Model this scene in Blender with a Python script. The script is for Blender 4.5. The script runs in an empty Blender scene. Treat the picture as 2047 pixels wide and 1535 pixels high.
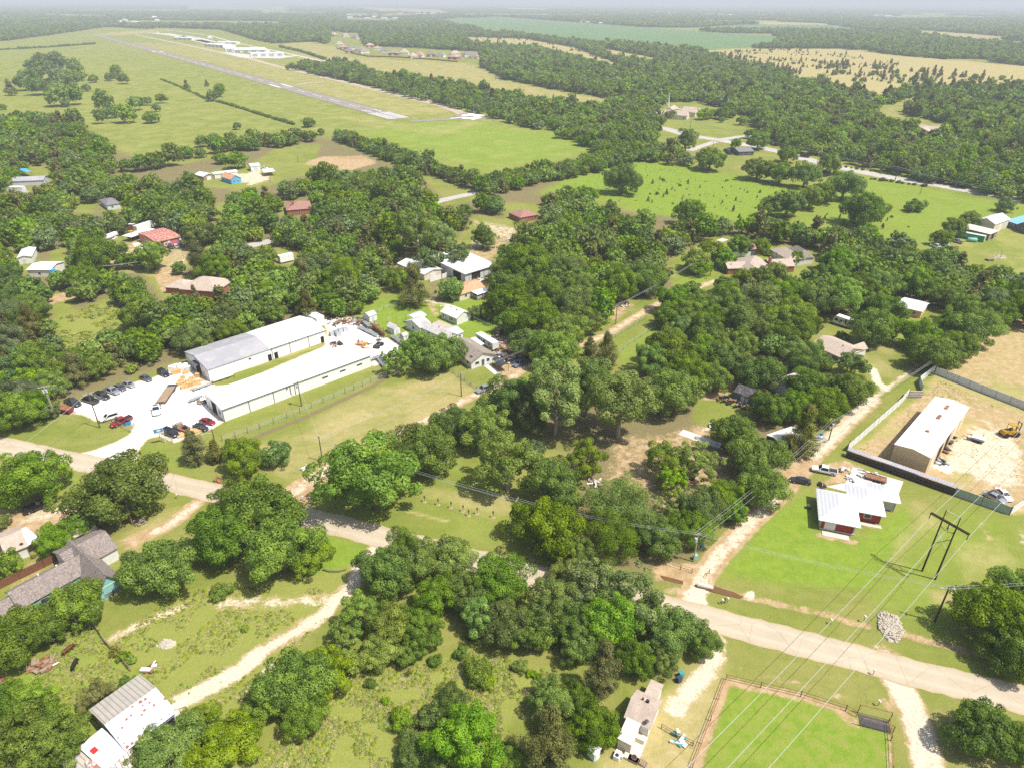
import bpy, math, random
import numpy as np
from mathutils import Vector, Matrix
random.seed(7); RNG = np.random.default_rng(7)
S = bpy.context.scene; COL = S.collection
# ---------------------------------------------------------------- camera survey
H = 100.0; FPX = 1365.0; ROLL = 0.0040; HY = 3.0
CP = math.atan((767.5-HY)/FPX)
cR, sR = math.cos(ROLL), math.sin(ROLL); cP, sP = math.cos(CP), math.sin(CP)
def ray(x, y):
    dx, dy = (x-1023.5)/FPX, (y-767.5)/FPX
    u, v = dx*cR+dy*sR, -dx*sR+dy*cR
    return u, cP-v*sP, -sP-v*cP
def at(x, y, z=0.0):
    """a photo measurement turned into a point at height z above the ground"""
    d = ray(x, y); t = (H-z)/(-d[2])
    return Vector((d[0]*t, d[1]*t, z))
def to_px(P):
    """numpy world points -> photo measurement (x, y, depth)"""
    P = np.asarray(P, float); X, Y, Z = P[..., 0], P[..., 1], P[..., 2]-H
    dep = Y*cP - Z*sP; dn = -Y*sP - Z*cP
    dep = np.where(dep < 1, 1, dep)
    u, v = X/dep, dn/dep
    return 1023.5+FPX*(u*cR-v*sR), 767.5+FPX*(u*sR+v*cR), dep
def hgt(b, t):
    """height of a vertical thing from its foot and its top"""
    B = at(*b); best = (1e9, 3)
    for i in range(600):
        h = i*.05; e = (at(t[0], t[1], h)-B-Vector((0, 0, h))).length
        if e < best[0]: best = (e, h)
    return best[1]
cam = bpy.data.cameras.new('camera'); camo = bpy.data.objects.new('camera', cam); COL.objects.link(camo)
cam.sensor_width = 36; cam.lens = 36*FPX/2047; cam.clip_start = 1; cam.clip_end = 90000
fw = Vector((0, cP, -sP)); up0 = Vector((0, sP, cP)); r0 = Vector((1, 0, 0))
rx = r0*cR + up0*sR; ux = up0*cR - r0*sR
M = Matrix((rx, ux, -fw)).transposed().to_4x4(); M.translation = Vector((0, 0, H))
camo.matrix_world = M; S.camera = camo
# ---------------------------------------------------------------- object helpers
def tag(o, label=None, cat=None, group=None, kind=None):
    if label: o['label'] = label
    if cat: o['category'] = cat
    if group: o['group'] = group
    if kind: o['kind'] = kind
    return o
def empty(name, loc, rz=0.0, label=None, cat=None, group=None):
    o = bpy.data.objects.new(name, None); COL.objects.link(o); o.empty_display_size = .5
    o.location = loc; o.rotation_euler = (0, 0, rz)
    return tag(o, label, cat, group)
class MB:
    def __init__(s): s.v = []; s.f = []; s.m = []
    def add(s, vs, fs, mi=0):
        n = len(s.v); s.v += [tuple(v) for v in vs]
        s.f += [tuple(i+n for i in f) for f in fs]; s.m += [mi]*len(fs); return s
    def box(s, c, d, rz=0, mi=0, taper=1.0):
        x, y, z = d[0]/2, d[1]/2, d[2]/2; vs = []
        ca, sa = math.cos(rz), math.sin(rz)
        for dz, k in ((-z, 1), (z, taper)):
            for a, b in ((-x, -y), (x, -y), (x, y), (-x, y)):
                a *= k; b *= k
                vs.append((c[0]+a*ca-b*sa, c[1]+a*sa+b*ca, c[2]+dz))
        return s.add(vs, [(3, 2, 1, 0), (4, 5, 6, 7), (0, 1, 5, 4), (1, 2, 6, 5), (2, 3, 7, 6), (3, 0, 4, 7)], mi)
    def b2(s, x0, x1, y0, y1, z0, z1, mi=0):
        return s.box(((x0+x1)/2, (y0+y1)/2, (z0+z1)/2), (abs(x1-x0), abs(y1-y0), abs(z1-z0)), 0, mi)
    def tube(s, pts, r, n=6, mi=0, r1=None):
        pts = [Vector(p) for p in pts]; vs = []; k = len(pts)
        for i, p in enumerate(pts):
            t = (pts[min(i+1, k-1)]-pts[max(i-1, 0)]).normalized()
            a = t.orthogonal().normalized() if abs(t.z) < .9 else Vector((1, 0, 0)).cross(t).normalized()
            b = t.cross(a); rr = r if r1 is None else r+(r1-r)*i/(k-1)
            if isinstance(r, (list, tuple)): rr = r[i]
            for j in range(n):
                w = 2*math.pi*j/n; vs.append(p+a*rr*math.cos(w)+b*rr*math.sin(w))
        fs = [(i*n+j, i*n+(j+1) % n, (i+1)*n+(j+1) % n, (i+1)*n+j) for i in range(k-1) for j in range(n)]
        fs += [tuple(range(n-1, -1, -1)), tuple(range((k-1)*n, k*n))]
        return s.add(vs, fs, mi)
    def prism(s, pts, z0, z1, mi=0):
        n = len(pts)
        vs = [(p[0], p[1], z0) for p in pts]+[(p[0], p[1], z1) for p in pts]
        return s.add(vs, [tuple(range(n-1, -1, -1)), tuple(range(n, 2*n))]+[(i, (i+1) % n, n+(i+1) % n, n+i) for i in range(n)], mi)
    def prof(s, pts, y0, y1, mi=0, ins=0):
        """profile in the x-z plane pushed from y0 to y1"""
        n = len(pts)
        vs = [(p[0], y0, p[1]) for p in pts]+[(p[0], y1, p[1]) for p in pts]
        return s.add(vs, [tuple(range(n)), tuple(range(2*n-1, n-1, -1))]+[(i, n+i, n+(i+1) % n, (i+1) % n) for i in range(n)], mi)
    def slab(s, q, t, mi=0):
        """a plate of thickness t under the quad / polygon q"""
        q = [Vector(p) for p in q]; n = len(q)
        nn = (q[1]-q[0]).cross(q[2]-q[0]).normalized()
        if nn.z < 0: nn = -nn
        vs = q+[p-nn*t for p in q]
        return s.add(vs, [tuple(range(n)), tuple(range(2*n-1, n-1, -1))]+[(i, n+i, n+(i+1) % n, (i+1) % n) for i in range(n)], mi)
    def ball(s, c, r, n=8, k=5, mi=0):
        vs = []; fs = []; r = r if isinstance(r, (tuple, list)) else (r, r, r)
        for i in range(k+1):
            ph = math.pi*i/k
            for j in range(n):
                th = 2*math.pi*j/n
                vs.append((c[0]+r[0]*math.sin(ph)*math.cos(th), c[1]+r[1]*math.sin(ph)*math.sin(th), c[2]+r[2]*math.cos(ph)))
        for i in range(k):
            for j in range(n): fs.append((i*n+j, (i+1)*n+j, (i+1)*n+(j+1) % n, i*n+(j+1) % n))
        return s.add(vs, fs, mi)
    def build(s, name, mat, parent=None, smooth=False, loc=None, rz=0):
        me = bpy.data.meshes.new(name); me.from_pydata([tuple(v) for v in s.v], [], s.f)
        for m in (mat if isinstance(mat, (list, tuple)) else [mat]): me.materials.append(m)
        if any(s.m): me.polygons.foreach_set('material_index', s.m)
        if smooth: me.polygons.foreach_set('use_smooth', [True]*len(me.polygons))
        me.update()
        return link(name, me, parent, loc, rz)
def link(name, me, parent=None, loc=None, rz=0):
    o = bpy.data.objects.new(name, me); COL.objects.link(o)
    if parent: o.parent = parent
    if loc is not None: o.location = loc
    if rz: o.rotation_euler = (0, 0, rz)
    return o
def children(o): return [c for c in COL.objects if c.parent == o]
KIDS = {}
def copy_tree(o, parts, loc, rz, label=None, group=None, scale=None):
    c = o.copy(); COL.objects.link(c); c.location = loc; c.rotation_euler = (0, 0, rz)
    if scale is not None: c.scale = scale
    if label: c['label'] = label
    if group: c['group'] = group
    mp = {o: c}
    for p in parts:
        q = p.copy(); COL.objects.link(q); q.parent = mp[p.parent]; mp[p] = q
    return c
# ---------------------------------------------------------------- materials
MATS = {}
def nd(nt, t, **kw):
    n = nt.nodes.new(t)
    for k, v in kw.items():
        if k in n.inputs.keys(): n.inputs[k].default_value = v
        else: setattr(n, k, v)
    return n
def newmat(name):
    m = bpy.data.materials.new(name); m.use_nodes = True
    nt = m.node_tree; b = nt.nodes['Principled BSDF']
    return m, nt, b
def rgb(c): return (c[0], c[1], c[2], 1)
def mixn(nt, fac, a, b, mode='MIX'):
    n = nt.nodes.new('ShaderNodeMix'); n.data_type = 'RGBA'; n.blend_type = mode
    for i, v in ((0, fac), (6, a), (7, b)):
        if hasattr(v, 'is_output'): nt.links.new(v, n.inputs[i])
        elif i == 0: n.inputs[0].default_value = v
        else: n.inputs[i].default_value = rgb(v)
    return n.outputs[2]
def mathn(nt, op, a, b=None, c=None, clamp=False):
    n = nt.nodes.new('ShaderNodeMath'); n.operation = op; n.use_clamp = clamp
    for i, v in enumerate((a, b, c)):
        if v is None: continue
        if hasattr(v, 'is_output'): nt.links.new(v, n.inputs[i])
        else: n.inputs[i].default_value = v
    return n.outputs[0]
def ss(nt, v, lo, hi):
    n = nt.nodes.new('ShaderNodeMapRange'); n.interpolation_type = 'SMOOTHSTEP'
    nt.links.new(v, n.inputs[0]); n.inputs[1].default_value = lo; n.inputs[2].default_value = hi
    return n.outputs[0]
def noise(nt, vec, scale, detail=4, rough=.6, dist=0):
    n = nt.nodes.new('ShaderNodeTexNoise'); n.inputs['Scale'].default_value = scale
    n.inputs['Detail'].default_value = detail; n.inputs['Roughness'].default_value = rough; n.inputs['Distortion'].default_value = dist
    if vec is not None: nt.links.new(vec, n.inputs['Vector'])
    return n.outputs['Fac']
def mat(name, c, rough=.7, metal=0.0, var=.15, sc=1.2, c2=None, thr=None, spec=.3, rib=None, sc2=None, coat=0):
    """painted / weathered surface: base colour, large and small mottling, optional second colour (rust, wear) and ribs"""
    if name in MATS: return MATS[name]
    m, nt, b = newmat(name)
    tc = nt.nodes.new('ShaderNodeTexCoord').outputs['Object']
    n1 = noise(nt, tc, sc, 5, .65); n2 = noise(nt, tc, sc*9, 3, .6)
    k = mathn(nt, 'ADD', mathn(nt, 'MULTIPLY', n1, .7), mathn(nt, 'MULTIPLY', n2, .3))
    k = ss(nt, k, .3, .7)
    lo = tuple(x*(1-var) for x in c); hi = tuple(min(1, x*(1+var)) for x in c)
    col = mixn(nt, k, lo, hi)
    if c2 is not None:
        n3 = noise(nt, tc, sc2 or sc*2.3, 6, .7)
        col = mixn(nt, ss(nt, n3, thr-.06, thr+.06), col, c2)
    if rib:
        w = nt.nodes.new('ShaderNodeTexWave'); w.bands_direction = rib[0]; w.inputs['Scale'].default_value = rib[1]
        nt.links.new(tc, w.inputs['Vector'])
        col = mixn(nt, mathn(nt, 'MULTIPLY', ss(nt, w.outputs['Fac'], .0, .25), 1), tuple(x*(1-rib[2]) for x in c), col)
        bp = nt.nodes.new('ShaderNodeBump'); bp.inputs['Strength'].default_value = .35; bp.inputs['Distance'].default_value = .05
        nt.links.new(w.outputs['Fac'], bp.inputs['Height']); nt.links.new(bp.outputs[0], b.inputs['Normal'])
    nt.links.new(col, b.inputs['Base Color'])
    b.inputs['Roughness'].default_value = rough; b.inputs['Metallic'].default_value = metal
    b.inputs['Specular IOR Level'].default_value = spec
    if coat: b.inputs['Coat Weight'].default_value = coat; b.inputs['Coat Roughness'].default_value = .08
    MATS[name] = m; return m
# ---------------------------------------------------------------- plane geometry
def pip(px, py, poly):
    c = np.zeros(px.shape, bool); n = len(poly); j = n-1
    for i in range(n):
        xi, yi = poly[i][0], poly[i][1]; xj, yj = poly[j][0], poly[j][1]
        if yi != yj:
            c ^= ((yi > py) != (yj > py)) & (px < (xj-xi)*(py-yi)/(yj-yi)+xi)
        j = i
    return c
def dseg(px, py, pts, closed):
    d = np.full(px.shape, 1e9); n = len(pts)
    for i in range(n if closed else n-1):
        ax, ay = pts[i][0], pts[i][1]; bx, by = pts[(i+1) % n][0], pts[(i+1) % n][1]
        L = (bx-ax)**2+(by-ay)**2+1e-9
        t = np.clip(((px-ax)*(bx-ax)+(py-ay)*(by-ay))/L, 0, 1)
        d = np.minimum(d, np.hypot(px-ax-t*(bx-ax), py-ay-t*(by-ay)))
    return d
def sdf(px, py, poly): return np.where(pip(px, py, poly), -1, 1)*dseg(px, py, poly, True)
def W(pts, z=0): return [tuple(at(x, y, z))[:2] for x, y in pts]
def resample(pts, step):
    out = [Vector(pts[0])]
    for a, b in zip(pts[:-1], pts[1:]):
        a, b = Vector(a), Vector(b); k = max(1, int((b-a).length/step))
        out += [a+(b-a)*(i+1)/k for i in range(k)]
    return out
# ---------------------------------------------------------------- fields, lots and paths, measured on the photo
# layers of the ground: 0 lush 1 dry 2 dirt 3 gravel | 4 litter 5 crop 6 mud 7 rough weeds
LUSH, DRY, DIRT, GRAV, LIT, CROP, MUD, WEED = range(8)
GP = []   # (layer, value, feather m, polygon px)
def gp(layer, val, fe, *pts): GP.append((layer, val, fe, list(pts), True, 0))
def gl(layer, val, fe, w, *pts): GP.append((layer, val, fe, list(pts), False, w))
F_AIR = [(-700,118),(0,84),(108,70),(215,54),(420,66),(540,86),(622,118),(590,134),(640,152),(850,192),(1000,224),(1140,268),(1232,292),(1130,320),(960,346),(830,310),(690,262),(640,272),(520,274),(400,298),(340,328),(240,335),(215,290),(160,250),(60,235),(0,240),(-700,262)]
F_MID = [(545,88),(625,84),(690,96),(690,108),(760,118),(870,122),(950,128),(1010,160),(1110,180),(1262,206),(1188,214),(1050,197),(960,177),(870,162),(760,150),(690,126),(605,112)]
F_GRN = [(1075,378),(1200,332),(1330,315),(1400,338),(1500,352),(1650,378),(1640,396),(1560,440),(1340,455),(1300,432),(1200,402),(1100,386)]
F_GR2 = [(1690,345),(1850,372),(2047,412),(2400,470),(2400,560),(2047,440),(1930,440),(1870,500),(1800,490),(1700,462),(1560,440),(1650,392)]
F_YRD = [(1855,500),(1880,480),(1960,440),(2400,440),(2400,620),(2047,560),(1960,545),(1900,520)]
F_DRT = [(470,322),(620,286),(700,278),(800,330),(740,342),(600,346),(520,338)]
F_CR1 = [(860,40),(1000,34),(1220,50),(1380,62),(1560,74),(1540,90),(1480,97),(1400,101),(1250,88),(1160,84),(1060,72),(940,56)]
F_CR2 = [(1380,56),(1500,58),(1640,58),(1900,78),(2047,92),(2047,84),(1800,68),(1650,50),(1480,50)]
F_TAN = [(1395,100),(1560,98),(1680,98),(1800,112),(2047,132),(2400,160),(2400,205),(2047,178),(1850,172),(1760,192),(1660,172),(1560,148),(1440,120)]
F_TN2 = [(925,74),(1050,78),(1150,96),(1240,130),(1270,150),(1180,124),(1080,98),(1000,92),(940,88)]
F_TN3 = [(1200,96),(1330,120),(1300,126),(1220,112)]
F_CHU = [(1290,240),(1330,205),(1400,205),(1510,240),(1500,262),(1440,280),(1360,300),(1280,262)]
F_STRIP = [(1740,222),(1830,194),(1850,200),(1790,226),(1900,250),(1885,278),(1780,246)]
F_RDIRT = [(1880,742),(1985,640),(2047,632),(2400,640),(2400,960),(2047,812)]
F_FAR = [[(700,14),(880,20),(900,28),(760,24)],[(1500,42),(1660,48),(1650,56),(1520,50)],[(1010,16),(1100,18),(1090,22),(1010,20)],[(1830,60),(2010,74),(2000,80),(1840,68)],[(190,68),(330,58),(330,64),(210,74)],[(600,104),(690,122),(640,130),(580,112)]]
# airport grass and pastures
for F, l, v in ((F_AIR, LUSH, .30), (F_AIR, DRY, .22), (F_MID, DRY, .55), (F_GRN, LUSH, .8), (F_GR2, LUSH, .62), (F_YRD, LUSH, .3), (F_YRD, DRY, .25), (F_DRT, LUSH, .2), (F_CR1, CROP, 1), (F_CR2, CROP, 1), (F_TAN, DRY, .95), (F_TN2, DRY, .9), (F_TN3, DRY, .8), (F_CHU, LUSH, .25), (F_STRIP, DRY, .4)):
    gp(l, v, 14, *F)
for F in F_FAR: gp(DRY, .8, 60, *F)
gp(LUSH, .75, 30, (690,262),(900,235),(1140,268),(1232,292),(1130,320),(960,346),(830,310))
gp(DRY, .5, 12, (230,85),(420,130),(780,235),(960,228),(880,200),(640,150),(420,90))
gp(DRY, .45, 10, (640,218),(850,255),(960,232),(1000,238),(880,275),(700,245))
gl(LIT, .35, 4, 4, (470,205),(420,212),(330,222),(290,240))
gl(DRY, .6, 2, 2, (255,131),(330,158))
gp(DIRT, 1, 4, (606,326),(640,315),(722,311),(757,326),(700,341),(640,336))
gp(MUD, .5, 3, (640,318),(722,312),(752,322),(700,322))
# meadow on the left behind the parking lot
gp(LUSH, .7, 5, (112,640),(215,598),(250,640),(262,672),(215,712),(170,722),(108,722),(130,680))
gp(WEED, .8, 5, (120,640),(215,600),(250,640),(258,672),(215,706),(130,715))
# floor of the woods
for P in ([(-80,300),(60,245),(210,290),(330,335),(640,272),(800,335),(960,350),(1240,300),(1080,385),(1000,420),(960,470),(780,560),(640,632),(370,720),(200,785),(120,815),(0,855),(-80,860)],
          [(905,405),(1060,385),(1240,420),(1440,445),(1680,465),(1870,530),(2047,575),(2047,640),(1900,640),(1700,640),(1430,700),(1320,650),(1180,640),(1020,660),(980,600),(1000,490)],
          [(1040,770),(1300,740),(1450,700),(1560,700),(1700,760),(1640,860),(1560,940),(1480,1010),(1400,1130),(1330,1170),(1100,1120),(1050,1060),(1160,1000),(1120,900),(1040,860)]):
    gp(LIT, .75, 6, *P)
# clearings inside the woods
CLEAR = [[(200,492),(290,450),(425,492),(400,520),(338,560),(356,590),(330,600),(288,548),(214,540)],[(350,590),(360,562),(420,545),(462,562),(450,592)],[(98,540),(104,498),(132,492),(130,540)],
 [(14,505),(30,494),(60,512),(100,535),(100,552),(40,548)],[(40,352),(60,330),(96,332),(104,362),(80,372)],[(8,388),(20,370),(62,376),(60,390)],[(148,425),(150,405),(190,408),(186,428)],[(208,425),(214,402),(246,404),(244,426)],[(556,430),(566,400),(624,405),(622,430)],
 [(392,352),(470,330),(560,330),(560,366),(490,382),(400,372)],[(428,442),(432,408),(452,405),(450,440)],[(550,528),(552,494),(590,496),(590,530)],[(98,606),(104,582),(140,590),(150,640),(110,650)],[(500,492),(545,480),(545,492)],
 [(112,722),(112,640),(215,596),(252,640),(264,672),(215,716)],[(640,640),(720,640),(790,560),(800,520),(900,500),(950,430),(1010,440),(1045,455),(1010,490),(990,540),(1000,600),(960,660),(1060,680),(1000,760),(800,700)],
 [(1010,445),(1010,405),(1080,408),(1080,445)],[(1345,580),(1338,520),(1430,470),(1520,485),(1640,500),(1640,530),(1600,555),(1440,565),(1420,588),(1370,596)],[(1185,700),(1250,600),(1190,600),(1200,590),(1300,600),(1400,560),(1425,575),(1330,640),(1310,660),(1230,720)],
 [(1780,645),(1785,600),(1870,605),(1900,660),(1840,680)],[(1655,672),(1660,630),(1720,640),(1715,680)],[(470,345),(520,365),(620,350),(640,290),(560,292),(520,318)],[(890,410),(920,385),(990,375),(960,400)],[(820,330),(840,318),(960,390),(900,410)]]
for P in CLEAR[:14]+CLEAR[16:18]: gp(LIT, -1, 3, *P); gp(LUSH, .25, 3, *P)
for P in CLEAR[14:16]+CLEAR[18:]: gp(LIT, -1, 3, *P)
# houses between the lanes: green lawns
gp(LUSH, .75, 2.5, (715,650),(730,600),(800,590),(860,600),(1000,590),(1010,640),(1000,680),(940,690),(860,640),(790,690))
gp(LUSH, .55, 3, (1350,580),(1340,530),(1440,480),(1480,500),(1590,490),(1620,520),(1560,540),(1450,520),(1420,575))
gp(LUSH, .45, 2.5, (1220,700),(1310,640),(1400,650),(1310,730),(1250,740))
gp(DRY, .4, 4, (1310,650),(1400,640),(1440,660),(1360,690))
gp(DIRT, .6, 3, (930,432),(1000,455),(1042,458),(1010,492),(984,522),(940,530),(880,545),(862,520),(905,500),(960,492),(948,452))
gp(GRAV, .45, 2.5, (960,440),(1040,455),(1030,475),(985,475),(965,500),(930,500))
gp(LIT, .6, 2.5, (880,545),(990,515),(1000,580),(960,585),(860,610),(850,560))
gp(DIRT, .7, 2, (965,690),(1010,665),(1060,670),(1050,740),(1000,760),(985,735),(1000,715))
gp(LIT, .6, 2, (965,690),(1010,665),(1060,670),(1045,720),(1000,715))
gl(GRAV, .5, 1, 2.5, (855,598),(895,612)); gl(DIRT, .6, 1, 1.6, (860,605),(872,630))
gp(DIRT, .6, 2.5, (1180,600),(1240,590),(1270,610),(1240,640),(1200,640)); gp(LIT, .5, 2, (1180,595),(1260,595),(1250,625),(1190,620))
# red-roofed shop yard
gp(DRY, .6, 3, (205,500),(420,496),(330,560),(215,545)); gp(DIRT, .5, 3, (205,500),(262,478),(300,480),(320,500),(345,500),(370,486),(420,496),(395,515),(350,545),(330,560),(318,548),(290,545),(240,525),(215,545))
gp(GRAV, .35, 3, (215,520),(260,485),(300,480),(290,500),(240,510)); gp(GRAV, .4, 3, (330,560),(400,505),(380,500),(330,530))
gl(DIRT, .9, 1.5, 5, (335,548),(348,575),(372,585)); gl(DIRT, .8, 1.5, 5, (100,600),(150,588))
gp(LUSH, .4, 2, (345,575),(400,560),(380,585))
gp(GRAV, .6, 1.5, (440,355),(520,340),(545,358),(500,372)); gp(DIRT, .5, 2, (490,350),(540,340),(550,362),(510,372))
# white limestone lot
LOT = [(128,824),(152,806),(192,789),(242,771),(300,757),(345,741),(378,733),(430,772),(470,768),(650,692),(655,660),(640,638),(700,635),(742,662),(802,690),(792,722),(745,732),(735,718),(700,690),(412,790),(422,815),(447,842),(425,856),(398,864),(352,884),(322,872),(298,874),(278,894),(270,926),(228,928),(165,905),(190,899),(235,882),(262,866),(268,850),(250,838),(240,832),(215,834),(195,842),(165,828)]
gp(GRAV, 1.35, 1.2, *LOT)
gp(LUSH, -.5, 3, *LOT); gl(DRY, .5, 1, .8, (500,735),(560,716),(645,690)); gl(GRAV, -.8, .5, .7, (490,742),(560,716),(600,702))
gp(LIT, .7, 2, (640,625),(705,632),(745,660),(735,665),(690,640),(645,640))
gp(DRY, .55, 3, (470,905),(560,865),(760,772),(900,740),(962,782),(900,818),(800,868),(640,932),(560,955))
gp(DRY, .8, 3, (560,880),(720,810),(760,830),(640,890)); gp(DRY, .7, 3, (760,790),(850,750),(900,760),(820,800))
gp(DIRT, .28, 3, (700,800),(850,745),(920,770),(800,850),(700,850))
gl(LIT, .9, .7, 1.0, (450,898),(600,838),(745,772),(790,742)); gl(LIT, .5, .6, .8, (905,745),(965,788))
gp(LUSH, .2, 2, (0,835),(110,815),(270,862),(180,902),(0,860)); gp(DRY, .35, 3, (20,830),(130,822),(250,852),(190,870))
gl(LIT, .3, 1, 1.2, (75,845),(160,868),(225,882)); gp(LUSH, .4, 2, (275,900),(330,885),(380,925),(450,960),(380,950),(275,925))
# lanes
L_C = [(578,992),(610,968),(645,944),(715,903),(790,866),(860,836),(930,799),(985,775),(1010,762),(1045,738),(1090,712),(1165,690),(1215,668),(1260,640),(1310,610),(1380,580),(1430,562)]
gl(DIRT, .95, .8, 1.8, *L_C[3:]); gl(GRAV, .5, 1, 1.3, *L_C[3:]); gl(DIRT, .9, 1.2, 3.2, *L_C[:4]); gl(GRAV, .5, 1.5, 2.2, *L_C[:4]); gp(DIRT, .9, 1.5, (555,985),(600,965),(640,995),(600,1010))
gp(LUSH, .35, 2, (600,1000),(700,915),(760,960),(690,1005)); gp(DRY, .5, 2, (560,950),(640,935),(600,965))
L_R = [(1372,1205),(1390,1178),(1405,1152),(1436,1110),(1500,1043),(1555,992),(1595,945),(1625,912),(1690,848),(1745,797),(1775,775),(1838,728)]
gl(DIRT, 1.1, .8, 2.4, *L_R[:8]); gl(GRAV, .6, .9, 1.7, *L_R[:6]); gl(DIRT, .8, 1, 2.6, *L_R[7:10]); gl(GRAV, .62, 1, 2.0, *L_R[7:10]); gl(DIRT, .55, .8, 1.2, *L_R[9:]); gl(GRAV, .5, .7, .9, *L_R[9:])
gl(GRAV, .8, 1.2, 1.4, (1770,778),(1752,760),(1745,738)); gp(GRAV, .85, 1, (1372,1190),(1400,1160),(1425,1165),(1410,1190),(1420,1215),(1365,1205))
gp(DIRT, .8, 2, (1560,930),(1605,905),(1640,930),(1610,965),(1560,975)); gp(DIRT, .9, 2, (1640,930),(1690,920),(1725,935),(1690,965),(1640,975),(1660,955)); gp(DRY, .3, 4, (1650,735),(1740,730),(1850,700),(1800,760),(1750,780),(1660,860),(1660,800))
gp(LUSH, .3, 2, (1770,790),(1840,740),(1830,770)); gp(LUSH,.5,3,(1700,640),(1800,650),(1880,640),(1900,680),(1800,690)); gp(DRY,.55,3,(1560,740),(1640,700),(1540,690),(1520,680),(1660,760)); gp(DRY,.5,3,(1700,690),(1790,690),(1800,740),(1730,760)); gp(GRAV,.5,1.5,(1845,650),(1880,645),(1890,665),(1860,668))
# fenced yard
gp(DRY, .8, 2, (1702,905),(1838,790),(1870,745),(2047,812),(2400,950),(2400,1050),(2025,1028),(1905,985))
gp(DIRT, .58, 2, (1702,905),(1838,790),(1872,760),(2047,830),(2400,950),(2400,1050),(2025,1028),(1905,985))
gp(GRAV, .62, 3, (1868,940),(1900,880),(1945,850),(2020,862),(2047,900),(2047,975),(1985,975),(1935,950)); gp(GRAV, 1.3, 1, (1858,930),(1876,910),(1908,935),(1900,948))
gp(GRAV, .4, 1.5, (1950,830),(2010,850),(2047,850),(2047,880),(1990,870))
gp(WEED, .7, 3, (1845,790),(1880,760),(2000,815),(1960,830),(1880,790)); gp(LUSH, 1, 1.2, (1915,950),(1935,945),(1940,965),(1895,965)); gp(DIRT, -.8, 1.2, (1915,945),(1935,940),(1945,968),(1890,968)); gp(LUSH,.9,1.2,(1765,860),(1800,850),(1790,870),(1762,875)); gp(DIRT,-.6,1.2,(1765,860),(1800,850),(1790,870),(1762,875)); gp(LUSH,.8,1,(1915,845),(1945,832),(1950,845),(1920,858)); gp(DIRT,-.7,1,(1915,845),(1945,832),(1950,845),(1920,858))
gp(DIRT, .52, 4, *F_RDIRT); gp(DRY, .7, 4, *F_RDIRT); gp(LUSH, .8, 3, (1985,760),(2047,790),(2047,815),(1990,790)); gp(DIRT, -.6, 3, (1985,760),(2100,790),(2100,825),(1980,785)); gp(DIRT, .4, 3, (1940,690),(2047,660),(2047,740),(1960,720))
# front lawn of the house with the white roof
gp(LUSH, .85, 3, (1440,1150),(1520,1040),(1620,985),(1640,1075),(1720,1075),(1760,1040),(1810,1010),(1830,1060),(1740,1180),(1560,1170))
gp(LUSH, .5, 5, (1800,1050),(1905,1000),(2047,1040),(2047,1150),(1900,1280),(1760,1230),(1700,1150))
gp(DRY, .5, 3, (1790,1060),(1850,1020),(1880,1040),(1800,1130),(1770,1140)); gp(DRY, .35, 3, (1800,1000),(1870,975),(1900,1010),(1830,1040)); gl(DIRT, .55, 1.2, .9, (1960,1045),(1985,1085)); gp(DRY,.45,3,(1900,1100),(2000,1060),(2040,1120),(1930,1180)); gp(GRAV,.7,1.5,(1905,1165),(1940,1180),(1930,1195),(1900,1185)); gp(DRY,.6,2,(1850,1180),(1960,1165),(1950,1210),(1870,1205)); gl(GRAV,.5,1,.8,(2042,1062),(2046,1085))
gp(DIRT, .8, .8, (1632,1062),(1720,1080),(1712,1092),(1632,1072)); gp(DIRT,.6,.8,(1722,1040),(1765,1050),(1760,1058),(1725,1055))
# ditches
DITCH1 = [(1330,1150),(1370,1160),(1398,1168),(1440,1178),(1490,1190),(1560,1205),(1640,1222),(1700,1240),(1738,1248)]
DITCH2 = [(1798,1262),(1830,1272),(1870,1282),(1910,1292),(1980,1310)]
DITCH3 = [(1440,1310),(1500,1345),(1580,1360),(1660,1385),(1710,1398)]
for D in (DITCH1, DITCH2): gl(DIRT, .75, 1, .9, *D); gl(MUD, .5, .5, .4, *D)
gl(DIRT, .55, 1, .7, *DITCH3); gl(MUD, .3, .6, .4, *DITCH3); gp(GRAV,.9,.8,(1488,1178),(1510,1180),(1514,1192),(1492,1194)); gl(GRAV,.4,.6,.5,(1440,1305),(1490,1345))
gp(DIRT, .8, 1.5, (1300,1120),(1390,1125),(1385,1165),(1310,1160)); gp(DIRT,.5,1.5,(1320,1165),(1400,1170),(1360,1200),(1330,1190))
gp(DRY, .3, 3, (1440,1230),(1700,1270),(1760,1320),(1700,1300)); gp(LUSH,.3,2,(1800,1280),(1900,1295),(2000,1340),(1850,1310))
# driveways below the road
gl(GRAV, .75, 1.2, 2.3, (1780,1345),(1800,1372),(1820,1410),(1835,1450),(1850,1500),(1862,1560)); gl(DIRT, .8, 1, 2.7, (1790,1360),(1820,1410),(1835,1450),(1850,1500),(1862,1560)); gp(GRAV,.5,1.2,(1735,1285),(1765,1285),(1800,1315),(1760,1305)); gp(DIRT,.7,1.2,(1735,1290),(1765,1285),(1825,1322),(1760,1308))
gl(GRAV, .7, 1.2, 1.8, (1432,1275),(1428,1310),(1410,1345),(1375,1385),(1350,1415)); gl(DIRT, .5, 1.2, 2.2, (1432,1275),(1428,1310),(1410,1345),(1375,1385),(1350,1415))
gp(LUSH, 1.1, 1, (1462,1372),(1600,1398),(1715,1440),(1720,1455),(1775,1470),(1782,1600),(1385,1600))
gp(WEED, .4, 1, (1462,1372),(1600,1398),(1715,1440),(1720,1455),(1775,1470),(1782,1600),(1385,1600))
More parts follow.
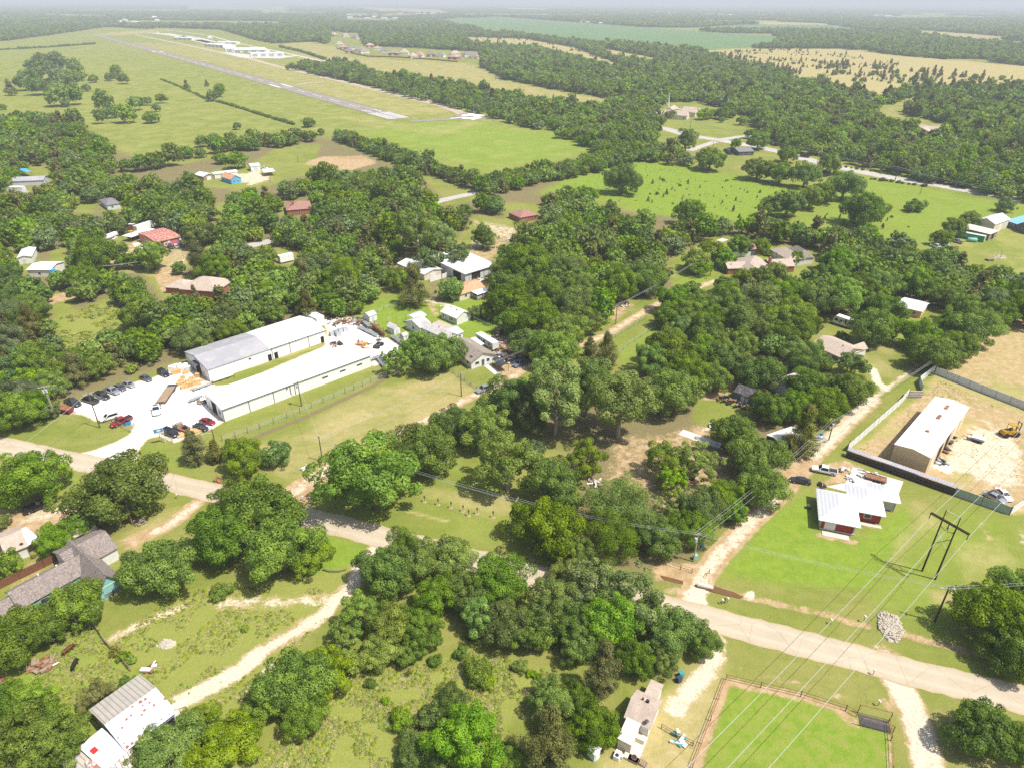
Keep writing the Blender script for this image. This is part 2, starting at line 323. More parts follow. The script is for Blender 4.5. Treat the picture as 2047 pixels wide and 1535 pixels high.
gl(DIRT, .9, .8, .8, (1380,1560),(1452,1362),(1600,1392),(1690,1420)); gp(DIRT,.7,1,(1660,1405),(1720,1430),(1715,1460),(1680,1440)); gl(DIRT,.6,.8,.6,(1775,1470),(1782,1560)); gp(DIRT,.6,1.5,(1755,1390),(1790,1400),(1795,1430),(1765,1425))
gp(DRY, .85, 3, (1190,1600),(1200,1500),(1330,1372),(1440,1300),(1450,1350),(1385,1600)); gp(DIRT, .35, 3, (1230,1600),(1330,1460),(1400,1400),(1385,1600)); gl(LIT, .6, .5, .5, (1330,1460),(1385,1490))
gp(DRY, .5, 3, (1850,1400),(2047,1440),(2047,1600),(1880,1600)); gl(MUD, .4, .8, .8, (1850,1440),(1900,1450),(1920,1460))
gp(LIT, .5, 2, (1300,1335),(1390,1335),(1380,1370),(1300,1370))
# meadow and white track at the bottom left
MEAD = [(200,1330),(250,1260),(350,1190),(520,1150),(650,1150),(745,1110),(715,1160),(660,1200),(600,1300),(560,1420),(480,1535),(380,1535),(290,1340)]
gp(WEED, .9, 3, *MEAD); gp(DRY, .3, 4, *MEAD); gp(WEED, .9, 4, (560,1420),(660,1290),(860,1330),(950,1300),(1100,1340),(1040,1440),(900,1600),(500,1600)); gp(DRY, .3, 4, (640,1330),(860,1330),(1040,1380),(980,1500),(700,1520),(560,1450)); gp(LUSH,.35,4,(500,1500),(700,1480),(850,1520),(850,1600),(480,1600))
gp(LUSH, .9, 3, (0,1440),(0,1380),(110,1290),(180,1240),(260,1330),(300,1380),(190,1420),(170,1490),(90,1420)); gp(WEED,.6,3,(0,1440),(110,1290),(180,1240),(280,1360),(190,1420))
gp(LUSH, .9, 2, (560,1100),(640,1062),(740,1095),(690,1140),(640,1150))
TRK = [(752,1098),(728,1122),(714,1150),(700,1175),(672,1200),(645,1228),(620,1245),(560,1280),(520,1305),(488,1332),(440,1362),(400,1382),(365,1398)]
gl(GRAV, .85, 1.4, 1.5, *TRK[:7]); gl(GRAV, .72, 1.4, 1.2, *TRK[6:9]); gl(GRAV, 1.0, 1.4, 1.5, *TRK[8:]); gl(DIRT, .6, 1, 2.3, *TRK)
gl(GRAV, .58, 1.6, 1.3, (690,1190),(640,1205),(600,1200),(530,1205),(500,1200),(440,1205)); gl(DIRT, .5, 1.5, 2.2, (690,1190),(530,1205),(440,1205)); gl(GRAV,.6,1.2,1,(370,1210),(310,1235),(225,1275)); gl(DIRT,.6,1.2,1.4,(370,1210),(310,1235),(225,1275)); gp(GRAV,.5,1,(310,1285),(340,1275),(352,1285),(320,1298)); gl(GRAV,.6,1,1,(545,1330),(500,1370),(488,1400))
# yard on the left edge
gp(DIRT, .8, 2.5, (-60,1100),(-60,1020),(0,1015),(60,1020),(155,990),(200,1012),(150,1045),(90,1060),(60,1110)); gp(GRAV, .55, 3, (30,1050),(60,1022),(155,996),(170,1015),(90,1045))
gp(DIRT, .7, 2, (235,1080),(290,1060),(280,1100),(250,1130)); gp(GRAV, .5, 1.5, (240,1090),(280,1070),(270,1095)); gl(DIRT, .95, 1, 1.9, (395,1003),(370,1025),(345,1045),(310,1062),(270,1075)); gl(GRAV, .6, 1, 1.3, (395,1003),(370,1025),(345,1045),(310,1062)); gp(DRY,.5,3,(250,1070),(330,1010),(380,1000),(340,1060),(280,1120)); gp(LUSH,.35,2,(130,930),(175,950),(150,995),(100,1000))
gp(DIRT,.5,2,(0,1180),(60,1110),(130,1110),(70,1160)); gp(LIT,.5,2,(140,1060),(210,1010),(280,1050),(220,1080))
# ground under the trees in the middle block
gp(LIT, -1, 2, (1385,840),(1392,790),(1430,770),(1500,800),(1500,838),(1430,865)); gp(LUSH, .25, 2, (1390,830),(1440,790),(1500,810),(1430,860)); gp(DIRT, .8, 2, (1400,800),(1425,760),(1470,780),(1430,800)); gp(GRAV,.6,1,(1400,855),(1425,848),(1425,860),(1402,866)); gp(DIRT,.6,2,(1340,860),(1400,845),(1440,880),(1360,890))
gp(DIRT, .55, 4, (1200,960),(1220,870),(1400,860),(1480,980),(1400,1100),(1330,1110),(1300,1000)); gp(DRY,.5,3,(1085,910),(1160,900),(1170,950),(1100,945))
gp(LUSH, .35, 3, (840,1060),(830,980),(900,900),(1010,960),(1040,1040),(1050,1110),(900,1080)); gp(DRY, .55, 2.5, (835,965),(1020,985),(1030,1030),(960,1030),(830,990)); gl(DRY,.8,.6,.6,(815,1022),(850,1030),(895,1042))
gp(GRAV, .6, 2, (960,1125),(1100,1165),(1300,1215),(1280,1225),(1080,1180))
# roads as paving
def ribbon(name, px, w, z, material, label, jit=0.15, step=2.0, wend=None):
    P = resample(W(px), step); n = len(P); mb = MB(); vs = []
    for i, p in enumerate(P):
        t = (P[min(i+1, n-1)]-P[max(i-1, 0)]).normalized(); q = Vector((-t.y, t.x))
        ww = w if wend is None else w+(wend-w)*i/(n-1)
        a, b = ww/2+random.uniform(-jit, jit), ww/2+random.uniform(-jit, jit)
        vs += [(p.x+q.x*a, p.y+q.y*a, z), (p.x+q.x*a*.34, p.y+q.y*a*.34, z), (p.x-q.x*b*.34, p.y-q.y*b*.34, z), (p.x-q.x*b, p.y-q.y*b, z)]
    mb.add(vs, [(4*i+k, 4*i+k+1, 4*i+k+5, 4*i+k+4) for i in range(n-1) for k in range(3)])
    o = mb.build(name, material); me = o.data
    u = me.attributes.new('across', 'FLOAT', 'POINT'); u.data.foreach_set('value', [x for i in range(n) for x in (1., .34, -.34, -1.)])
    return tag(o, label, None, None, 'structure')
def patch(name, px, z, material, label, jit=.0):
    pts = W(px)
    if jit: pts = [(p.x+random.uniform(-jit, jit), p.y+random.uniform(-jit, jit)) for p in resample(pts+pts[:1], 2.0)[:-1]]
    mb = MB(); mb.add([(x, y, z) for x, y in pts], [tuple(range(len(pts)))])
    return tag(mb.build(name, material), label, None, None, 'structure')
def mroad(name, a, b, track, edge):
    m, nt, bs = newmat(name); g = nt.nodes.new('ShaderNodeNewGeometry').outputs['Position']
    at_ = nt.nodes.new('ShaderNodeAttribute'); at_.attribute_name = 'across'; ac = mathn(nt, 'ABSOLUTE', at_.outputs['Fac'])
    n1 = noise(nt, g, .12, 5, .65); n2 = noise(nt, g, 1.7, 4, .7); n3 = noise(nt, g, .5, 3, .6, 1.5)
    c = mixn(nt, ss(nt, n1, .3, .7), a, b)
    tr = mathn(nt, 'SUBTRACT', 1, ss(nt, mathn(nt, 'ABSOLUTE', mathn(nt, 'SUBTRACT', ac, .45)), .06, .22))
    c = mixn(nt, mathn(nt, 'MULTIPLY', tr, .45), c, track)
    c = mixn(nt, mathn(nt, 'MULTIPLY', ss(nt, mathn(nt, 'ADD', ac, mathn(nt, 'MULTIPLY', n2, .3)), .92, 1.15), .8), c, edge)
    c = mixn(nt, mathn(nt, 'MULTIPLY', ss(nt, n2, .56, .75), .35), c, tuple(x*.7 for x in a))
    c = mixn(nt, mathn(nt, 'MULTIPLY', ss(nt, n3, .68, .72), .3), c, tuple(x*.5 for x in a))
    vo = nt.nodes.new('ShaderNodeTexVoronoi'); vo.feature = 'DISTANCE_TO_EDGE'; vo.inputs['Scale'].default_value = .16; nt.links.new(g, vo.inputs['Vector'])
    c = mixn(nt, mathn(nt, 'MULTIPLY', mathn(nt, 'SUBTRACT', 1, ss(nt, mathn(nt, 'ADD', vo.outputs['Distance'], mathn(nt, 'MULTIPLY', n2, .05)), .02, .045)), .3), c, tuple(x*.45 for x in a))
    nt.links.new(c, bs.inputs['Base Color']); bs.inputs['Roughness'].default_value = .9; bs.inputs['Specular IOR Level'].default_value = .15
    MATS[name] = m; return m
M_RD = mroad('road_chipseal', (.43,.36,.26), (.49,.415,.305), (.55,.47,.35), (.42,.32,.18))
M_HW = mroad('highway_asphalt', (.42,.39,.35), (.50,.46,.41), (.36,.34,.31), (.40,.35,.25))
M_RW = mroad('runway_asphalt', (.235,.205,.175), (.285,.25,.215), (.36,.32,.275), (.16,.15,.09))
M_TW = mroad('taxiway_tan', (.40,.33,.24), (.48,.40,.30), (.44,.36,.27), (.33,.29,.15))
M_AP = mroad('apron_concrete', (.50,.47,.43), (.58,.55,.50), (.52,.49,.45), (.40,.36,.25))
RD = [(-260,838),(-80,872),(0,889),(150,921),(326,960),(445,989),(615,1034),(765,1073),(875,1101),(1050,1145),(1250,1193),(1429,1240),(1689,1308),(1835,1347),(2047,1398),(2250,1447),(2600,1530)]
_a, _b = at(1689,1281), at(1689,1336); _t = (at(1835,1347)-at(1429,1240)).normalized()
RW_W = abs((_a-_b).cross(_t).z)
ribbon('road', RD, RW_W, .03, M_RD, 'pale worn two lane country road crossing the neighbourhood', .22, 1.5)
ribbon('highway', [(1270,246),(1330,258),(1380,272),(1440,281),(1500,292),(1560,304),(1640,327),(1700,340),(1790,358),(1860,368),(1960,386),(2047,402),(2400,466)], 13, .06, M_HW, 'pale highway running past the woods', .3, 8)
ribbon('side_road', [(1435,281),(1480,274),(1520,269),(1600,262)], 8, .09, M_HW, 'side road joining the highway', .3, 6)
ribbon('side_road', [(1290,235),(1320,226),(1350,219),(1400,218)], 8, .09, M_HW, 'church driveway', .3, 6)
ribbon('side_road', [(1378,302),(1402,293),(1430,284)], 7, .12, M_HW, 'slip road at the junction', .3, 6)
ribbon('side_road', [(850,410),(880,402),(920,393),(985,378)], 7, .06, M_HW, 'street among the trees', .3, 5)
ribbon('side_road', [(855,163),(920,178),(1010,192),(1050,200)], 9, .06, M_HW, 'street beyond the tree belt', .3, 8)
ribbon('side_road', [(500,492),(540,483),(600,470)], 7, .06, M_HW, 'street glimpsed among the trees', .3, 5)
RWY = [(800,238),(198,72)]
ribbon('runway', RWY, 25, .10, M_RW, 'dark asphalt airport runway', .2, 10)
ribbon('taxiway', [(820,243),(880,240),(940,235),(975,234)], 12, .14, M_RW, 'taxiway joining the runway end', .2, 8)
ribbon('taxiway', [(935,234),(918,225),(885,212),(760,182),(660,158),(560,135),(500,118),(450,108),(380,92),(270,70)], 13, .12, M_TW, 'tan parallel taxiway', .3, 10)
patch('runup_pad', [(905,232),(930,226),(965,231),(985,234),(965,238),(925,240)], .17, M_RW, 'round dark run-up pad', .4)
for P in ([(590,170),(620,166),(650,165)],[(400,123),(430,121),(462,121)],[(280,90),(320,88),(350,85)]): ribbon('taxiway', P, 10, .15, M_TW, 'short connecting taxiway', .2, 8)
for P in ([(355,74),(420,88),(480,106),(500,104),(410,78),(375,72)],[(440,104),(520,112),(600,112),(560,118),(480,116)],[(290,66),(340,72),(420,90),(440,88),(345,68)]): patch('apron', P, .18, M_AP, 'pale concrete hangar apron', .3)
ribbon('airport_road', [(330,60),(420,72),(470,86),(540,100),(640,122),(690,126)], 8, .14, M_AP, 'airport access road', .3, 10)
M_CC = mat('driveway_concrete', (.62,.58,.52), .9, 0, .07, .3)
patch('driveway', [(1652,972),(1690,965),(1705,933),(1806,962),(1796,988),(1760,1000)], .03, M_CC, 'pale concrete driveway')
patch('concrete_slab', [(1356,868),(1366,858),(1444,886),(1436,896)], .03, M_CC, 'long concrete slab')
patch('concrete_slab', [(264,487),(290,482),(300,490),(272,498)], .03, M_CC, 'concrete pad beside the shop')
patch('concrete_slab', [(967,731),(978,728),(1000,745),(990,750)], .03, M_CC, 'front walk')
# runway paint
PAINT = mat('runway_paint', (.64,.63,.60), .9, 0, .1, .2); _ra, _rb = at(*RWY[0]), at(*RWY[1]); _rt = (_rb-_ra).normalized(); _rn = Vector((-_rt.y, _rt.x, 0))
def rq(mb, s0, s1, n0, n1):
    mb.add([_ra+_rt*s0+_rn*n0+Vector((0,0,.2)), _ra+_rt*s1+_rn*n0+Vector((0,0,.2)), _ra+_rt*s1+_rn*n1+Vector((0,0,.2)), _ra+_rt*s0+_rn*n1+Vector((0,0,.2))], [(0,1,2,3)])
mb = MB()
for k in range(4):
    for sg in (-1, 1): rq(mb, 2, 50, sg*(1.4+2.7*k), sg*(2.9+2.7*k))
def glyph(mb, segs, s0, n0):
    for (a, b, c, d) in segs: rq(mb, s0+a, s0+b, n0-c, n0-d)
# the numerals 3 and 4 of the runway number, upright for a pilot landing away from the camera
glyph(mb, [(16,18,-2.6,2.6),(0,2,-2.6,2.6),(8.2,9.8,-1.2,1.2),(2,8.2,1.2,2.6),(9.8,16,1.2,2.6)], 56, -5.2)
glyph(mb, [(7,18,-2.6,-1.4),(5.4,7,-2.6,1.0),(0,18,1.0,2.4)], 56, 5.2)
s = 95
while s < 1500: rq(mb, s, s+30, -.6, .6); s += 55
for s0 in (330, 1150):
    for sg in (-1, 1): rq(mb, s0, s0+45, sg*6, sg*10)
tag(mb.build('runway_markings', PAINT), 'white runway paint of threshold bars, numerals and dashes', None, None, 'structure')
mb = MB(); c0 = at(945,233); mb.add([c0+Vector((10*math.cos(a)*(1+.25*math.sin(a*7)), 24*math.sin(a)*(1+.2*math.cos(a*5)), .2)) for a in [i*math.tau/40 for i in range(40)]], [tuple(range(40))])
q = at(922,235); mb.add([q+_rn*-14+_rt*-4+Vector((0,0,.2)), q+_rn*14+_rt*-4+Vector((0,0,.2)), q+_rn*14+_rt*0+Vector((0,0,.2)), q+_rn*-14+Vector((0,0,.2))], [(0,1,2,3)])
tag(mb.build('runup_pad_markings', PAINT), 'white worn paint on the run-up pad', None, None, 'structure')
# ---------------------------------------------------------------- the ground sheet
def axis(lo, hi, step, a, b, g):
    c = list(np.arange(lo, hi+.01, step)); s = step; x = c[-1]
    while x < b: s = min(s*g, 1500); x += s; c.append(x)
    s = step; x = c[0]; pre = []
    while x > a: s = min(s*g, 1500); x -= s; pre.append(x)
    return np.array(pre[::-1]+c)
gx = axis(-170, 170, .9, -34000, 34000, 1.05); gy = axis(52, 300, .9, -800, 36000, 1.045)
GX, GY = np.meshgrid(gx, gy); fx, fy = GX.ravel(), GY.ravel(); NV = len(fx)
LAY = np.zeros((8, NV), np.float32); GZ = np.zeros(NV)
for layer, val, fe, pts, closed, w in GP:
    P = np.array(W(pts)); mrg = fe*2+w
    sel = np.where((fx > P[:, 0].min()-mrg) & (fx < P[:, 0].max()+mrg) & (fy > P[:, 1].min()-mrg) & (fy < P[:, 1].max()+mrg))[0]
    if not len(sel): continue
    d = sdf(fx[sel], fy[sel], P) if closed else dseg(fx[sel], fy[sel], P, False)-w
    k = np.clip(.5-d/(2*fe), 0, 1); k = k*k*(3-2*k)
    if val < 0: LAY[layer, sel] *= 1-k*min(1, -val)
    else: LAY[layer, sel] = np.maximum(LAY[layer, sel], k*val)
for D, dep in ((DITCH1, .75), (DITCH2, .7), (DITCH3, .4)):
    d = dseg(fx, fy, W(D), False); GZ -= dep*np.clip(1-d/2.2, 0, 1)**1.3
me = bpy.data.meshes.new('ground'); nx, ny = len(gx), len(gy)
me.vertices.add(NV); me.vertices.foreach_set('co', np.stack([fx, fy, GZ], 1).astype(np.float32).ravel())
ii = (np.arange(ny-1)[:, None]*nx+np.arange(nx-1)[None, :]).ravel(); Q = np.stack([ii, ii+1, ii+nx+1, ii+nx], 1)
me.loops.add(Q.size); me.loops.foreach_set('vertex_index', Q.ravel().astype(np.int32)); me.polygons.add(len(Q))
me.polygons.foreach_set('loop_start', np.arange(len(Q), dtype=np.int32)*4); me.polygons.foreach_set('loop_total', np.full(len(Q), 4, np.int32))
me.update(calc_edges=True); me.polygons.foreach_set('use_smooth', [True]*len(Q))
for nm, ch in (('layers_a', (0, 1, 2, 3)), ('layers_b', (4, 5, 6, 7))):
    a = me.attributes.new(nm, 'FLOAT_COLOR', 'POINT'); a.data.foreach_set('color', np.ascontiguousarray(LAY[list(ch)].T).ravel())
m, nt, bs = newmat('ground_cover'); pos = nt.nodes.new('ShaderNodeNewGeometry').outputs['Position']
def lay(nm):
    a = nt.nodes.new('ShaderNodeAttribute'); a.attribute_name = nm; sp = nt.nodes.new('ShaderNodeSeparateColor'); nt.links.new(a.outputs['Color'], sp.inputs[0])
    return [sp.outputs[0], sp.outputs[1], sp.outputs[2], a.outputs['Alpha']]
A, B = lay('layers_a'), lay('layers_b')
nbig = noise(nt, pos, .008, 4, .6); nmid = noise(nt, pos, .06, 5, .65, .6); nsm = noise(nt, pos, .45, 5, .7); nfine = noise(nt, pos, 2.2, 4, .75); ngr = noise(nt, pos, 6.5, 3, .8)
def cover(col, wgt, n, amp, soft, c1, c2, nn, mx=1.0):
    """lay cover c1..c2 where the layer weight, broken up by noise n, is high enough"""
    v = mathn(nt, 'ADD', wgt, mathn(nt, 'MULTIPLY', mathn(nt, 'SUBTRACT', n, .5), amp))
    f = ss(nt, v, .5-soft, .5+soft)
    if mx < 1: f = mathn(nt, 'MULTIPLY', f, mx)
    return mixn(nt, f, col, mixn(nt, ss(nt, nn, .3, .7), c1, c2))
col = mixn(nt, ss(nt, nbig, .35, .65), (.175,.212,.036), (.215,.235,.046))
col = mixn(nt, ss(nt, nmid, .35, .68), col, (.265,.255,.072))
col = mixn(nt, mathn(nt, 'MULTIPLY', ss(nt, nsm, .5, .75), .6), col, (.135,.185,.022))
col = cover(col, A[0], nmid, .95, .45, (.165,.255,.026), (.230,.305,.036), nsm)
col = cover(col, A[1], nmid, 1.1, .4, (.36,.30,.115), (.43,.36,.165), nsm)
col = cover(col, B[1], nmid, .3, .2, (.115,.205,.075), (.135,.225,.085), nbig)
col = cover(col, B[3], nsm, 1.8, .3, (.200,.250,.035), (.30,.285,.085), nfine)
col = cover(col, B[0], nsm, .7, .35, (.150,.130,.055), (.25,.195,.105), nfine)
col = mixn(nt, mathn(nt, 'MULTIPLY', ss(nt, nfine, .45, .75), .35), col, mixn(nt, .55, col, (.07,.11,.015)))
nbrk = mathn(nt, 'ADD', mathn(nt, 'MULTIPLY', nsm, .6), mathn(nt, 'MULTIPLY', nfine, .4))
col = cover(col, A[2], nbrk, 1.9, .2, (.36,.24,.115), (.49,.36,.215), nsm)
col = cover(col, A[3], nbrk, 1.7, .2, (.54,.45,.32), (.70,.61,.48), nfine)
col = mixn(nt, ss(nt, mathn(nt, 'ADD', A[3], mathn(nt, 'MULTIPLY', mathn(nt, 'SUBTRACT', nbrk, .5), .5)), 1.05, 1.25), col, (.86,.82,.76))
col = cover(col, B[2], nsm, .7, .2, (.20,.12,.055), (.28,.17,.08), nfine)
mp = nt.nodes.new('ShaderNodeMapping'); mp.inputs['Rotation'].default_value = (0, 0, .35); mp.inputs['Scale'].default_value = (.05, .75, 1); nt.links.new(pos, mp.inputs['Vector'])
nst = noise(nt, mp.outputs[0], 1.0, 4, .6, .4)
gr = mathn(nt, 'ADD', mathn(nt, 'ADD', .70, mathn(nt, 'MULTIPLY', nst, .2)), mathn(nt, 'MULTIPLY', ngr, .4))
cv = nt.nodes.new('ShaderNodeCombineColor')
for i in range(3): nt.links.new(gr, cv.inputs[i])
col = mixn(nt, 1.0, col, cv.outputs[0], 'MULTIPLY')
nt.links.new(col, bs.inputs['Base Color']); bs.inputs['Roughness'].default_value = .95; bs.inputs['Specular IOR Level'].default_value = .08
bp = nt.nodes.new('ShaderNodeBump'); bp.inputs['Strength'].default_value = .55; bp.inputs['Distance'].default_value = .35
nt.links.new(mathn(nt, 'ADD', mathn(nt, 'MULTIPLY', nfine, .6), mathn(nt, 'ADD', nsm, mathn(nt, 'MULTIPLY', ngr, .25))), bp.inputs['Height']); nt.links.new(bp.outputs[0], bs.inputs['Normal'])
me.materials.append(m); ground = link('ground', me); tag(ground, 'grass, dirt and gravel ground reaching to the horizon', None, None, 'structure')
# ditch water
M_WT = mat('ditch_water_brown', (.16,.085,.035), .12, 0, .1, .5, spec=.5)
patch('ditch_water', [(1408,1168),(1425,1167),(1470,1181),(1488,1190),(1478,1193),(1440,1184),(1412,1176)], -.32, M_WT, 'brown water standing in the roadside ditch')
patch('ditch_water', [(1318,1146),(1335,1150),(1366,1158),(1366,1165),(1330,1158)], -.32, M_WT, 'brown water in the ditch above the culvert')
# ---------------------------------------------------------------- foliage
def mleaf(name, c, c2, trans=.35):
    m = bpy.data.materials.new(name); m.use_nodes = True; nt = m.node_tree; nt.nodes.remove(nt.nodes['Principled BSDF'])
    at_ = nt.nodes.new('ShaderNodeAttribute'); at_.attribute_name = 'tone'; oi = nt.nodes.new('ShaderNodeObjectInfo')
    col = mixn(nt, ss(nt, at_.outputs['Fac'], .1, .9), c, c2)
    h = nt.nodes.new('ShaderNodeHueSaturation'); nt.links.new(col, h.inputs['Color'])
    r = oi.outputs['Random']
    nt.links.new(mathn(nt, 'ADD', .485, mathn(nt, 'MULTIPLY', r, .03)), h.inputs['Hue'])
    r2 = mathn(nt, 'FRACT', mathn(nt, 'MULTIPLY', r, 7.31)); r3 = mathn(nt, 'FRACT', mathn(nt, 'MULTIPLY', r, 13.7))
    nt.links.new(mathn(nt, 'ADD', .78, mathn(nt, 'MULTIPLY', r2, .42)), h.inputs['Value']); nt.links.new(mathn(nt, 'ADD', .82, mathn(nt, 'MULTIPLY', r3, .26)), h.inputs['Saturation'])
    d = nt.nodes.new('ShaderNodeBsdfDiffuse'); t = nt.nodes.new('ShaderNodeBsdfTranslucent'); mx = nt.nodes.new('ShaderNodeMixShader'); mx.inputs[0].default_value = trans
    nt.links.new(h.outputs[0], d.inputs[0])
    tcol = mixn(nt, 1.0, h.outputs[0], (1.25, 1.2, .55), 'MULTIPLY'); nt.links.new(tcol, t.inputs[0])
    nt.links.new(d.outputs[0], mx.inputs[1]); nt.links.new(t.outputs[0], mx.inputs[2])
    g = nt.nodes.new('ShaderNodeBsdfGlossy'); g.inputs['Roughness'].default_value = .45; g.inputs[0].default_value = (.8, .85, .7, 1)
    m2 = nt.nodes.new('ShaderNodeMixShader'); m2.inputs[0].default_value = .015
    nt.links.new(mx.outputs[0], m2.inputs[1]); nt.links.new(g.outputs[0], m2.inputs[2]); nt.links.new(m2.outputs[0], nt.nodes['Material Output'].inputs['Surface'])
    MATS[name] = m; return m
LEAF = {'oak': mleaf('leaf_oak', (.088,.162,.009), (.265,.385,.026), .45), 'light': mleaf('leaf_light', (.125,.235,.009), (.315,.465,.030), .45),
        'lime': mleaf('leaf_lime', (.150,.250,.008), (.365,.480,.028), .45), 'cotton': mleaf('leaf_cotton', (.125,.200,.028), (.330,.415,.100), .42),
        'cedar': mleaf('leaf_cedar', (.090,.110,.018), (.270,.260,.065), .3), 'grey': mleaf('leaf_grey', (.095,.160,.038), (.250,.330,.110), .35), 'dry': mleaf('leaf_dry', (.18,.19,.03), (.40,.36,.08), .35)}
BARK = mat('bark', (.17,.13,.095), .95, 0, .25, 3); BARK_P = mat('bark_pale', (.34,.29,.23), .95, 0, .2, 3)
def leaf_mesh(name, P, N, size, asp, tone, material, droop=0):
    n = len(P); N = N/np.linalg.norm(N, axis=1, keepdims=True)
    T = np.cross(N, RNG.normal(size=(n, 3))); T /= np.linalg.norm(T, axis=1, keepdims=True)+1e-9
    if droop: T = T*(1-droop)+np.array([0, 0, -1.])*droop; T -= N*(T*N).sum(1, keepdims=True); T /= np.linalg.norm(T, axis=1, keepdims=True)+1e-9
    Bv = np.cross(N, T); s = size[:, None]; a = asp
    V = np.stack([P-T*s, P+Bv*s*a+N*s*.18, P+T*s, P-Bv*s*a+N*s*.18], 1).reshape(-1, 3).astype(np.float32)
    me = bpy.data.meshes.new(name); me.vertices.add(4*n); me.vertices.foreach_set('co', V.ravel())
    me.loops.add(4*n); me.loops.foreach_set('vertex_index', np.arange(4*n, dtype=np.int32)); me.polygons.add(n)
    me.polygons.foreach_set('loop_start', np.arange(n, dtype=np.int32)*4); me.polygons.foreach_set('loop_total', np.full(n, 4, np.int32)); me.update(calc_edges=True)
    at_ = me.attributes.new('tone', 'FLOAT', 'FACE'); at_.data.foreach_set('value', np.clip(tone, 0, 1).astype(np.float32)); me.materials.append(material)
    return me
# kind: (leaf, crown half height, centre height, lobes, lobe radius lo/hi, low cut, shell density, leaf aspect)
KIND = {'oak': ('oak', .74, .86, 78, .15, .30, -.75, 1, .62), 'oakb': ('oak', .64, .74, 92, .14, .28, -.8, 1, .62), 'maple': ('light', .85, .95, 84, .14, .28, -.85, 1, .62),
        'lime': ('lime', .72, .78, 72, .14, .28, -.85, .9, .62), 'cotton': ('cotton', 1.0, 1.35, 66, .13, .27, -.7, .75, .7), 'airy': ('cotton', .8, 1.0, 58, .12, .24, -.8, .42, .6),
        'yellow': ('lime', .9, 1.0, 50, .13, .25, -.8, .55, .5), 'willow': ('light', .70, .74, 80, .15, .28, -.9, .9, .3), 'grey': ('grey', .75, .78, 60, .15, .30, -.9, .9, .5),
        'bush': ('oak', .62, .55, 46, .18, .36, -.9, .9, .6), 'lbush': ('lime', .66, .58, 40, .18, .36, -.9, .8, .6), 'tall': ('oak', 1.15, 1.25, 78, .16, .32, -.85, .9, .6), 'dry': ('dry', .8, .95, 46, .12, .24, -.8, .38, .5)}
def crown_mesh(kind, seed, nleaf, lsize):
    r = np.random.default_rng(seed)
    if kind in ('cedar', 'juniper'):
        n = nleaf; hh = 2.5 if kind == 'cedar' else 1.9
        nb = 90; bz = r.uniform(.06, .97, nb)**1.0; ba = r.uniform(0, 2*math.pi, nb); prof = (1-bz)**.75*(.75+.25*np.sin(bz*9+r.uniform(0, 6)))+.08
        br = prof*r.uniform(.72, 1.08, nb)
        k = r.integers(0, nb, n); t = r.uniform(.12, 1, n)**.6
        rad = br[k]*t; P = np.stack([rad*np.cos(ba[k]), rad*np.sin(ba[k]), bz[k]*hh+.18*t*r.normal(0, .3, n)+.1*t], 1)+r.normal(0, .055, (n, 3))
        N = np.stack([np.cos(ba[k])*.7, np.sin(ba[k])*.7, np.full(n, .6)], 1)+r.normal(0, .55, (n, 3))
        tone = r.uniform(0, 1, nb)[k]*.6+r.uniform(0, 1, n)*.4
        return leaf_mesh('crown', P, N, lsize*r.uniform(.6, 1.3, n), .45, tone, LEAF['cedar'])
    lf, vr, cz, nl, l0, l1, cut, dens, asp = KIND[kind]
    g = []; 
    sk = r.normal(0, .10, 3)
    for i in range(nl):
        z = cut+(1-cut)*((i+.5)/nl)**.85; a = i*2.39996+r.uniform(-.5, .5); q = math.sqrt(max(0, 1-z*z))
        lr = r.uniform(l0, l1)*(1.1-.25*abs(z)); rr = max(.1, 1-lr*.8)*r.uniform(.66, 1.12)
        if i % 4 == 0: rr *= .6
        w = 1+.17*math.sin(a*3+seed)+.13*math.sin(a*2+seed*2.1)+.10*math.sin(5*a+seed+z*4)
        g.append((q*math.cos(a)*rr*w+sk[0]*z, q*math.sin(a)*rr*w+sk[1]*z, cz+z*vr*rr*1.04, lr, r.uniform(0, 1)))
    g = np.array(g); wt = g[:, 3]**2; n = int(nleaf*dens); k = r.choice(nl, n, p=wt/wt.sum())
    D = r.normal(size=(n, 3)); D /= np.linalg.norm(D, axis=1, keepdims=True)
    out = g[k, :3]-np.array([0, 0, cz*.72]); out /= np.linalg.norm(out, axis=1, keepdims=True)
    D = D+out*.42; D /= np.linalg.norm(D, axis=1, keepdims=True)
    sh = 1-np.abs(r.normal(0, .17, n)); lump = 1+.22*np.sin(D[:, 0]*7+k)*np.sin(D[:, 1]*7+k*2)*np.sin(D[:, 2]*6+k)
    P = g[k, :3]+D*(g[k, 3]*sh*lump)[:, None]*np.array([1, 1, .8])
    q = np.percentile(np.hypot(P[:, 0], P[:, 1]), 96); P[:, :2] /= q
    P[:, 2] = cz+(P[:, 2]-cz)*min(1, 1.06*vr/np.percentile(np.abs(P[:, 2]-cz), 97)); P[:, 2] = np.maximum(P[:, 2], .05)
    N = D+out*.12+np.array([0, 0, .2])+r.normal(0, .38, (n, 3)); tone = g[k, 4]*.5+r.uniform(0, 1, n)*.5
    return leaf_mesh('crown', P, N, lsize*r.uniform(.6, 1.35, n), asp, tone, LEAF[lf], .5 if kind == 'willow' else 0)
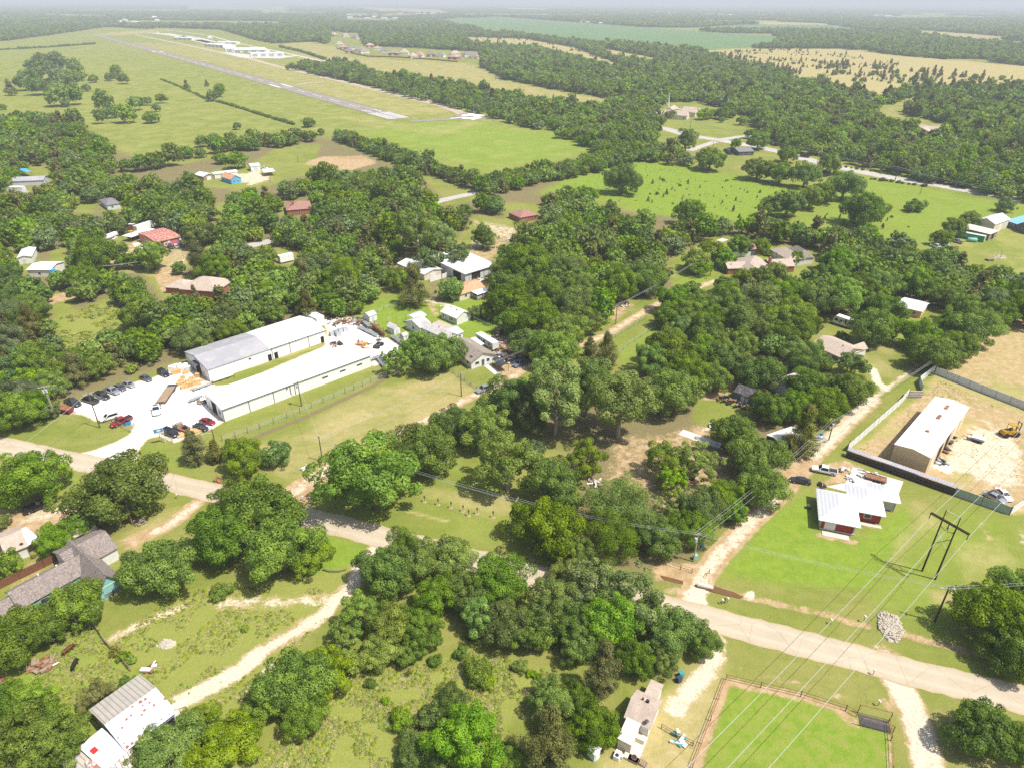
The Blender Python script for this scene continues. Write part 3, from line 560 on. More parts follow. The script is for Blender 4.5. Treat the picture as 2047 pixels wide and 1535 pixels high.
def trunk_mesh(kind, seed):
    r = random.Random(seed); mb = MB()
    if kind in ('cedar', 'juniper'): mb.tube([(0,0,-.05),(.01,.02,.6),(0,0,2.0)], [.075,.055,.012], 7)
    else:
        cz = KIND[kind][2]; t0 = .075 if kind != 'cotton' else .07; top = cz*.75
        mb.tube([(0,0,-.05),(.012,.0,.06),(.02,.015,top*.5),(.0,.03,top)], [t0*1.4,t0,t0*.8,t0*.62], 8)
        for i in range(6):
            a = i*1.05+r.uniform(-.3,.3); h = top*r.uniform(.5,1.0); L = r.uniform(.45,.78); rise = KIND[kind][1]*r.uniform(.25,.7)
            mb.tube([(.01,.01,h),(L*.4*math.cos(a),L*.4*math.sin(a),h+rise*.45),(L*math.cos(a+.15),L*math.sin(a+.15),h+rise)], [t0*.55,t0*.36,t0*.1], 5)
        mb.tube([(0,.03,top),(.05,.0,cz),(.02,-.05,cz+KIND[kind][1]*.7)], [t0*.6,t0*.4,t0*.1], 5)
    me = bpy.data.meshes.new('trunk'); me.from_pydata([tuple(v) for v in mb.v], [], mb.f); me.materials.append(BARK_P if kind in ('cotton', 'airy') else BARK); me.polygons.foreach_set('use_smooth', [True]*len(me.polygons)); return me
LODN = {0: (24000, .028), 1: (8000, .05), 2: (1700, .105), 3: (460, .20)}
CRN = {}; TRK_M = {}
def crown_for(kind, lod, i):
    k = (kind, lod, i)
    if k not in CRN: n, s = LODN[lod]; CRN[k] = crown_mesh(kind, i*17+hash_(kind), n, s*(1.15 if kind in ('airy', 'yellow', 'dry') else 1))
    return CRN[k]
def hash_(s): return sum(ord(c)*(i+3) for i, c in enumerate(s)) % 997
def trunk_for(kind, i):
    if (kind, i) not in TRK_M: TRK_M[(kind, i)] = trunk_mesh(kind, i+hash_(kind))
    return TRK_M[(kind, i)]
WORD = {'oak': 'dark green oak', 'oakb': 'broad dark green oak', 'maple': 'fresh green maple', 'lime': 'bright yellow-green tree', 'cotton': 'pale grey-green cottonwood', 'airy': 'thin see-through tree', 'yellow': 'slender yellowish tree', 'willow': 'feathery green tree', 'grey': 'dull grey-green tree', 'cedar': 'pointed olive cedar', 'juniper': 'bushy olive cedar', 'bush': 'dark green bush', 'lbush': 'bright green bush', 'tall': 'tall dark green tree', 'dry': 'half bare tree'}
HW = {'cedar': 1.05, 'juniper': .8}
TREES = []   # dict(x, y, R, kind, label, group, hs)
def T(cx, cy, w, kind, where=None, group=None, hs=1.0, label=None, word=None):
    """tree whose crown is seen centred on (cx, cy), w across in the photo"""
    czz = HW.get(kind) or KIND[kind][2]; R = 5.
    for _ in range(6):
        P = at(cx, cy, czz*R*hs); dep = to_px(P)[2]; R = float(w)/2*float(dep)/FPX
    lab = label or ((word or WORD[kind])+' '+where)
    TREES.append(dict(x=P.x, y=P.y, R=R, kind=kind, label=lab, group=group, hs=hs, px=w, cx=cx, cy=cy))
# ---- single trees, measured one by one
T(440,1072,135,'oak','on the left of the clump below the country road'); T(522,1025,165,'oakb','topping the big clump below the country road'); T(562,1092,150,'oak','at the front of the big clump below the road'); T(616,1112,86,'lime','on the right edge of the big clump below the road'); T(470,1000,90,'oak','at the road edge of the big clump')
T(318,1140,134,'oakb','right beside the teal-gabled house'); T(137,1213,125,'oakb','in front of the teal-walled long house'); T(30,1272,130,'oakb','at the left photo edge above the cows'); T(86,1262,84,'oak','over the cow pasture beside the teal house')
T(28,1485,140,'oakb','in the bottom left corner of the pasture'); T(112,1478,125,'maple','left of the white-roofed shed at the bottom'); T(62,1410,100,'maple','at the left edge below the cows'); T(20,1400,80,'oak','on the left photo edge below the brush pile')
T(112,1078,72,'maple','leaning over the wooden fence beside the tan roof'); T(160,1050,58,'maple','shading the white garage at left'); T(14,1128,62,'oak','in front of the small tan-roofed house at the left edge'); T(0,1042,40,'lime','at the left photo edge above the tan roof')
T(58,955,138,'lime','beside the road at the left photo edge', word='olive green round tree'); T(237,976,172,'oakb','standing alone on the left verge below the gravel lot')
T(388,900,76,'juniper','left of the three by the gravel lot entrance'); T(430,908,48,'juniper','between cedar and oak south of the gravel lot'); T(486,912,86,'oak','middle of the three below the white warehouse lawn'); T(551,907,60,'grey','right of the three on the dry lawn')
T(28,822,92,'oak','at the left photo edge above the road'); T(66,808,66,'maple','beside the double pole at left'); T(96,822,40,'grey','at the foot of the double pole')
T(585,1368,140,'oak','in the clump on the bottom meadow'); T(540,1400,92,'maple','on the left of the bottom meadow clump'); T(640,1345,115,'lime','on the right of the bottom meadow clump'); T(612,1425,90,'oak','at the front of the bottom meadow clump')
T(345,1495,140,'lime','spreading low beside the rusty barn', hs=.7); T(455,1480,150,'lime','in the overgrown thicket at the bottom', hs=.7); T(400,1440,84,'lime','at the top of the overgrown thicket', hs=.7); T(300,1515,70,'maple','at the rust lean-to of the barn', hs=.7)
T(720,1225,92,'yellow','by the bend of the white track'); T(785,1245,105,'lime','in the clump right of the white track'); T(842,1258,86,'maple','at the right end of the bright clump'); T(760,1300,92,'lime','at the front of the bright clump', hs=.8); T(686,1275,72,'airy','with pale bare limbs by the white track'); T(820,1300,64,'lime','low in the bright clump'); T(700,1320,60,'lime','just right of the meadow clump')
T(768,1140,112,'oak','at the gravel driveway mouth below the road'); T(832,1128,100,'oak','second from the driveway below the road'); T(806,1095,72,'tall','rising over the road verge')
T(905,1110,104,'lime','leaning over the lower road edge'); T(1000,1158,112,'maple','in the middle of the thicket along the road'); T(932,1180,98,'oak','inside the roadside thicket'); T(1012,1245,108,'oak','at the meadow side of the thicket'); T(958,1232,86,'maple','on the meadow edge of the thicket'); T(872,1190,92,'oak','at the left of the roadside thicket')
T(1108,1205,112,'maple','deep in the roadside thicket'); T(1178,1172,120,'airy','over the road in the thicket'); T(1262,1190,130,'airy','at the road end of the thicket'); T(1220,1240,118,'maple','in the right half of the thicket'); T(1148,1250,104,'oak','near the fallen white limb'); T(1290,1232,84,'lime','right of the see-through roadside trees'); T(1070,1262,90,'oak','on the lower side of the thicket'); T(1135,1150,80,'lime','reaching over the hidden road')
T(1342,1258,116,'oakb','left of the gravel driveway below the road'); T(1402,1280,78,'oak','right beside the gravel driveway mouth'); T(1272,1318,76,'oak','behind the small tan house at the bottom'); T(1330,1310,70,'oak','shading the green bin')
T(1206,1345,104,'cedar','towering over the small tan house'); T(1096,1400,96,'oak','left of the tall cedar at the bottom'); T(1096,1490,148,'cedar','in the bottom middle of the photo'); T(1188,1452,100,'oak','beside the small tan house deck'); T(930,1478,150,'maple','in the bottom centre thicket', hs=.85); T(1150,1395,70,'oak','between the two big cedars'); T(1010,1515,70,'lime','at the bottom photo edge by the cedar'); T(1158,1290,80,'maple','above the tall cedar'); T(870,1510,80,'lime','at the bottom edge of the centre thicket', hs=.7)
T(742,945,186,'maple','large and lone beside the country road'); T(845,898,126,'oak','right behind the large roadside maple'); T(902,845,84,'oak','along the lane behind the bright maple'); T(968,855,108,'maple','vivid beside the lane'); T(1015,925,136,'airy','with a mixed crown on the lawn below the lane', word='big ragged green tree'); T(1060,905,60,'grey','silvery beside the ragged tree on the lawn')
T(1020,800,104,'oak','along the lane bend below the parked pickup'); T(1112,795,132,'cotton','left of the tall pair in the centre'); T(1240,800,130,'cotton','right of the tall pair with its trunk showing'); T(1175,775,100,'cotton','between the tall pair in the centre'); T(1342,785,116,'oakb','right of the tall cottonwood'); T(1060,830,84,'oak','under the left cottonwood'); T(1300,720,70,'maple','just right of the small white roof')
T(1167,918,90,'yellow','on bare ground in the centre block'); T(1328,918,82,'yellow','left of the long concrete slab'); T(1392,922,92,'yellow','in front of the long concrete slab'); T(1345,965,60,'yellow','low on the brown soil')
T(1090,1052,142,'oakb','above the road in the centre'); T(1112,968,112,'oak','behind the broad roadside oak'); T(1245,1010,146,'willow','in the middle of the roadside row'); T(1225,1075,112,'willow','over the creek'); T(1312,1072,92,'oak','at the creek end of the roadside row'); T(1150,1100,70,'oak','low beside the creek')
T(1470,868,96,'oakb','above the dark carport'); T(1512,918,112,'oakb','in the row left of the right lane'); T(1522,975,96,'oak','at the lane near the grey sedan'); T(1402,1012,100,'oak','on the left of the lane row'); T(1444,988,82,'oak','in the lane row'); T(1384,1055,92,'willow','at the lower end of the lane row'); T(1350,1010,60,'airy','behind the lane row'); T(1466,1020,60,'oak','at the lane edge of the row')
T(1607,868,86,'cedar','blue-green beside the right lane pole'); T(1580,900,50,'juniper','at the mouth of the dark carport'); T(1540,815,78,'oakb','right of the grey shed'); T(1592,812,72,'oak','above the blue-green cedar'); T(1622,772,84,'oakb','hiding the worn pink roof'); T(1652,808,84,'oak','along the right lane below the tan-roofed house'); T(1692,782,90,'oakb','at the bend of the right lane'); T(1705,727,58,'oak','beside the white wall of the tan-roofed house')
T(1590,700,72,'bush','at the left of the tan-roofed house'); T(1624,704,56,'bush','against the tan-roofed house'); T(1608,728,76,'bush','low in front of the tan-roofed house'); T(1646,730,40,'bush','below the window of the tan-roofed house'); T(1684,672,24,'lbush','behind the ridge of the tan-roofed house')
T(1750,655,98,'oakb','right of the white caravan'); T(1772,620,70,'oak','behind the round oak by the caravan'); T(1835,667,78,'oak','at the left of the trio above the fenced yard'); T(1872,705,96,'oakb','at the corner of the fenced yard'); T(1945,655,88,'oak','on the right of the dry field corner'); T(1920,692,76,'oak','at the dry field edge'); T(1968,640,56,'oak','by the dry field far corner'); T(1905,650,64,'oak','behind the trio above the fenced yard')
T(1425,642,84,'oakb','at the left of the clump behind the dry lawn'); T(1482,640,92,'oak','in the clump behind the dry lawn'); T(1512,658,72,'oak','at the right of the clump behind the dry lawn'); T(1530,603,88,'oak','behind the clump near the caravan'); T(1580,630,92,'oakb','over the small lawn'); T(1605,655,76,'oak','left of the white caravan'); T(1560,595,80,'oak','in the wood above the caravan'); T(1635,600,84,'oak','in the wood behind the caravan'); T(1690,590,84,'maple','in the wood above the round oak'); T(1455,600,72,'oak','below the brick house drive'); T(1380,620,72,'oakb','at the upper end of the lane'); T(1360,655,50,'grey','beside the lane top')
T(1345,700,100,'oakb','left on the strip of dry lawn'); T(1402,702,78,'oak','second on the strip of dry lawn'); T(1450,716,82,'oakb','over the white trailer house'); T(1520,748,88,'oakb','above the grey shed'); T(1430,755,70,'oak','at the white trailer house wall'); T(1480,728,62,'oak','right over the white trailer house'); T(1375,745,74,'oak','below the strip of dry lawn')
T(1995,1235,160,'oakb','in the shade at the right photo edge'); T(2040,1180,110,'oak','cut by the right photo edge'); T(1962,1458,128,'oakb','at the lower right below the road'); T(2042,1490,90,'oak','in the lower right photo corner'); T(2030,1310,110,'oak','by the road at the right photo edge')
T(875,704,104,'oakb','round before the brown-roofed house'); T(832,690,70,'maple','left of the round oak by the white house'); T(795,722,58,'airy','at the end of the white warehouse', word='thin ragged tree'); T(828,580,82,'juniper','on the lawn behind the warehouses', word='big brown-green cedar'); T(901,577,52,'maple','round beside the orange-roofed house', word='round leafy maple'); T(916,510,58,'airy','growing over the big metal shop roof'); T(964,470,44,'tall','on the dirt yard behind the metal shop'); T(975,478,36,'tall','right of the narrow tree on the dirt yard'); T(950,625,34,'grey','on the lawn right of the little white house'); T(974,622,36,'maple','on the lawn edge near the little white house')
T(835,468,88,'cotton','left of the pale pair above the metal shop'); T(878,472,64,'cotton','right of the pale pair above the metal shop', word='pale cream-flowered tree'); T(858,520,58,'airy','beside the metal shop'); T(798,560,50,'oak','by the white suburban vehicle'); T(1022,605,100,'oakb','large behind the junk yard'); T(1072,640,92,'oak','over the junk yard'); T(1060,690,74,'oak','at the lane beside the junk yard'); T(1110,700,104,'lime','tall and yellowish beside the lane'); T(1128,660,92,'lime','behind the yellowish lane tree'); T(1213,712,70,'cedar','dark beside the lane bend', hs=.9); T(1180,700,44,'juniper','left of the dark lane cedar'); T(1080,590,80,'oak','above the junk yard wood'); T(1150,610,88,'oak','left of the flat trailers'); T(1000,570,60,'oak','beside the orange-roofed house yard'); T(1060,530,92,'maple','pale crown in the centre wood'); T(1020,540,70,'oak','at the dirt yard edge'); T(1236,572,80,'oak','above the flat trailers'); T(1290,560,76,'oak','at the top of the centre lane')
T(1392,520,62,'lime','rounded beside the brick house lawn'); T(1425,500,58,'lime','second rounded crown at the brick house lawn'); T(1400,535,46,'willow','drooping on the brick house lawn'); T(1450,515,42,'maple','near the metal fence of the brown garage'); T(1478,490,44,'maple','before the brown garage'); T(1524,492,34,'oak','right of the brown garage'); T(1537,505,16,'oak','tiny on the lawn behind the brick house', word='small round oak'); T(1450,532,28,'lime','small on the lawn left of the brick house'); T(1592,515,30,'oak','before the second brown roof'); T(1450,570,44,'oak','left of the three dark crowns before the brick house'); T(1487,555,44,'oak','middle of the three dark crowns before the brick house'); T(1520,550,42,'oak','third of the dark crowns before the brick house'); T(1555,545,46,'oak','right end of the dark crowns before the brick house')
T(1246,360,76,'oakb','alone in the bright green field'); T(1172,390,48,'oakb','at the lower edge of the bright green field'); T(1727,420,88,'oakb','alone in the right-hand green field'); T(1830,413,38,'bush','right of the lone oak in the field'); T(1372,280,42,'tall','tall by the highway junction'); T(1420,318,60,'oakb','round beside the field near the junction'); T(1516,282,46,'oakb','at the highway behind the little grey house'); T(1575,310,40,'oakb','beside the highway below the woods'); T(1471,287,24,'oak','in front of the little grey house', word='small round oak'); T(1515,338,60,'oakb','in the hedge at the field top'); T(1560,345,54,'oak','right in the hedge at the field top'); T(1610,350,60,'oak','in the hedge corner'); T(1660,330,46,'oak','by the highway poles'); T(1690,370,70,'oak','in the clump between two green fields'); T(1650,385,50,'oak','left of the clump between two fields'); T(1380,425,60,'oak','at the lower field edge'); T(1575,408,62,'oak','on the hedge below the field'); T(1620,395,56,'oak','second on the hedge below the field'); T(1545,412,50,'oak','left on the hedge below the field'); T(2010,410,36,'grey','behind the blue-roofed house'); T(1910,455,46,'oak','behind the green container'); T(1885,475,40,'oak','left of the green container'); T(1940,440,40,'oak','above the green container')
T(1345,600,70,'oak','closing the far end of the centre lane'); T(1328,634,54,'oak','overhanging the centre lane end'); T(1378,588,60,'maple','behind the centre lane end'); T(1400,612,64,'oak','beneath the brick house driveway')
T(303,512,62,'maple','at the street front of the repair shop'); T(252,521,40,'oak','at the left front of the repair shop yard'); T(280,519,40,'oak','in the middle front of the repair shop yard'); T(399,526,72,'juniper','grey-green beside the repair shop drive'); T(356,536,30,'oak','small by the repair shop drive'); T(194,508,98,'oakb','left of the repair shop yard'); T(430,535,66,'oak','behind the sprawling hip roof'); T(390,595,30,'cedar','small in front of the sprawling hip roof'); T(395,470,60,'oak','at the back right corner of the repair shop')
# parkland trees of the pasture by the runway
PK = 'scattered pasture trees left of the runway'
for x, y, w, k, wh in ((232,147,22,'oak','right of the far pair in the pasture'),(245,152,24,'tall','tallest of the far pair in the pasture'),(218,152,22,'oak','left of the far pair in the pasture'),(372,170,18,'airy','leaning at the pasture fence'),(413,168,13,'oak','above the fence clump'),(425,190,30,'grey','at the pasture fence bend'),(440,188,22,'bush','low at the pasture fence bend'),(322,195,22,'airy','tall at the end of the park row'),(293,202,20,'oak','in the park row'),(270,208,32,'grey','in the middle of the park row'),(205,208,38,'oak','at the left of the park row'),(222,222,32,'oak','second in the park row'),(250,230,40,'grey','broad in the park row'),(302,232,32,'oak','at the front of the park row'),(200,238,24,'grey','at the front left of the park row'),(312,215,16,'cedar','pointed in the park row'),(160,150,24,'oak','right of the pasture grove'),(185,155,20,'airy','beside the pasture grove'),(172,175,18,'oak','in front of the pasture grove'),(130,205,18,'airy','alone under the pasture grove'),(115,192,46,'oak','in the low clump under the grove'),(150,200,34,'bush','at the low clump under the grove'),(473,252,17,'oak','alone above the hedge'),(616,243,26,'oak','tall in the hedge by the pasture'),(642,262,16,'airy','slim at the end of the hedge'),(20,178,30,'oak','at the left of the pasture grove'),(82,118,26,'grey','on top of the pasture grove'),(4,213,16,'oak','at the left edge of the pasture')): T(x,y,w,k,wh,PK)
for x,y,w in ((60,150,44),(90,140,44),(120,150,44),(45,165,36),(75,172,40),(105,172,38),(140,160,38),(150,140,30),(115,130,34),(70,128,36)): T(x,y,w,'oak',label='dark oak inside the round pasture grove',group='oaks of the round pasture grove')
for x,y,w in ((402,282,28),(430,280,28),(463,284,26),(484,290,28),(505,287,32),(533,277,28),(570,270,30),(590,265,32),(618,270,30),(500,265,18),(440,315,30),(470,320,40),(345,315,38),(370,302,34),(310,320,40),(280,325,40),(250,330,30),(400,305,24)): T(x,y,w,'oak',label='round green tree in the hedge below the pasture',group='trees of the hedge below the pasture')
for x,y,w in ((1342,227,24),(1320,240,22),(1352,228,18),(1408,225,30),(1425,225,24),(1447,222,34),(1463,225,22),(1486,240,24),(1510,240,24),(1443,240,12),(1300,230,30),(1540,245,30)): T(x,y,w,'maple' if x>1400 and x<1470 else 'oak',label='shade tree on the mown church lawn',group='shade trees of the church lawn')
# bushes and young trees
for x,y,w,k,wh in ((800,1437,50,'lbush','lone on the bottom meadow'),(955,1342,62,'bush','in the middle of the bottom meadow'),(975,1360,34,'lbush','right at the meadow bush'),(922,1304,34,'lbush','at the meadow edge of the thicket'),(1040,1332,34,'lbush','left of the fallen limb'),(1062,1345,20,'lbush','small under the thicket'),(490,1255,18,'lbush','tiny yellowish on the weedy lot'),(440,1182,44,'lbush','yellowish at the top of the weedy lot'),(246,1310,26,'lbush','at the rail fence by the cows'),(262,1320,22,'lbush','lower at the rail fence by the cows'),(230,1300,24,'dry','dead along the rail fence'),(215,1400,40,'bush','left behind the ribbed barn roof'),(190,1385,70,'dry','brown thicket behind the barn'),(255,1370,40,'bush','behind the barn ridge'),(740,1365,24,'bush','dark in the meadow clump shade'),(770,1400,18,'lbush','small near the lone meadow bush'),(905,1400,70,'bush','low at the top of the centre thicket'),(860,1430,60,'bush','left of the centre thicket top'),(825,1500,80,'bush','dark low thicket at the bottom'),(745,1340,20,'lbush','at the bright clump foot'),(870,1320,30,'bush','dark under the bright clump'),(940,1270,26,'bush','under the thicket edge'),(1075,1350,16,'lbush','very small below the thicket'),(200,700,30,'bush','in the parking lot meadow'),(120,740,50,'lime','left of the parking lot cedars'),(60,760,60,'lime','near the left edge meadow'),(262,738,26,'lbush','behind the parked sedans')): T(x,y,w,k,wh)
for x,y,w in ((30,720,60),(70,700,60),(100,690,50),(20,680,70),(60,650,70),(90,655,40),(35,760,60),(0,720,60),(5,650,60)): T(x,y,w,random.choice(['lime','grey','juniper']),label='shrubby tree on the overgrown left-edge slope',group='shrubby trees of the overgrown left slope')
for x,y,w,k in ((x,y-24,w*.88,k) for x,y,w,k in ((150,770,80,'juniper'),(190,755,70,'oak'),(120,770,60,'juniper'),(225,735,66,'juniper'),(262,720,64,'juniper'),(290,705,56,'oak'),(320,690,60,'juniper'),(345,680,56,'juniper'),(365,672,44,'yellow'),(180,720,60,'oak'),(215,705,56,'oak'),(270,690,60,'cedar'),(310,665,64,'juniper'),(145,735,60,'oak'))): T(x,y,w,k,label='mixed cedar or oak lining the back of the parking lot',group='trees lining the back of the parking lot')
for x,y,w,k in ((x,y-11,w*.92,k) for x,y,w,k in ((400,660,60,'oak'),(430,645,60,'juniper'),(460,640,66,'oak'),(500,625,64,'yellow'),(540,610,66,'yellow'),(575,600,64,'oak'),(610,600,60,'oak'),(650,600,66,'oak'),(690,598,60,'yellow'),(480,605,64,'oak'),(440,612,60,'oak'),(520,585,62,'oak'),(700,565,58,'oak'),(740,545,60,'oak'),(660,560,60,'oak'),(620,560,60,'oak'),(590,570,56,'oak'),(555,575,60,'airy'),(400,625,60,'oak'),(370,640,60,'oak'),(735,580,50,'grey'),(770,560,50,'oak'),(710,620,40,'airy'))): T(x,y,w,k,label='woodland tree crowded behind the white warehouses',group='woodland trees behind the warehouses')
# ---- woods and hedges filled tree by tree
TX = []
def ok(P, R):
    for q in TX_GRID.get((int(P[0]//15), int(P[1]//15)), []):
        if (q[0]-P[0])**2+(q[1]-P[1])**2 < (.62*(q[2]+R))**2: return False
    return True
TX_GRID = {}
def note(x, y, R):
    for i in (-1, 0, 1):
        for j in (-1, 0, 1): TX_GRID.setdefault((int(x//15)+i, int(y//15)+j), []).append((x, y, R))
for t in TREES: note(t['x'], t['y'], t['R'])
def fill(poly, R0, R1, kinds, label, group, holes=CLEAR, marg=14, z=5, tries=6000):
    Q = np.array(W(poly, z)); lo, hi = Q.min(0), Q.max(0); r = np.random.default_rng(len(TREES))
    X = r.uniform(lo[0], hi[0], tries); Y = r.uniform(lo[1], hi[1], tries); RR = r.uniform(R0, R1, tries)
    m = pip(X, Y, Q); X, Y, RR = X[m], Y[m], RR[m]
    px, py, dep = to_px(np.stack([X, Y, RR*.8], 1))
    gxx, gyy, _ = to_px(np.stack([X, Y, RR*0], 1))
    bad = np.zeros(len(X), bool)
    for h in holes:
        bad |= (sdf(px, py, h) < RR*FPX/dep*.75) | (sdf(gxx, gyy, h) < 2)
    for x, y, R, b, a, c, d in zip(X, Y, RR, bad, px, py, dep):
        if b or not ok((x, y), R): continue
        note(x, y, R); TREES.append(dict(x=x, y=y, R=R, kind=random.choice(kinds), label=label, group=group, hs=random.uniform(.9, 1.15), px=2*R*FPX/d, cx=a, cy=c))
KO = ['oak']*5+['oakb']*3+['maple', 'grey', 'juniper', 'tall', 'lime']
fill([(-80,258),(60,243),(150,255),(205,290),(222,330),(195,352),(290,372),(400,372),(470,375),(600,365),(640,345),(740,345),(800,345),(830,360),(860,400),(885,440),(950,435),(940,470),(900,480),(880,500),(800,520),(790,545),(750,590),(705,620),(640,615),(380,680),(340,690),(290,708),(200,738),(120,768),(0,815),(-80,830)], 4.2, 6.6, KO, 'leafy tree in the broad wood left of the centre', 'trees of the broad left wood', tries=14000)
fill([(905,405),(940,388),(1060,398),(1110,388),(1160,402),(1240,432),(1310,457),(1440,447),(1560,452),(1680,467),(1830,498),(1870,528),(1960,562),(2047,578),(2140,640),(1985,640),(1940,620),(1880,612),(1790,602),(1700,640),(1640,665),(1560,690),(1430,690),(1330,640),(1300,600),(1180,640),(1100,680),(1020,660),(985,615),(1000,590),(1010,530),(1000,490),(1040,455),(950,430)], 4.4, 6.6, KO, 'leafy tree in the wood across the middle right', 'trees of the middle right wood', tries=12000)
def belt(pts, w, R0, R1, kinds, label, group): 
    P = [at(x, y, 4) for x, y in pts]; q = []
    for s in (1, -1):
        L = []
        for i, p in enumerate(P):
            t = (P[min(i+1, len(P)-1)]-P[max(i-1, 0)]).normalized(); L.append(p+Vector((-t.y, t.x, 0))*s*w/2)
        q += L if s > 0 else L[::-1]
    px, py, _ = to_px(np.array([tuple(p) for p in q])); fill(list(zip(px, py)), R0, R1, kinds, label, group, [], 0, 4, 5000)
belt([(683,268),(760,300),(850,332),(960,362)], 12, 4, 5.5, ['oak','oak','maple','lime'], 'round tree in the hedge slanting down from the pasture', 'trees of the slanting hedge')
belt([(955,372),(1060,350),(1150,332),(1240,310),(1330,290)], 22, 4, 5.6, ['oak','oak','oakb','grey'], 'round tree in the double hedge above the bright field', 'trees of the hedge above the bright field')
belt([(592,133),(700,152),(800,176),(900,198),(1000,220),(1080,243),(1150,266),(1230,280),(1290,268)], 38, 4.5, 6.2, ['oak','oak','oakb','maple','grey'], 'tree in the long belt beside the taxiway', 'trees of the belt beside the taxiway')
fill([(1130,260),(1260,205),(1320,235),(1300,290),(1360,300),(1380,320),(1200,300)], 4.5, 6.5, ['maple','oak','lime','oak'], 'fresh green tree in the wood beside the church', 'trees of the wood beside the church', tries=3000)
fill([(1500,265),(1560,250),(1700,205),(1800,255),(1900,285),(2100,250),(2400,320),(2400,440),(2047,388),(1850,348),(1700,314),(1600,292)], 4.5, 6.8, KO, 'leafy tree in the wood above the highway', 'trees of the wood above the highway', [F_STRIP,[(1785,270),(1790,238),(1900,238),(1905,285)]], tries=9000)
fill([(1840,528),(1890,500),(1920,520),(2000,548),(2100,560),(2100,620),(1960,600)], 4, 5.5, ['oak','oakb','juniper'], 'dark tree along the edge of the right-hand yard', 'trees along the right-hand yard', tries=2500)
# ---- choose what is built tree by tree
for t in TREES: t['vis'] = (-60 < t['cx'] < 2107) and t['cy'] > 0
order = sorted([t for t in TREES if t['vis']], key=lambda t: -t['px'])
manual = [t for t in order if t['group'] is None]; rest = [t for t in order if t['group'] is not None]
NT = 318
indiv = manual[:NT]+rest[:max(0, NT-len(manual))]; ids = set(id(t) for t in indiv)
cnt = {}; TMPL = {}
for t in indiv:
    k = t['kind']; lod = 0 if t['px'] > 62 else (1 if t['px'] > 26 else 2); i = cnt.get((k, lod), 0) % (5 if lod == 0 else 4); cnt[(k, lod)] = cnt.get((k, lod), 0)+1
    nm = {'bush': 'bush', 'lbush': 'bush', 'cedar': 'cedar_tree', 'juniper': 'cedar_tree', 'oak': 'oak_tree', 'oakb': 'oak_tree', 'cotton': 'cottonwood_tree', 'maple': 'maple_tree'}.get(k, 'tree')
    o = empty(nm, (t['x'], t['y'], 0), random.uniform(0, 6.28), t['label'], 'bush' if nm == 'bush' else 'tree', t['group'])
    s = t['R']*1.04; o.scale = (s*random.uniform(.95, 1.06), s*random.uniform(.95, 1.06), s*t['hs']*random.uniform(.94, 1.08))
    c = link('crown', crown_for(k, lod, i), o); link('trunk', trunk_for(k, i), o)
    TMPL.setdefault((k, lod), c)
print('TREES', len(TREES), 'manual', len(manual), 'individual', len(indiv))
# ---- the rest stands as woodland
def scatter(name, label, pts, scl, rot, tm, kind='stuff', structure=None):
    """one object whose points carry copies of the given crowns"""
    me = bpy.data.meshes.new(name); n = len(pts); me.vertices.add(n); me.vertices.foreach_set('co', np.asarray(pts, np.float32).ravel())
    a = me.attributes.new('scl', 'FLOAT_VECTOR', 'POINT'); a.data.foreach_set('vector', np.asarray(scl, np.float32).ravel())
    a = me.attributes.new('rotz', 'FLOAT', 'POINT'); a.data.foreach_set('value', np.asarray(rot, np.float32))
    a = me.attributes.new('pick', 'INT', 'POINT'); a.data.foreach_set('value', RNG.integers(0, 1000, n).astype(np.int32)); me.update()
    o = link(name, me); tag(o, label, None, None, kind)
    ng = bpy.data.node_groups.new(name, 'GeometryNodeTree'); ng.interface.new_socket('Geometry', in_out='INPUT', socket_type='NodeSocketGeometry'); ng.interface.new_socket('Geometry', in_out='OUTPUT', socket_type='NodeSocketGeometry')
    N = ng.nodes; L = ng.links; gi = N.new('NodeGroupInput'); go = N.new('NodeGroupOutput'); ip = N.new('GeometryNodeInstanceOnPoints'); j = N.new('GeometryNodeJoinGeometry')
    for q in tm:
        oi = N.new('GeometryNodeObjectInfo'); oi.inputs[0].default_value = q; oi.inputs['As Instance'].default_value = False; oi.transform_space = 'ORIGINAL'
        gti = N.new('GeometryNodeGeometryToInstance'); L.new(oi.outputs['Geometry'], gti.inputs[0]); L.new(gti.outputs[0], j.inputs[0])
    def na(nm, ty):
        x = N.new('GeometryNodeInputNamedAttribute'); x.data_type = ty; x.inputs[0].default_value = nm; return x.outputs[0]
    cx = N.new('ShaderNodeCombineXYZ'); L.new(na('rotz', 'FLOAT'), cx.inputs[2])
    er = N.new('FunctionNodeEulerToRotation'); L.new(cx.outputs[0], er.inputs[0])
    L.new(gi.outputs[0], ip.inputs['Points']); L.new(j.outputs[0], ip.inputs['Instance']); ip.inputs['Pick Instance'].default_value = True
    L.new(na('pick', 'INT'), ip.inputs['Instance Index']); L.new(er.outputs[0], ip.inputs['Rotation']); L.new(na('scl', 'FLOAT_VECTOR'), ip.inputs['Scale']); L.new(ip.outputs[0], go.inputs[0])
    o.modifiers.new('copies', 'NODES').node_group = ng; return o
def tpl(kind, lod, i):
    return bpy.data.objects.new('crown', crown_for(kind, lod, i))
MIDT = [tpl(k, 2, i) for k in ('oak', 'oakb') for i in range(3)]+[tpl('maple', 2, 0), tpl('grey', 2, 0), tpl('juniper', 2, 0), tpl('lime', 2, 0), tpl('tall', 2, 0)]
FART = [tpl(k, 3, i) for k in ('oak', 'oakb') for i in range(3)]+[tpl('maple', 3, 0), tpl('grey', 3, 0), tpl('juniper', 3, 1), tpl('tall', 3, 0)]
left = [t for t in TREES if id(t) not in ids]
NEARP = []; NEARS = []
for t in left: NEARP.append((t['x'], t['y'], -.05)); NEARS.append((t['R']*1.05, t['R']*1.05, t['R']*t['hs']))
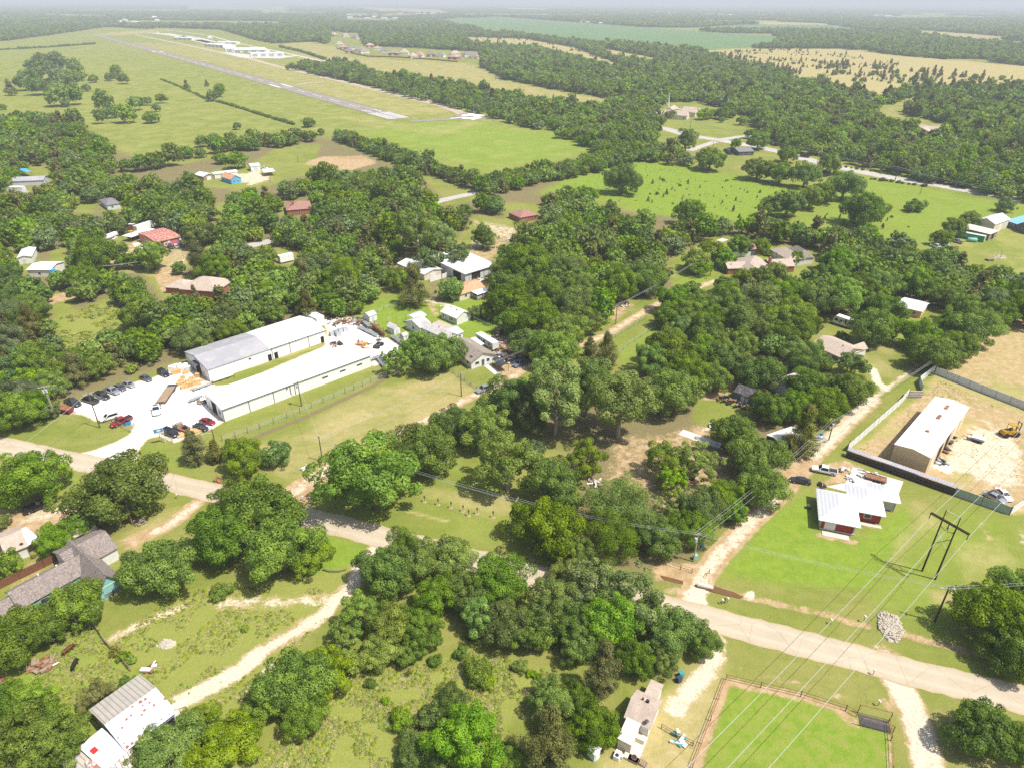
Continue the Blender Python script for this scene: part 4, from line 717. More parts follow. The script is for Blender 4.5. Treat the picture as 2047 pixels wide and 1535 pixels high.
scatter('woodland', 'unbroken leafy woodland beyond the single trees', NEARP, NEARS, RNG.uniform(0, 6.28, len(NEARP)), MIDT)
# far land
def field_mask(px, py):
    m = np.zeros(px.shape, bool)
    for F in [F_AIR, F_MID, F_GRN, F_GR2, F_YRD, F_DRT, F_CR1, F_CR2, F_TAN, F_TN2, F_TN3, F_CHU, F_STRIP]+F_FAR+FARX: m |= pip(px, py, F)
    return m
FARX = [[(290,55),(440,60),(560,95),(640,118),(610,124),(470,92),(330,62)],[(655,92),(660,62),(720,70),(730,92),(960,104),(965,128),(690,118)],[(370,18),(380,6),(580,14),(570,24),(400,20)],[(690,36),(800,38),(800,44),(690,42)],[(1370,330),(1280,250),(1300,225),(1480,240),(1530,270),(1660,318),(1900,360),(2300,420),(2300,700),(-300,700),(-300,330),(240,335),(600,290),(690,262),(900,360),(1130,330)]]
def vnoise(x, y, s, seed):
    r = np.random.default_rng(seed); G_ = r.uniform(0, 1, (256, 256)); u, v = x/s+50, y/s+50; i, j = np.floor(u).astype(int), np.floor(v).astype(int); a, b = u-i, v-j; a = a*a*(3-2*a); b = b*b*(3-2*b)
    g = lambda p, q: G_[p % 256, q % 256]
    return g(i, j)*(1-a)*(1-b)+g(i+1, j)*a*(1-b)+g(i, j+1)*(1-a)*b+g(i+1, j+1)*a*b
FP = []; FS = []
for y0, y1, st, R0, R1 in ((430, 900, 7.8, 3.8, 6.8), (900, 1700, 8.8, 4, 7.5), (1700, 3000, 11.5, 5, 9), (3000, 5500, 20, 9, 16), (5500, 11000, 48, 18, 28), (11000, 26000, 110, 45, 75)):
    xs = np.arange(-.86*y1, .86*y1, st); ys = np.arange(y0, y1, st); X, Y = np.meshgrid(xs, ys); X = X.ravel()+RNG.uniform(-.5, .5, X.size)*st; Y = Y.ravel()+RNG.uniform(-.5, .5, Y.size)*st
    k = np.abs(X) < .84*Y+40; X, Y = X[k], Y[k]
    px, py, dep = to_px(np.stack([X, Y, np.full(X.shape, 5.)], 1))
    gx_, gy_, _ = to_px(np.stack([X, Y, np.zeros(X.shape)], 1))
    d = .55*vnoise(X, Y, 420, 3)+.45*vnoise(X, Y, 150, 5)
    if y0 >= 3000: d = .5*vnoise(X, Y*1.6, 1500, 3)+.5*vnoise(X, Y*2.2, 520, 8)
    keep = ~field_mask(px, py) & ~field_mask(gx_, gy_) & (py < 330) & (d > (.26 if y0 < 1700 else .33 if y0 < 3000 else .45))
    # clear of the trees already placed
    for n in np.where(keep)[0]:
        if Y[n] < 900 and not ok((X[n], Y[n]), R0): keep[n] = False
    X, Y = X[keep], Y[keep]; R = RNG.uniform(R0, R1, len(X)); zz = np.minimum(R*RNG.uniform(.8, 1.2, len(X)), 8)
    FP += list(zip(X, Y, np.full(len(X), -.1))); FS += list(zip(R*1.05, R*1.05, zz))
print('FAR', len(FP))
scatter('forest', 'far-off forest stretching to the hazy horizon', FP, FS, RNG.uniform(0, 6.28, len(FP)), FART)
# cedar scrub in the tan fields, hedge bushes along the pasture fence
CP_ = []; CS_ = []
def scrub(poly, n, r0, r1, thr=.5, z=1):
    Q = np.array(W(poly)); lo, hi = Q.min(0), Q.max(0); X = RNG.uniform(lo[0], hi[0], n); Y = RNG.uniform(lo[1], hi[1], n); k = pip(X, Y, Q) & (vnoise(X, Y, 60, 9) > thr); X, Y = X[k], Y[k]; R = r0+(r1-r0)*RNG.uniform(0, 1, len(X))**2.5
    CP_.extend(zip(X, Y, np.zeros(len(X)))); CS_.extend(zip(R, R, R*1.1))
scrub([(1420,105),(1560,100),(1700,110),(1800,130),(1760,150),(1560,130)], 500, 1.2, 3.5, .45); scrub([(1600,135),(1700,130),(1900,150),(2047,160),(2047,178),(1850,172),(1700,165)], 420, 2, 6, .4); scrub([(940,75),(1050,80),(1150,98),(1230,130),(1180,122),(1000,90)], 500, 1.5, 5, .45); scrub([(1440,112),(1550,135),(1600,150),(1560,152),(1480,130)], 160, 3, 6, .4)
scrub([(870,160),(960,172),(1060,190),(1180,205),(1100,200),(960,182)], 160, 1.5, 5, .3); scrub([(850,150),(930,150),(1010,160),(1100,175),(900,160)], 90, 1, 3, .4); scrub([(1200,335),(1330,318),(1480,352),(1600,385),(1480,440),(1300,430)], 130, .5, 1.5, .5); scrub([(1680,400),(1850,430),(1800,480),(1620,450)], 60, .5, 1.3, .5); scrub([(560,140),(760,180),(860,200),(1000,232),(960,225),(700,160)], 60, 1, 3, .6)
scatter('scrub', 'dark cedar scrub dotted over the dry fields', CP_, CS_, RNG.uniform(0, 6.28, len(CP_)), [tpl('juniper', 2, 0), tpl('cedar', 2, 0), tpl('bush', 2, 0)])
HP = []; HS = []
for pts, st, r0, r1 in (([(323,160),(365,177)], 2.5, .8, 2), ([(365,177),(415,200)], 3.5, .8, 2.2), ([(437,205),(470,214),(520,230),(560,242),(585,250)], 2.6, 1, 2.6), ([(0,101),(40,99),(108,95),(190,89)], 7, 2.5, 5), ([(560,95),(600,104),(650,120)], 9, 3, 5), ([(1640,345),(1760,362),(1850,374)], 3, .8, 2), ([(1690,335),(1790,352),(1850,362)], 4, .8, 2)):
    for p in resample(W(pts), st):
        R = random.uniform(r0, r1); HP.append((p.x+random.uniform(-1, 1), p.y+random.uniform(-1, 1), 0)); HS.append((R, R, R))
scatter('hedge_growth', 'low bushy growth along fences and road verges', HP, HS, RNG.uniform(0, 6.28, len(HP)), [tpl('bush', 2, 0), tpl('bush', 2, 1)])
# weeds and tall grass of the rough meadows
def tuft_mesh(c1, c2, seed):
    r = np.random.default_rng(seed); n = 26; a = r.uniform(0, 6.28, n); d = r.uniform(0, .5, n); P = np.stack([d*np.cos(a), d*np.sin(a), r.uniform(.05, .28, n)], 1); N = np.stack([np.cos(a)*.5, np.sin(a)*.5, np.full(n, 1.2)], 1)+r.normal(0, .4, (n, 3))
    return leaf_mesh('tuft', P, N, .3*r.uniform(.5, 1.2, n), .42, r.uniform(0, 1, n), mleaf('weed_%d' % seed, c1, c2, .35), .0)
TUFT = [bpy.data.objects.new('tuft', tuft_mesh((.20,.27,.025), (.32,.37,.05), 1)), bpy.data.objects.new('tuft', tuft_mesh((.27,.33,.03), (.40,.44,.06), 2)), bpy.data.objects.new('tuft', tuft_mesh((.34,.32,.10), (.46,.42,.17), 3))]
GPP = []; GSS = []
def tufts(poly, n, r0, r1, thr=.35):
    Q = np.array(W(poly)); lo, hi = Q.min(0), Q.max(0); X = RNG.uniform(lo[0], hi[0], n); Y = RNG.uniform(lo[1], hi[1], n)
    k = pip(X, Y, Q) & (vnoise(X, Y, 3.2, 12)*.6+vnoise(X, Y, 11, 13)*.4 > thr)
    for P in (TRK, [(690,1190),(640,1205),(600,1200),(530,1205),(500,1200),(440,1205)]): k &= (dseg(X, Y, W(P), False) > 1.9)|(RNG.uniform(0, 1, n) < .04)
    X, Y = X[k], Y[k]; R = r0+(r1-r0)*RNG.uniform(0, 1, len(X))**2
    GPP.extend(zip(X, Y, np.full(len(X), -.03))); GSS.extend(zip(R, R, R*RNG.uniform(.5, 1.3, len(X))))
tufts(MEAD, 11000, .25, .8, .42); tufts([(560,1420),(660,1290),(860,1330),(950,1300),(1100,1340),(1040,1440),(900,1600),(500,1600)], 14000, .25, .85, .42); tufts([(0,1440),(110,1290),(180,1240),(280,1360),(190,1440)], 4000, .25, .7, .4); tufts([(112,640),(215,598),(255,640),(260,672),(215,708),(108,722)], 2500, .5, 1.6, .4)
tufts([(1075,378),(1330,315),(1640,385),(1560,440),(1340,455),(1100,386)], 2500, .5, 1.2, .5); tufts([(1845,790),(1880,760),(2000,815),(1880,795)], 700, .2, .5, .35); tufts([(1870,870),(2000,860),(2040,960),(1930,960)], 250, .2, .45, .5); tufts([(1710,905),(1840,800),(1870,820),(1780,910)], 700, .2, .5, .45)
scatter('weeds', 'rough weeds and tall grass covering the meadows', GPP, GSS, RNG.uniform(0, 6.28, len(GPP)), TUFT)
print('TUFTS', len(GPP))
# ---------------------------------------------------------------- buildings
M_ = dict(
 white_metal=mat('white_metal_sheet', (.86,.86,.84), .45, 0, .03, .25, spec=.4, rib=('X',.55,.05)), white_roof=mat('white_metal_roof', (.72,.72,.73), .45, 0, .04, .2, spec=.35, rib=('X',.45,.07), c2=(.62,.60,.57), thr=.66),
 grey_roof=mat('weathered_metal_roof', (.37,.36,.38), .55, .05, .1, .12, c2=(.45,.43,.42), thr=.55, rib=('X',.5,.1)), wall_w=mat('white_siding', (.72,.71,.68), .7, 0, .06, .5), wall_g=mat('pale_grey_siding', (.55,.57,.58), .7, 0, .08, .5),
 shg_br=mat('brown_shingles', (.27,.225,.185), .95, 0, .22, .9, c2=(.34,.29,.24), thr=.56), shg_tan=mat('tan_shingles', (.46,.37,.30), .95, 0, .16, .9, c2=(.39,.31,.25), thr=.56), shg_gr=mat('dark_brown_shingles', (.20,.165,.15), .95, 0, .3, 1.3, c2=(.30,.25,.22), thr=.52),
 shg_pale=mat('pale_worn_shingles', (.52,.49,.46), .95, 0, .15, .6, c2=(.38,.35,.32), thr=.6), shg_or=mat('orange_shingles', (.56,.30,.17), .9, 0, .15, .8, c2=(.62,.40,.26), thr=.6), shg_red=mat('red_brown_shingles', (.33,.17,.14), .9, 0, .18, .8), shg_blk=mat('black_shingles', (.07,.07,.08), .9, 0, .2, .8, c2=(.30,.22,.22), thr=.58),
 red_roof=mat('flaking_red_roof', (.40,.12,.08), .7, 0, .2, .5, c2=(.62,.48,.44), thr=.55, sc2=1.3), brick=mat('brick_wall', (.34,.13,.085), .9, 0, .2, 2), tan=mat('tan_wall', (.66,.48,.28), .7, 0, .05, .5), red_sid=mat('barn_red_siding', (.30,.035,.035), .6, 0, .15, .8, rib=('X',1.2,.2)),
 teal=mat('teal_siding', (.26,.55,.50), .7, 0, .07, .6, rib=('X',.8,.12)), dark=mat('dark_opening', (.02,.018,.018), .9, 0, .3, 1), dkgrey=mat('dark_grey_wall', (.10,.105,.12), .7, 0, .15, .6), blue=mat('bright_blue_wall', (.10,.42,.72), .6, 0, .08, .6), bluer=mat('blue_metal_roof', (.25,.50,.72), .4, 0, .08, .3, rib=('X',.5,.1)),
 glass=mat('window_glass', (.05,.06,.07), .12, 0, .2, 1, spec=.6), frame=mat('white_trim', (.75,.75,.73), .6, 0, .05, 1), steel=mat('dark_steel', (.09,.085,.085), .55, .3, .15, 1), wood=mat('weathered_wood', (.30,.22,.15), .9, 0, .25, 1.5), redwood=mat('red_brown_wood', (.20,.085,.045), .85, 0, .25, 1.2, rib=('X',1.1,.3)), newwood=mat('fresh_lumber', (.62,.38,.16), .8, 0, .18, 1.5),
 rust=mat('rust', (.24,.10,.05), .85, 0, .3, 1.2, c2=(.36,.20,.12), thr=.55), conc=mat('concrete', (.55,.52,.47), .9, 0, .1, .6), galv=mat('galvanised_sheet', (.50,.53,.55), .4, .35, .08, .4, rib=('X',1.3,.12)), pink=mat('faded_red_door', (.55,.16,.18), .6, 0, .1, .5), bl_tarp=mat('blue_tarp', (.07,.42,.75), .4, 0, .1, .8), black=mat('black_plastic', (.025,.025,.028), .5, 0, .2, 1),
 trim_dk=mat('dark_trim', (.10,.10,.12), .6, 0, .1, 1), rustspot=mat('roof_with_rust_spots', (.50,.50,.58), .6, .05, .06, .5, c2=(.30,.10,.05), thr=.565, sc2=1.9), ribtan=mat('old_ribbed_roof', (.46,.42,.36), .7, .1, .12, .6, rib=('X',.45,.35)), ruststripe=mat('rust_striped_roof', (.62,.56,.52), .7, 0, .15, .8, rib=('X',.5,.6), c2=(.36,.12,.06), thr=.52, sc2=.9), green=mat('green_container_paint', (.02,.27,.12), .5, 0, .1, .5, rib=('X',1.6,.15)), cream=mat('cream_wall', (.66,.58,.45), .8, 0, .08, .6), yellow=mat('machine_yellow', (.45,.26,.02), .55, 0, .15, 1), pinkroof=mat('worn_pink_roof', (.62,.53,.50), .9, 0, .1, .5, c2=(.35,.10,.12), thr=.66, sc2=.7))
class Bld:
    def __init__(s, name, label, cat, A, B, C, z=0, group=None, dims=None):
        O, b, c = at(*A, z), at(*B, z), at(*C, z); O.z = b.z = c.z = 0
        u = (b-O).normalized(); s.L = (b-O).length; n = Vector((-u.y, u.x, 0)); d = (c-O).dot(n)
        s.s = 1 if d > 0 else -1; s.W = abs(d)
        if dims: s.L, s.W = dims[0] or s.L, dims[1] or s.W
        s.e = empty(name, O, math.atan2(u.y, u.x), label, cat, group); s.kids = []
    def m(s, p): return Vector((p[0], s.s*p[1], p[2]))
    def part(s, name, mb, mtl, parent=None, smooth=False):
        mb.v = [tuple(s.m(v)) for v in mb.v]; o = mb.build(name, mtl, parent or s.e, smooth); s.kids.append(o); return o
    def sec(s, rng, e, r, kind='gable', axis='x', oh=.35, th=.16, wall=None, roof=None, wn='wall', rn='roof', open_=False, z0=0):
        x0, x1, y0, y1 = rng; wb = MB(); rb = MB(); A = (axis == 'x')
        def P(u, v, z): return (u, v, z) if A else (v, u, z)
        u0, u1, v0, v1 = (x0, x1, y0, y1) if A else (y0, y1, x0, x1); vm = (v0+v1)/2; k = oh*(r-e)/max(.1, (vm-v0))
        if kind == 'gable':
            pr = [(v0, z0), (v1, z0), (v1, e), (vm, r-.01), (v0, e)]
            wb.add([P(u0, a, b) for a, b in pr]+[P(u1, a, b) for a, b in pr], [(0,1,2,3,4), (9,8,7,6,5)]+[(i, (i+1) % 5, 5+(i+1) % 5, 5+i) for i in (0, 1, 4)])
            for va in (v0-oh, v1+oh): rb.slab([P(u0-oh, va, e-k+th), P(u1+oh, va, e-k+th), P(u1+oh, vm, r+th), P(u0-oh, vm, r+th)], th)
        elif kind == 'hip':
            wb.add([P(u, v, z) for z in (z0, e) for u, v in ((u0, v0), (u1, v0), (u1, v1), (u0, v1))], [(0,1,5,4), (1,2,6,5), (2,3,7,6), (3,0,4,7)])
            h = (v1-v0)/2+oh; c = [P(u0-oh, v0-oh, e), P(u1+oh, v0-oh, e), P(u1+oh, v1+oh, e), P(u0-oh, v1+oh, e), P(min(u0-oh+h, (u0+u1)/2), vm, r), P(max(u1+oh-h, (u0+u1)/2), vm, r)]
            lo = [(a, b, z-th) for a, b, z in c[:4]]
            rb.add(c+lo, [(0,1,5,4), (2,3,4,5), (3,0,4), (1,2,5), (0,6,7,1), (1,7,8,2), (2,8,9,3), (3,9,6,0), (6,9,8,7)])
        elif kind == 'shed':
            if not open_: wb.add([P(u, v, z) for u, v, z in ((u0,v0,z0),(u1,v0,z0),(u1,v1,z0),(u0,v1,z0),(u0,v0,e),(u1,v0,e),(u1,v1,r),(u0,v1,r))], [(0,1,5,4), (1,2,6,5), (2,3,7,6), (3,0,4,7)])
            g = oh*(r-e)/max(.1, v1-v0); rb.slab([P(u0-oh, v0-oh, e-g+th), P(u1+oh, v0-oh, e-g+th), P(u1+oh, v1+oh, r+g+th), P(u0-oh, v1+oh, r+g+th)], th)
        if wall and not open_: s.part(wn, wb, wall)
        if roof: return s.part(rn, rb, roof)
    def plate(s, side, u, z, w, h, d0, d1, rng=None):
        x0, x1, y0, y1 = rng or (0, s.L, 0, s.W); mb = MB()
        if side == 'f': mb.b2(u-w/2, u+w/2, y0-d1, y0-d0, z, z+h)
        if side == 'b': mb.b2(u-w/2, u+w/2, y1+d0, y1+d1, z, z+h)
        if side == 'l': mb.b2(x0-d1, x0-d0, u-w/2, u+w/2, z, z+h)
        if side == 'r': mb.b2(x1+d0, x1+d1, u-w/2, u+w/2, z, z+h)
        return mb
    def win(s, side, u, z=1.0, w=1.2, h=1.1, rng=None, fm=None):
        f = s.part('window', s.plate(side, u, z, w, h, -.05, .05, rng), fm or M_['frame']); s.part('pane', s.plate(side, u, z+.1, w-.2, h-.2, .05, .07, rng), M_['glass'], f)
    def door(s, side, u, w=1.0, h=2.1, mtl=None, rng=None, name='door', z=.02):
        return s.part(name, s.plate(side, u, z, w, h, -.05, .06, rng), mtl or M_['frame'])
    def posts(s, pts, h, r=.06, mtl=None, name='post'):
        for x, y in pts: s.part(name, MB().tube([(x, y, 0), (x, y, h)], r, 6), mtl or M_['frame'])
    def vent(s, x, y, z, mtl=None, name='roof_vent', r=.16): s.part(name, MB().tube([(x, y, z-.4), (x, y, z+.35)], r, 8), mtl or M_['trim_dk'])
def LM(b, x, y, z=0): return b.e.location+Matrix.Rotation(b.e.rotation_euler.z, 3, 'Z') @ b.m((x, y, z))
# --- the two long white warehouses
b = Bld('warehouse', 'long gabled white warehouse with a weathered grey front half of the roof', 'warehouse', (420.3,763), (652.7,682.4), (373,727.5)); L, Wd = b.L, b.W; e = hgt((420.3,763), (415.5,739)); r = e+1.5
WE = e; m_ = .5*L
b.sec((0, L, 0, Wd), e, r, wall=M_['white_metal'], roof=None); 
for x0, x1, mt in ((-.2, m_, 'grey_roof'), (m_, L+.2, 'white_roof')):
    rb = MB()
    for va in (-.25, Wd+.25): rb.slab([(x0, va, e+.02), (x1, va, e+.02), (x1, Wd/2, r+.16), (x0, Wd/2, r+.16)], .14)
    b.part('roof', rb, M_[mt])
b.door('l', Wd*.45, 3.6, min(4, e), M_['dark'], name='loading_door'); b.door('l', Wd*.22, 1, 2.1, M_['wall_g'])
b.part('awning', MB().b2(-1.1, -.06, Wd*.45-2.1, Wd*.45+2.1, e*.92, e*.92+.08), M_['trim_dk'])
for u in (.49, .545, .965): b.door('f', u*L, 1.2, 2.2, M_['dark'])
tr = MB()
for u in (.515, .67, .84): tr.b2(u*L-.07, u*L+.07, -.1, -.02, .1, e-.05)
tr.b2(-.08, 0-.01, -.1, 0-.02, 0, e); tr.b2(m_, L, -.34, -.26, e-.1, e+.1); b.part('trim', tr, M_['trim_dk'])
tr = MB(); tr.slab([(-.3,-.3,e+.08),(-.3,Wd/2,r+.22),(-.22,Wd/2,r+.22),(-.22,-.3,e+.08)], .2); tr.slab([(-.3,Wd+.3,e+.08),(-.3,Wd/2,r+.22),(-.22,Wd/2,r+.22),(-.22,Wd+.3,e+.08)], .2); b.part('gable_trim', tr, M_['trim_dk'])
b.win('f', L*.33, 2.6, .9, .8); WB = b
b = Bld('storage_box', 'small white box-shaped shed behind the far end of the warehouse', 'shed', (635,655), (650,649), (616,640)); b.sec((0, b.L, 0, b.W), 3.2, 3.5, 'shed', wall=M_['white_metal'], roof=M_['white_roof'], oh=.1); b.door('r', b.W/2, 1.2, 2.1, M_['wall_g'])
b = Bld('warehouse', 'long low-roofed white warehouse with dark vertical trim beside the lawn', 'warehouse', (450,842.5), (741.7,733), (414,810)); L, Wd = b.L, b.W; e = hgt((450,842.5), (444.5,818.7)); r = e+.7; SB = b
b.sec((0, L, 0, Wd), e, r, wall=M_['white_metal'], roof=M_['white_roof'], oh=.25)
b.door('l', Wd*.52, 3.2, min(3.6, e*.9), M_['dark'], name='loading_door'); b.win('l', Wd*.22, 1.2, 1.6, 1.4); b.door('l', Wd*.8, 1, 2.1, M_['wall_g'])
tr = MB()
for u in (.155, .31, .45): tr.b2(u*L-.08, u*L+.08, -.1, -.02, .1, e)
tr.b2(-.27, L+.27, -.33, -.27, e-.05, e+.14); tr.b2(-.08, .0, -.09, .06, 0, e); b.part('trim', tr, M_['trim_dk'])
for u in (.66, .79, .915): b.win('f', u*L, e*.5, 1.9, .5, fm=M_['trim_dk'])
b.part('downpipe', MB().tube([(L*.42,-.16,e-.1),(L*.42,-.16,1.0),(L*.43,-.5,.2)], .08, 6), M_['steel']); b.part('wall_light', MB().box((L*.40,-.18,e-.6), (.35,.25,.3)), M_['steel'])
for u, v in ((.36,.75),(.45,.7),(.47,.7),(.2,.9),(.62,.3)): b.vent(u*L, v*Wd, r-abs(v-.5)*2*(r-e)+.2, M_['frame'], r=.2)
# --- sheds and houses in the green yard
b = Bld('garden_shed', 'small white gabled shed alone on the lawn behind the warehouse', 'shed', (739.2,644.6), (754,639), (729.9,637.5)); b.sec((0,b.L,0,b.W), 2.1, 3.0, axis='x', wall=M_['wall_w'], roof=M_['shg_pale'], oh=.15); b.door('f', b.L/2, .9, 1.8, M_['wall_g'])
b = Bld('garden_shed', 'white shed with a stained roof beside the steel stacks', 'shed', (788.4,670.4), (800.5,665.5), (776.9,663.5)); b.sec((0,b.L,0,b.W), 2.3, 3.3, axis='y', wall=M_['wall_w'], roof=M_['shg_pale'], oh=.2); b.door('f', b.L/2, .9, 1.9, M_['wall_g'])
b = Bld('garden_shed', 'tiny white shed in front of the rambling white house', 'shed', (807.3,681.7), (816.6,678.4), (802.3,676.5)); b.sec((0,b.L,0,b.W), 1.7, 2.3, axis='x', wall=M_['wall_w'], roof=M_['shg_pale'], oh=.15); b.win('f', b.L*.55, .8, .7, .6)
b = Bld('carport', 'open carport with an arched pale blue metal roof', 'carport', (830.2,639.4), (853.4,630.1), (813.4,630.1), z=2.6); L, Wd = b.L, b.W; rb = MB()
for i in range(6):
    f = lambda t: 2.5+.75*math.sin(math.pi*t); t0, t1 = i/6, (i+1)/6; rb.slab([(0,t0*Wd,f(t0)),(L,t0*Wd,f(t0)),(L,t1*Wd,f(t1)),(0,t1*Wd,f(t1))], .06)
b.part('roof', rb, mat('pale_blue_metal', (.58,.66,.73), .4, .1, .06, .4, rib=('X',.5,.08))); b.posts([(.1,.1),(L-.1,.1),(.1,Wd-.1),(L-.1,Wd-.1),(L/2,.1),(L/2,Wd-.1)], 2.5, .06, M_['steel'])
b = Bld('house', 'plain little white gabled house on the lawn', 'house', (913.7,650.5), (882.1,636.6), (940.6,639)); L, Wd = b.L, b.W
b.sec((0,L,0,Wd), 2.6, 4.2, wall=M_['wall_w'], roof=mat('dusty_white_roof', (.62,.58,.55), .8, 0, .08, .4, c2=(.5,.44,.4), thr=.62), oh=.3)
for u, k in ((.12,'d'),(.3,'w'),(.42,'w'),(.68,'d'),(.85,'w')): (b.door('f', u*L, .9, 2, M_['wall_g']) if k == 'd' else b.win('f', u*L, .9, .9, 1.1))
b.vent(L*.35, Wd*.4, 4.0); b.vent(L*.75, Wd*.45, 4.1)
b = Bld('house', 'rambling white house with several joined pale roofs', 'house', (894.2,691.4), (815,656), (928.5,679.3)); L, Wd = b.L, b.W; pr = M_['shg_pale']
b.sec((0, L*.72, 0, Wd*.62), 2.7, 4.0, wall=M_['wall_w'], roof=pr); b.sec((0, L*.3, Wd*.30, Wd), 2.65, 3.7, axis='y', wall=M_['wall_w'], roof=pr, wn='wing_wall', rn='wing_roof'); b.sec((L*.62, L, -Wd*.1, Wd*.55), 2.8, 4.3, axis='y', wall=M_['wall_w'], roof=pr, wn='wing_wall', rn='wing_roof'); b.sec((L*.32, L*.62, Wd*.62, Wd*1.1), 2.3, 2.5, 'shed', wall=None, roof=M_['shg_tan'], open_=True, rn='patio_roof')
b.posts([(L*.33,Wd*1.08),(L*.6,Wd*1.08)], 2.3); b.win('l', Wd*.25, 1, 1.1, 1); b.win('l', Wd*.8, 1, 1.1, 1); b.win('f', L*.2, 1, 1.2, 1.1); b.win('f', L*.45, 1, 1.2, 1.1); b.win('f', L*.8, 1.1, 1.2, 1.1, (0,L,-Wd*.1,Wd)); b.vent(L*.3, Wd*.3, 4.1); b.vent(L*.5, Wd*.35, 4.1)
b = Bld('house', 'white house under a plain brown gabled roof by the lane', 'house', (942.5,738.2), (897,706.5), (988,723)); L, Wd = b.L, b.W
b.sec((0,L,0,Wd), 2.6, 4.5, wall=M_['wall_w'], roof=M_['shg_br'], oh=.45); b.win('l', Wd*.25, 1.0, 1.6, 1.1); b.win('l', Wd*.72, .9, 1.2, 1.2); b.door('l', Wd*.5, 1.0, 2.1, M_['trim_dk'])
for u in (.15,.4,.65): b.win('f', u*L, 1, 1.2, 1.1)
b.part('skylight', MB().slab([(L*.08,Wd*.10,3.2),(L*.18,Wd*.10,3.2),(L*.18,Wd*.17,3.47),(L*.08,Wd*.17,3.47)], .1), M_['steel']); b.vent(L*.6, Wd*.55, 4.6, M_['frame'])
def canopy(label, c, z, mtl, thick=.1, posts=True, arch=0, name='carport', wallm=None, pm='steel'):
    b = Bld(name, label, 'carport', c[0], c[1], c[3], z=z); L, Wd = b.L, b.W; rb = MB()
    if arch:
        for i in range(6):
            f = lambda t: z+arch*math.sin(math.pi*t); t0, t1 = i/6, (i+1)/6; rb.slab([(0,t0*Wd,f(t0)),(L,t0*Wd,f(t0)),(L,t1*Wd,f(t1)),(0,t1*Wd,f(t1))], thick)
    else: rb.slab([(0,0,z),(L,0,z),(L,Wd,z+.15),(0,Wd,z+.15)], thick)
    b.part('roof', rb, mtl); b.posts([(.15,.15),(L-.15,.15),(.15,Wd-.15),(L-.15,Wd-.15)], z-.08, .07, M_[pm])
    if wallm: b.part('back_wall', MB().b2(.1, L-.1, Wd-.12, Wd-.04, 0, z-.05), wallm); b.part('side_wall', MB().b2(.05, .12, .1, Wd-.15, 0, z-.05), wallm)
    return b
canopy('black arched metal carport beside the brown-roofed house', [(1001.9,734),(983.3,718.3),(994.4,715.1),(1014.8,727.6)], 2.2, mat('black_metal_roof', (.075,.08,.09), .35, .2, .1, .4, rib=('X',.5,.2)), .06, arch=.6)
canopy('flat white carport roof behind the brown-roofed house', [(955,692),(936.9,677.5),(950.8,676),(969,689)], 2.6, M_['white_roof'])
b = Bld('house', 'low white-roofed house left of the big metal shop', 'house', (848,548.5), (795.4,526.5), (864,540.5), z=2.8); L, Wd = b.L, max(b.W, 9); b.sec((0,L,0,Wd), 2.7, 3.7, wall=M_['cream'], roof=M_['white_roof']); b.door('l', Wd*.5, 2.6, 2.1, M_['wall_w'], name='garage_door'); b.win('f', L*.4); b.win('f', L*.75)
# big metal shop
b = Bld('metal_shop', 'big metal shop with a white sheet roof and striped grey walls', 'workshop', (929.5,548.5), (993.2,529.4), (903.1,536.7), z=4.0); L, Wd = b.L, b.W; L0 = L; Wd = max(Wd, 17)
b.sec((.6,L-.6,.6,Wd), 3.9, 4.6, 'shed', wall=mat('striped_grey_siding', (.60,.61,.62), .5, .1, .05, .4, rib=('X',.12,.35)), roof=M_['white_roof'], oh=.7); R_ = (.6,L-.6,.6,Wd)
b.door('f', L*.36, 4.6, 3.3, M_['dark'], R_, name='open_bay'); b.door('l', Wd*.35, 5, 3.3, M_['dark'], R_, name='open_bay'); b.part('step', MB().b2(L*.22, L*.5, -2.6, .5, .0, .25), M_['conc'])
b.sec((L*.0, L*.62, Wd, Wd*1.5), 4.2, 4.6, 'shed', wall=None, roof=M_['white_roof'], open_=True, rn='lean_to_roof'); b.posts([(L*.05,Wd*1.48),(L*.55,Wd*1.48),(L*.3,Wd*1.48)], 4.4, .09, M_['steel'])
b = Bld('house', 'small house with an orange shingle roof and a white porch', 'house', (919.2,602.7), (968,587), (905,588)); L, Wd = b.L, max(b.W, 9); b.sec((0,L,0,Wd), 2.7, 4.1, wall=M_['cream'], roof=M_['shg_or'], oh=.4); b.vent(L*.45, Wd*.45, 4.1); b.vent(L*.55, Wd*.4, 4.0); b.win('f', L*.25); b.door('f', L*.55)
po = MB(); po.slab([(L*.44,-4.2,2.5),(L*.98,-4.2,2.5),(L*.98,.2,2.75),(L*.44,.2,2.75)], .12); b.part('porch_roof', po, M_['white_roof']); b.part('porch_floor', MB().b2(L*.46, L*.96, -4.0, -.05, .1, .5), M_['wood']); rl = MB()
for z in (.95, 1.4): rl.b2(L*.46, L*.96, -4.0, -3.9, z, z+.12); rl.b2(L*.46, L*.465, -4, 0-.1, z, z+.12); rl.b2(L*.955, L*.96, -4, -.1, z, z+.12)
b.part('porch_railing', rl, M_['frame']); b.posts([(L*.46,-3.95),(L*.96,-3.95),(L*.71,-3.95)], 2.5)
canopy('pale metal roof peeking out beneath the middle trees', [(1013,511),(1028,506),(1015,500),(1000,505)], 2.8, M_['grey_roof'])
b = Bld('house', 'low house with a red-brown roof half hidden by trees', 'house', (1040,446), (1075,440), (1015,436)); b.sec((0,b.L,0,b.W), 2.8, 5.0, 'hip', wall=M_['brick'], roof=M_['shg_red']); b.win('f', b.L*.3); b.win('f', b.L*.7)
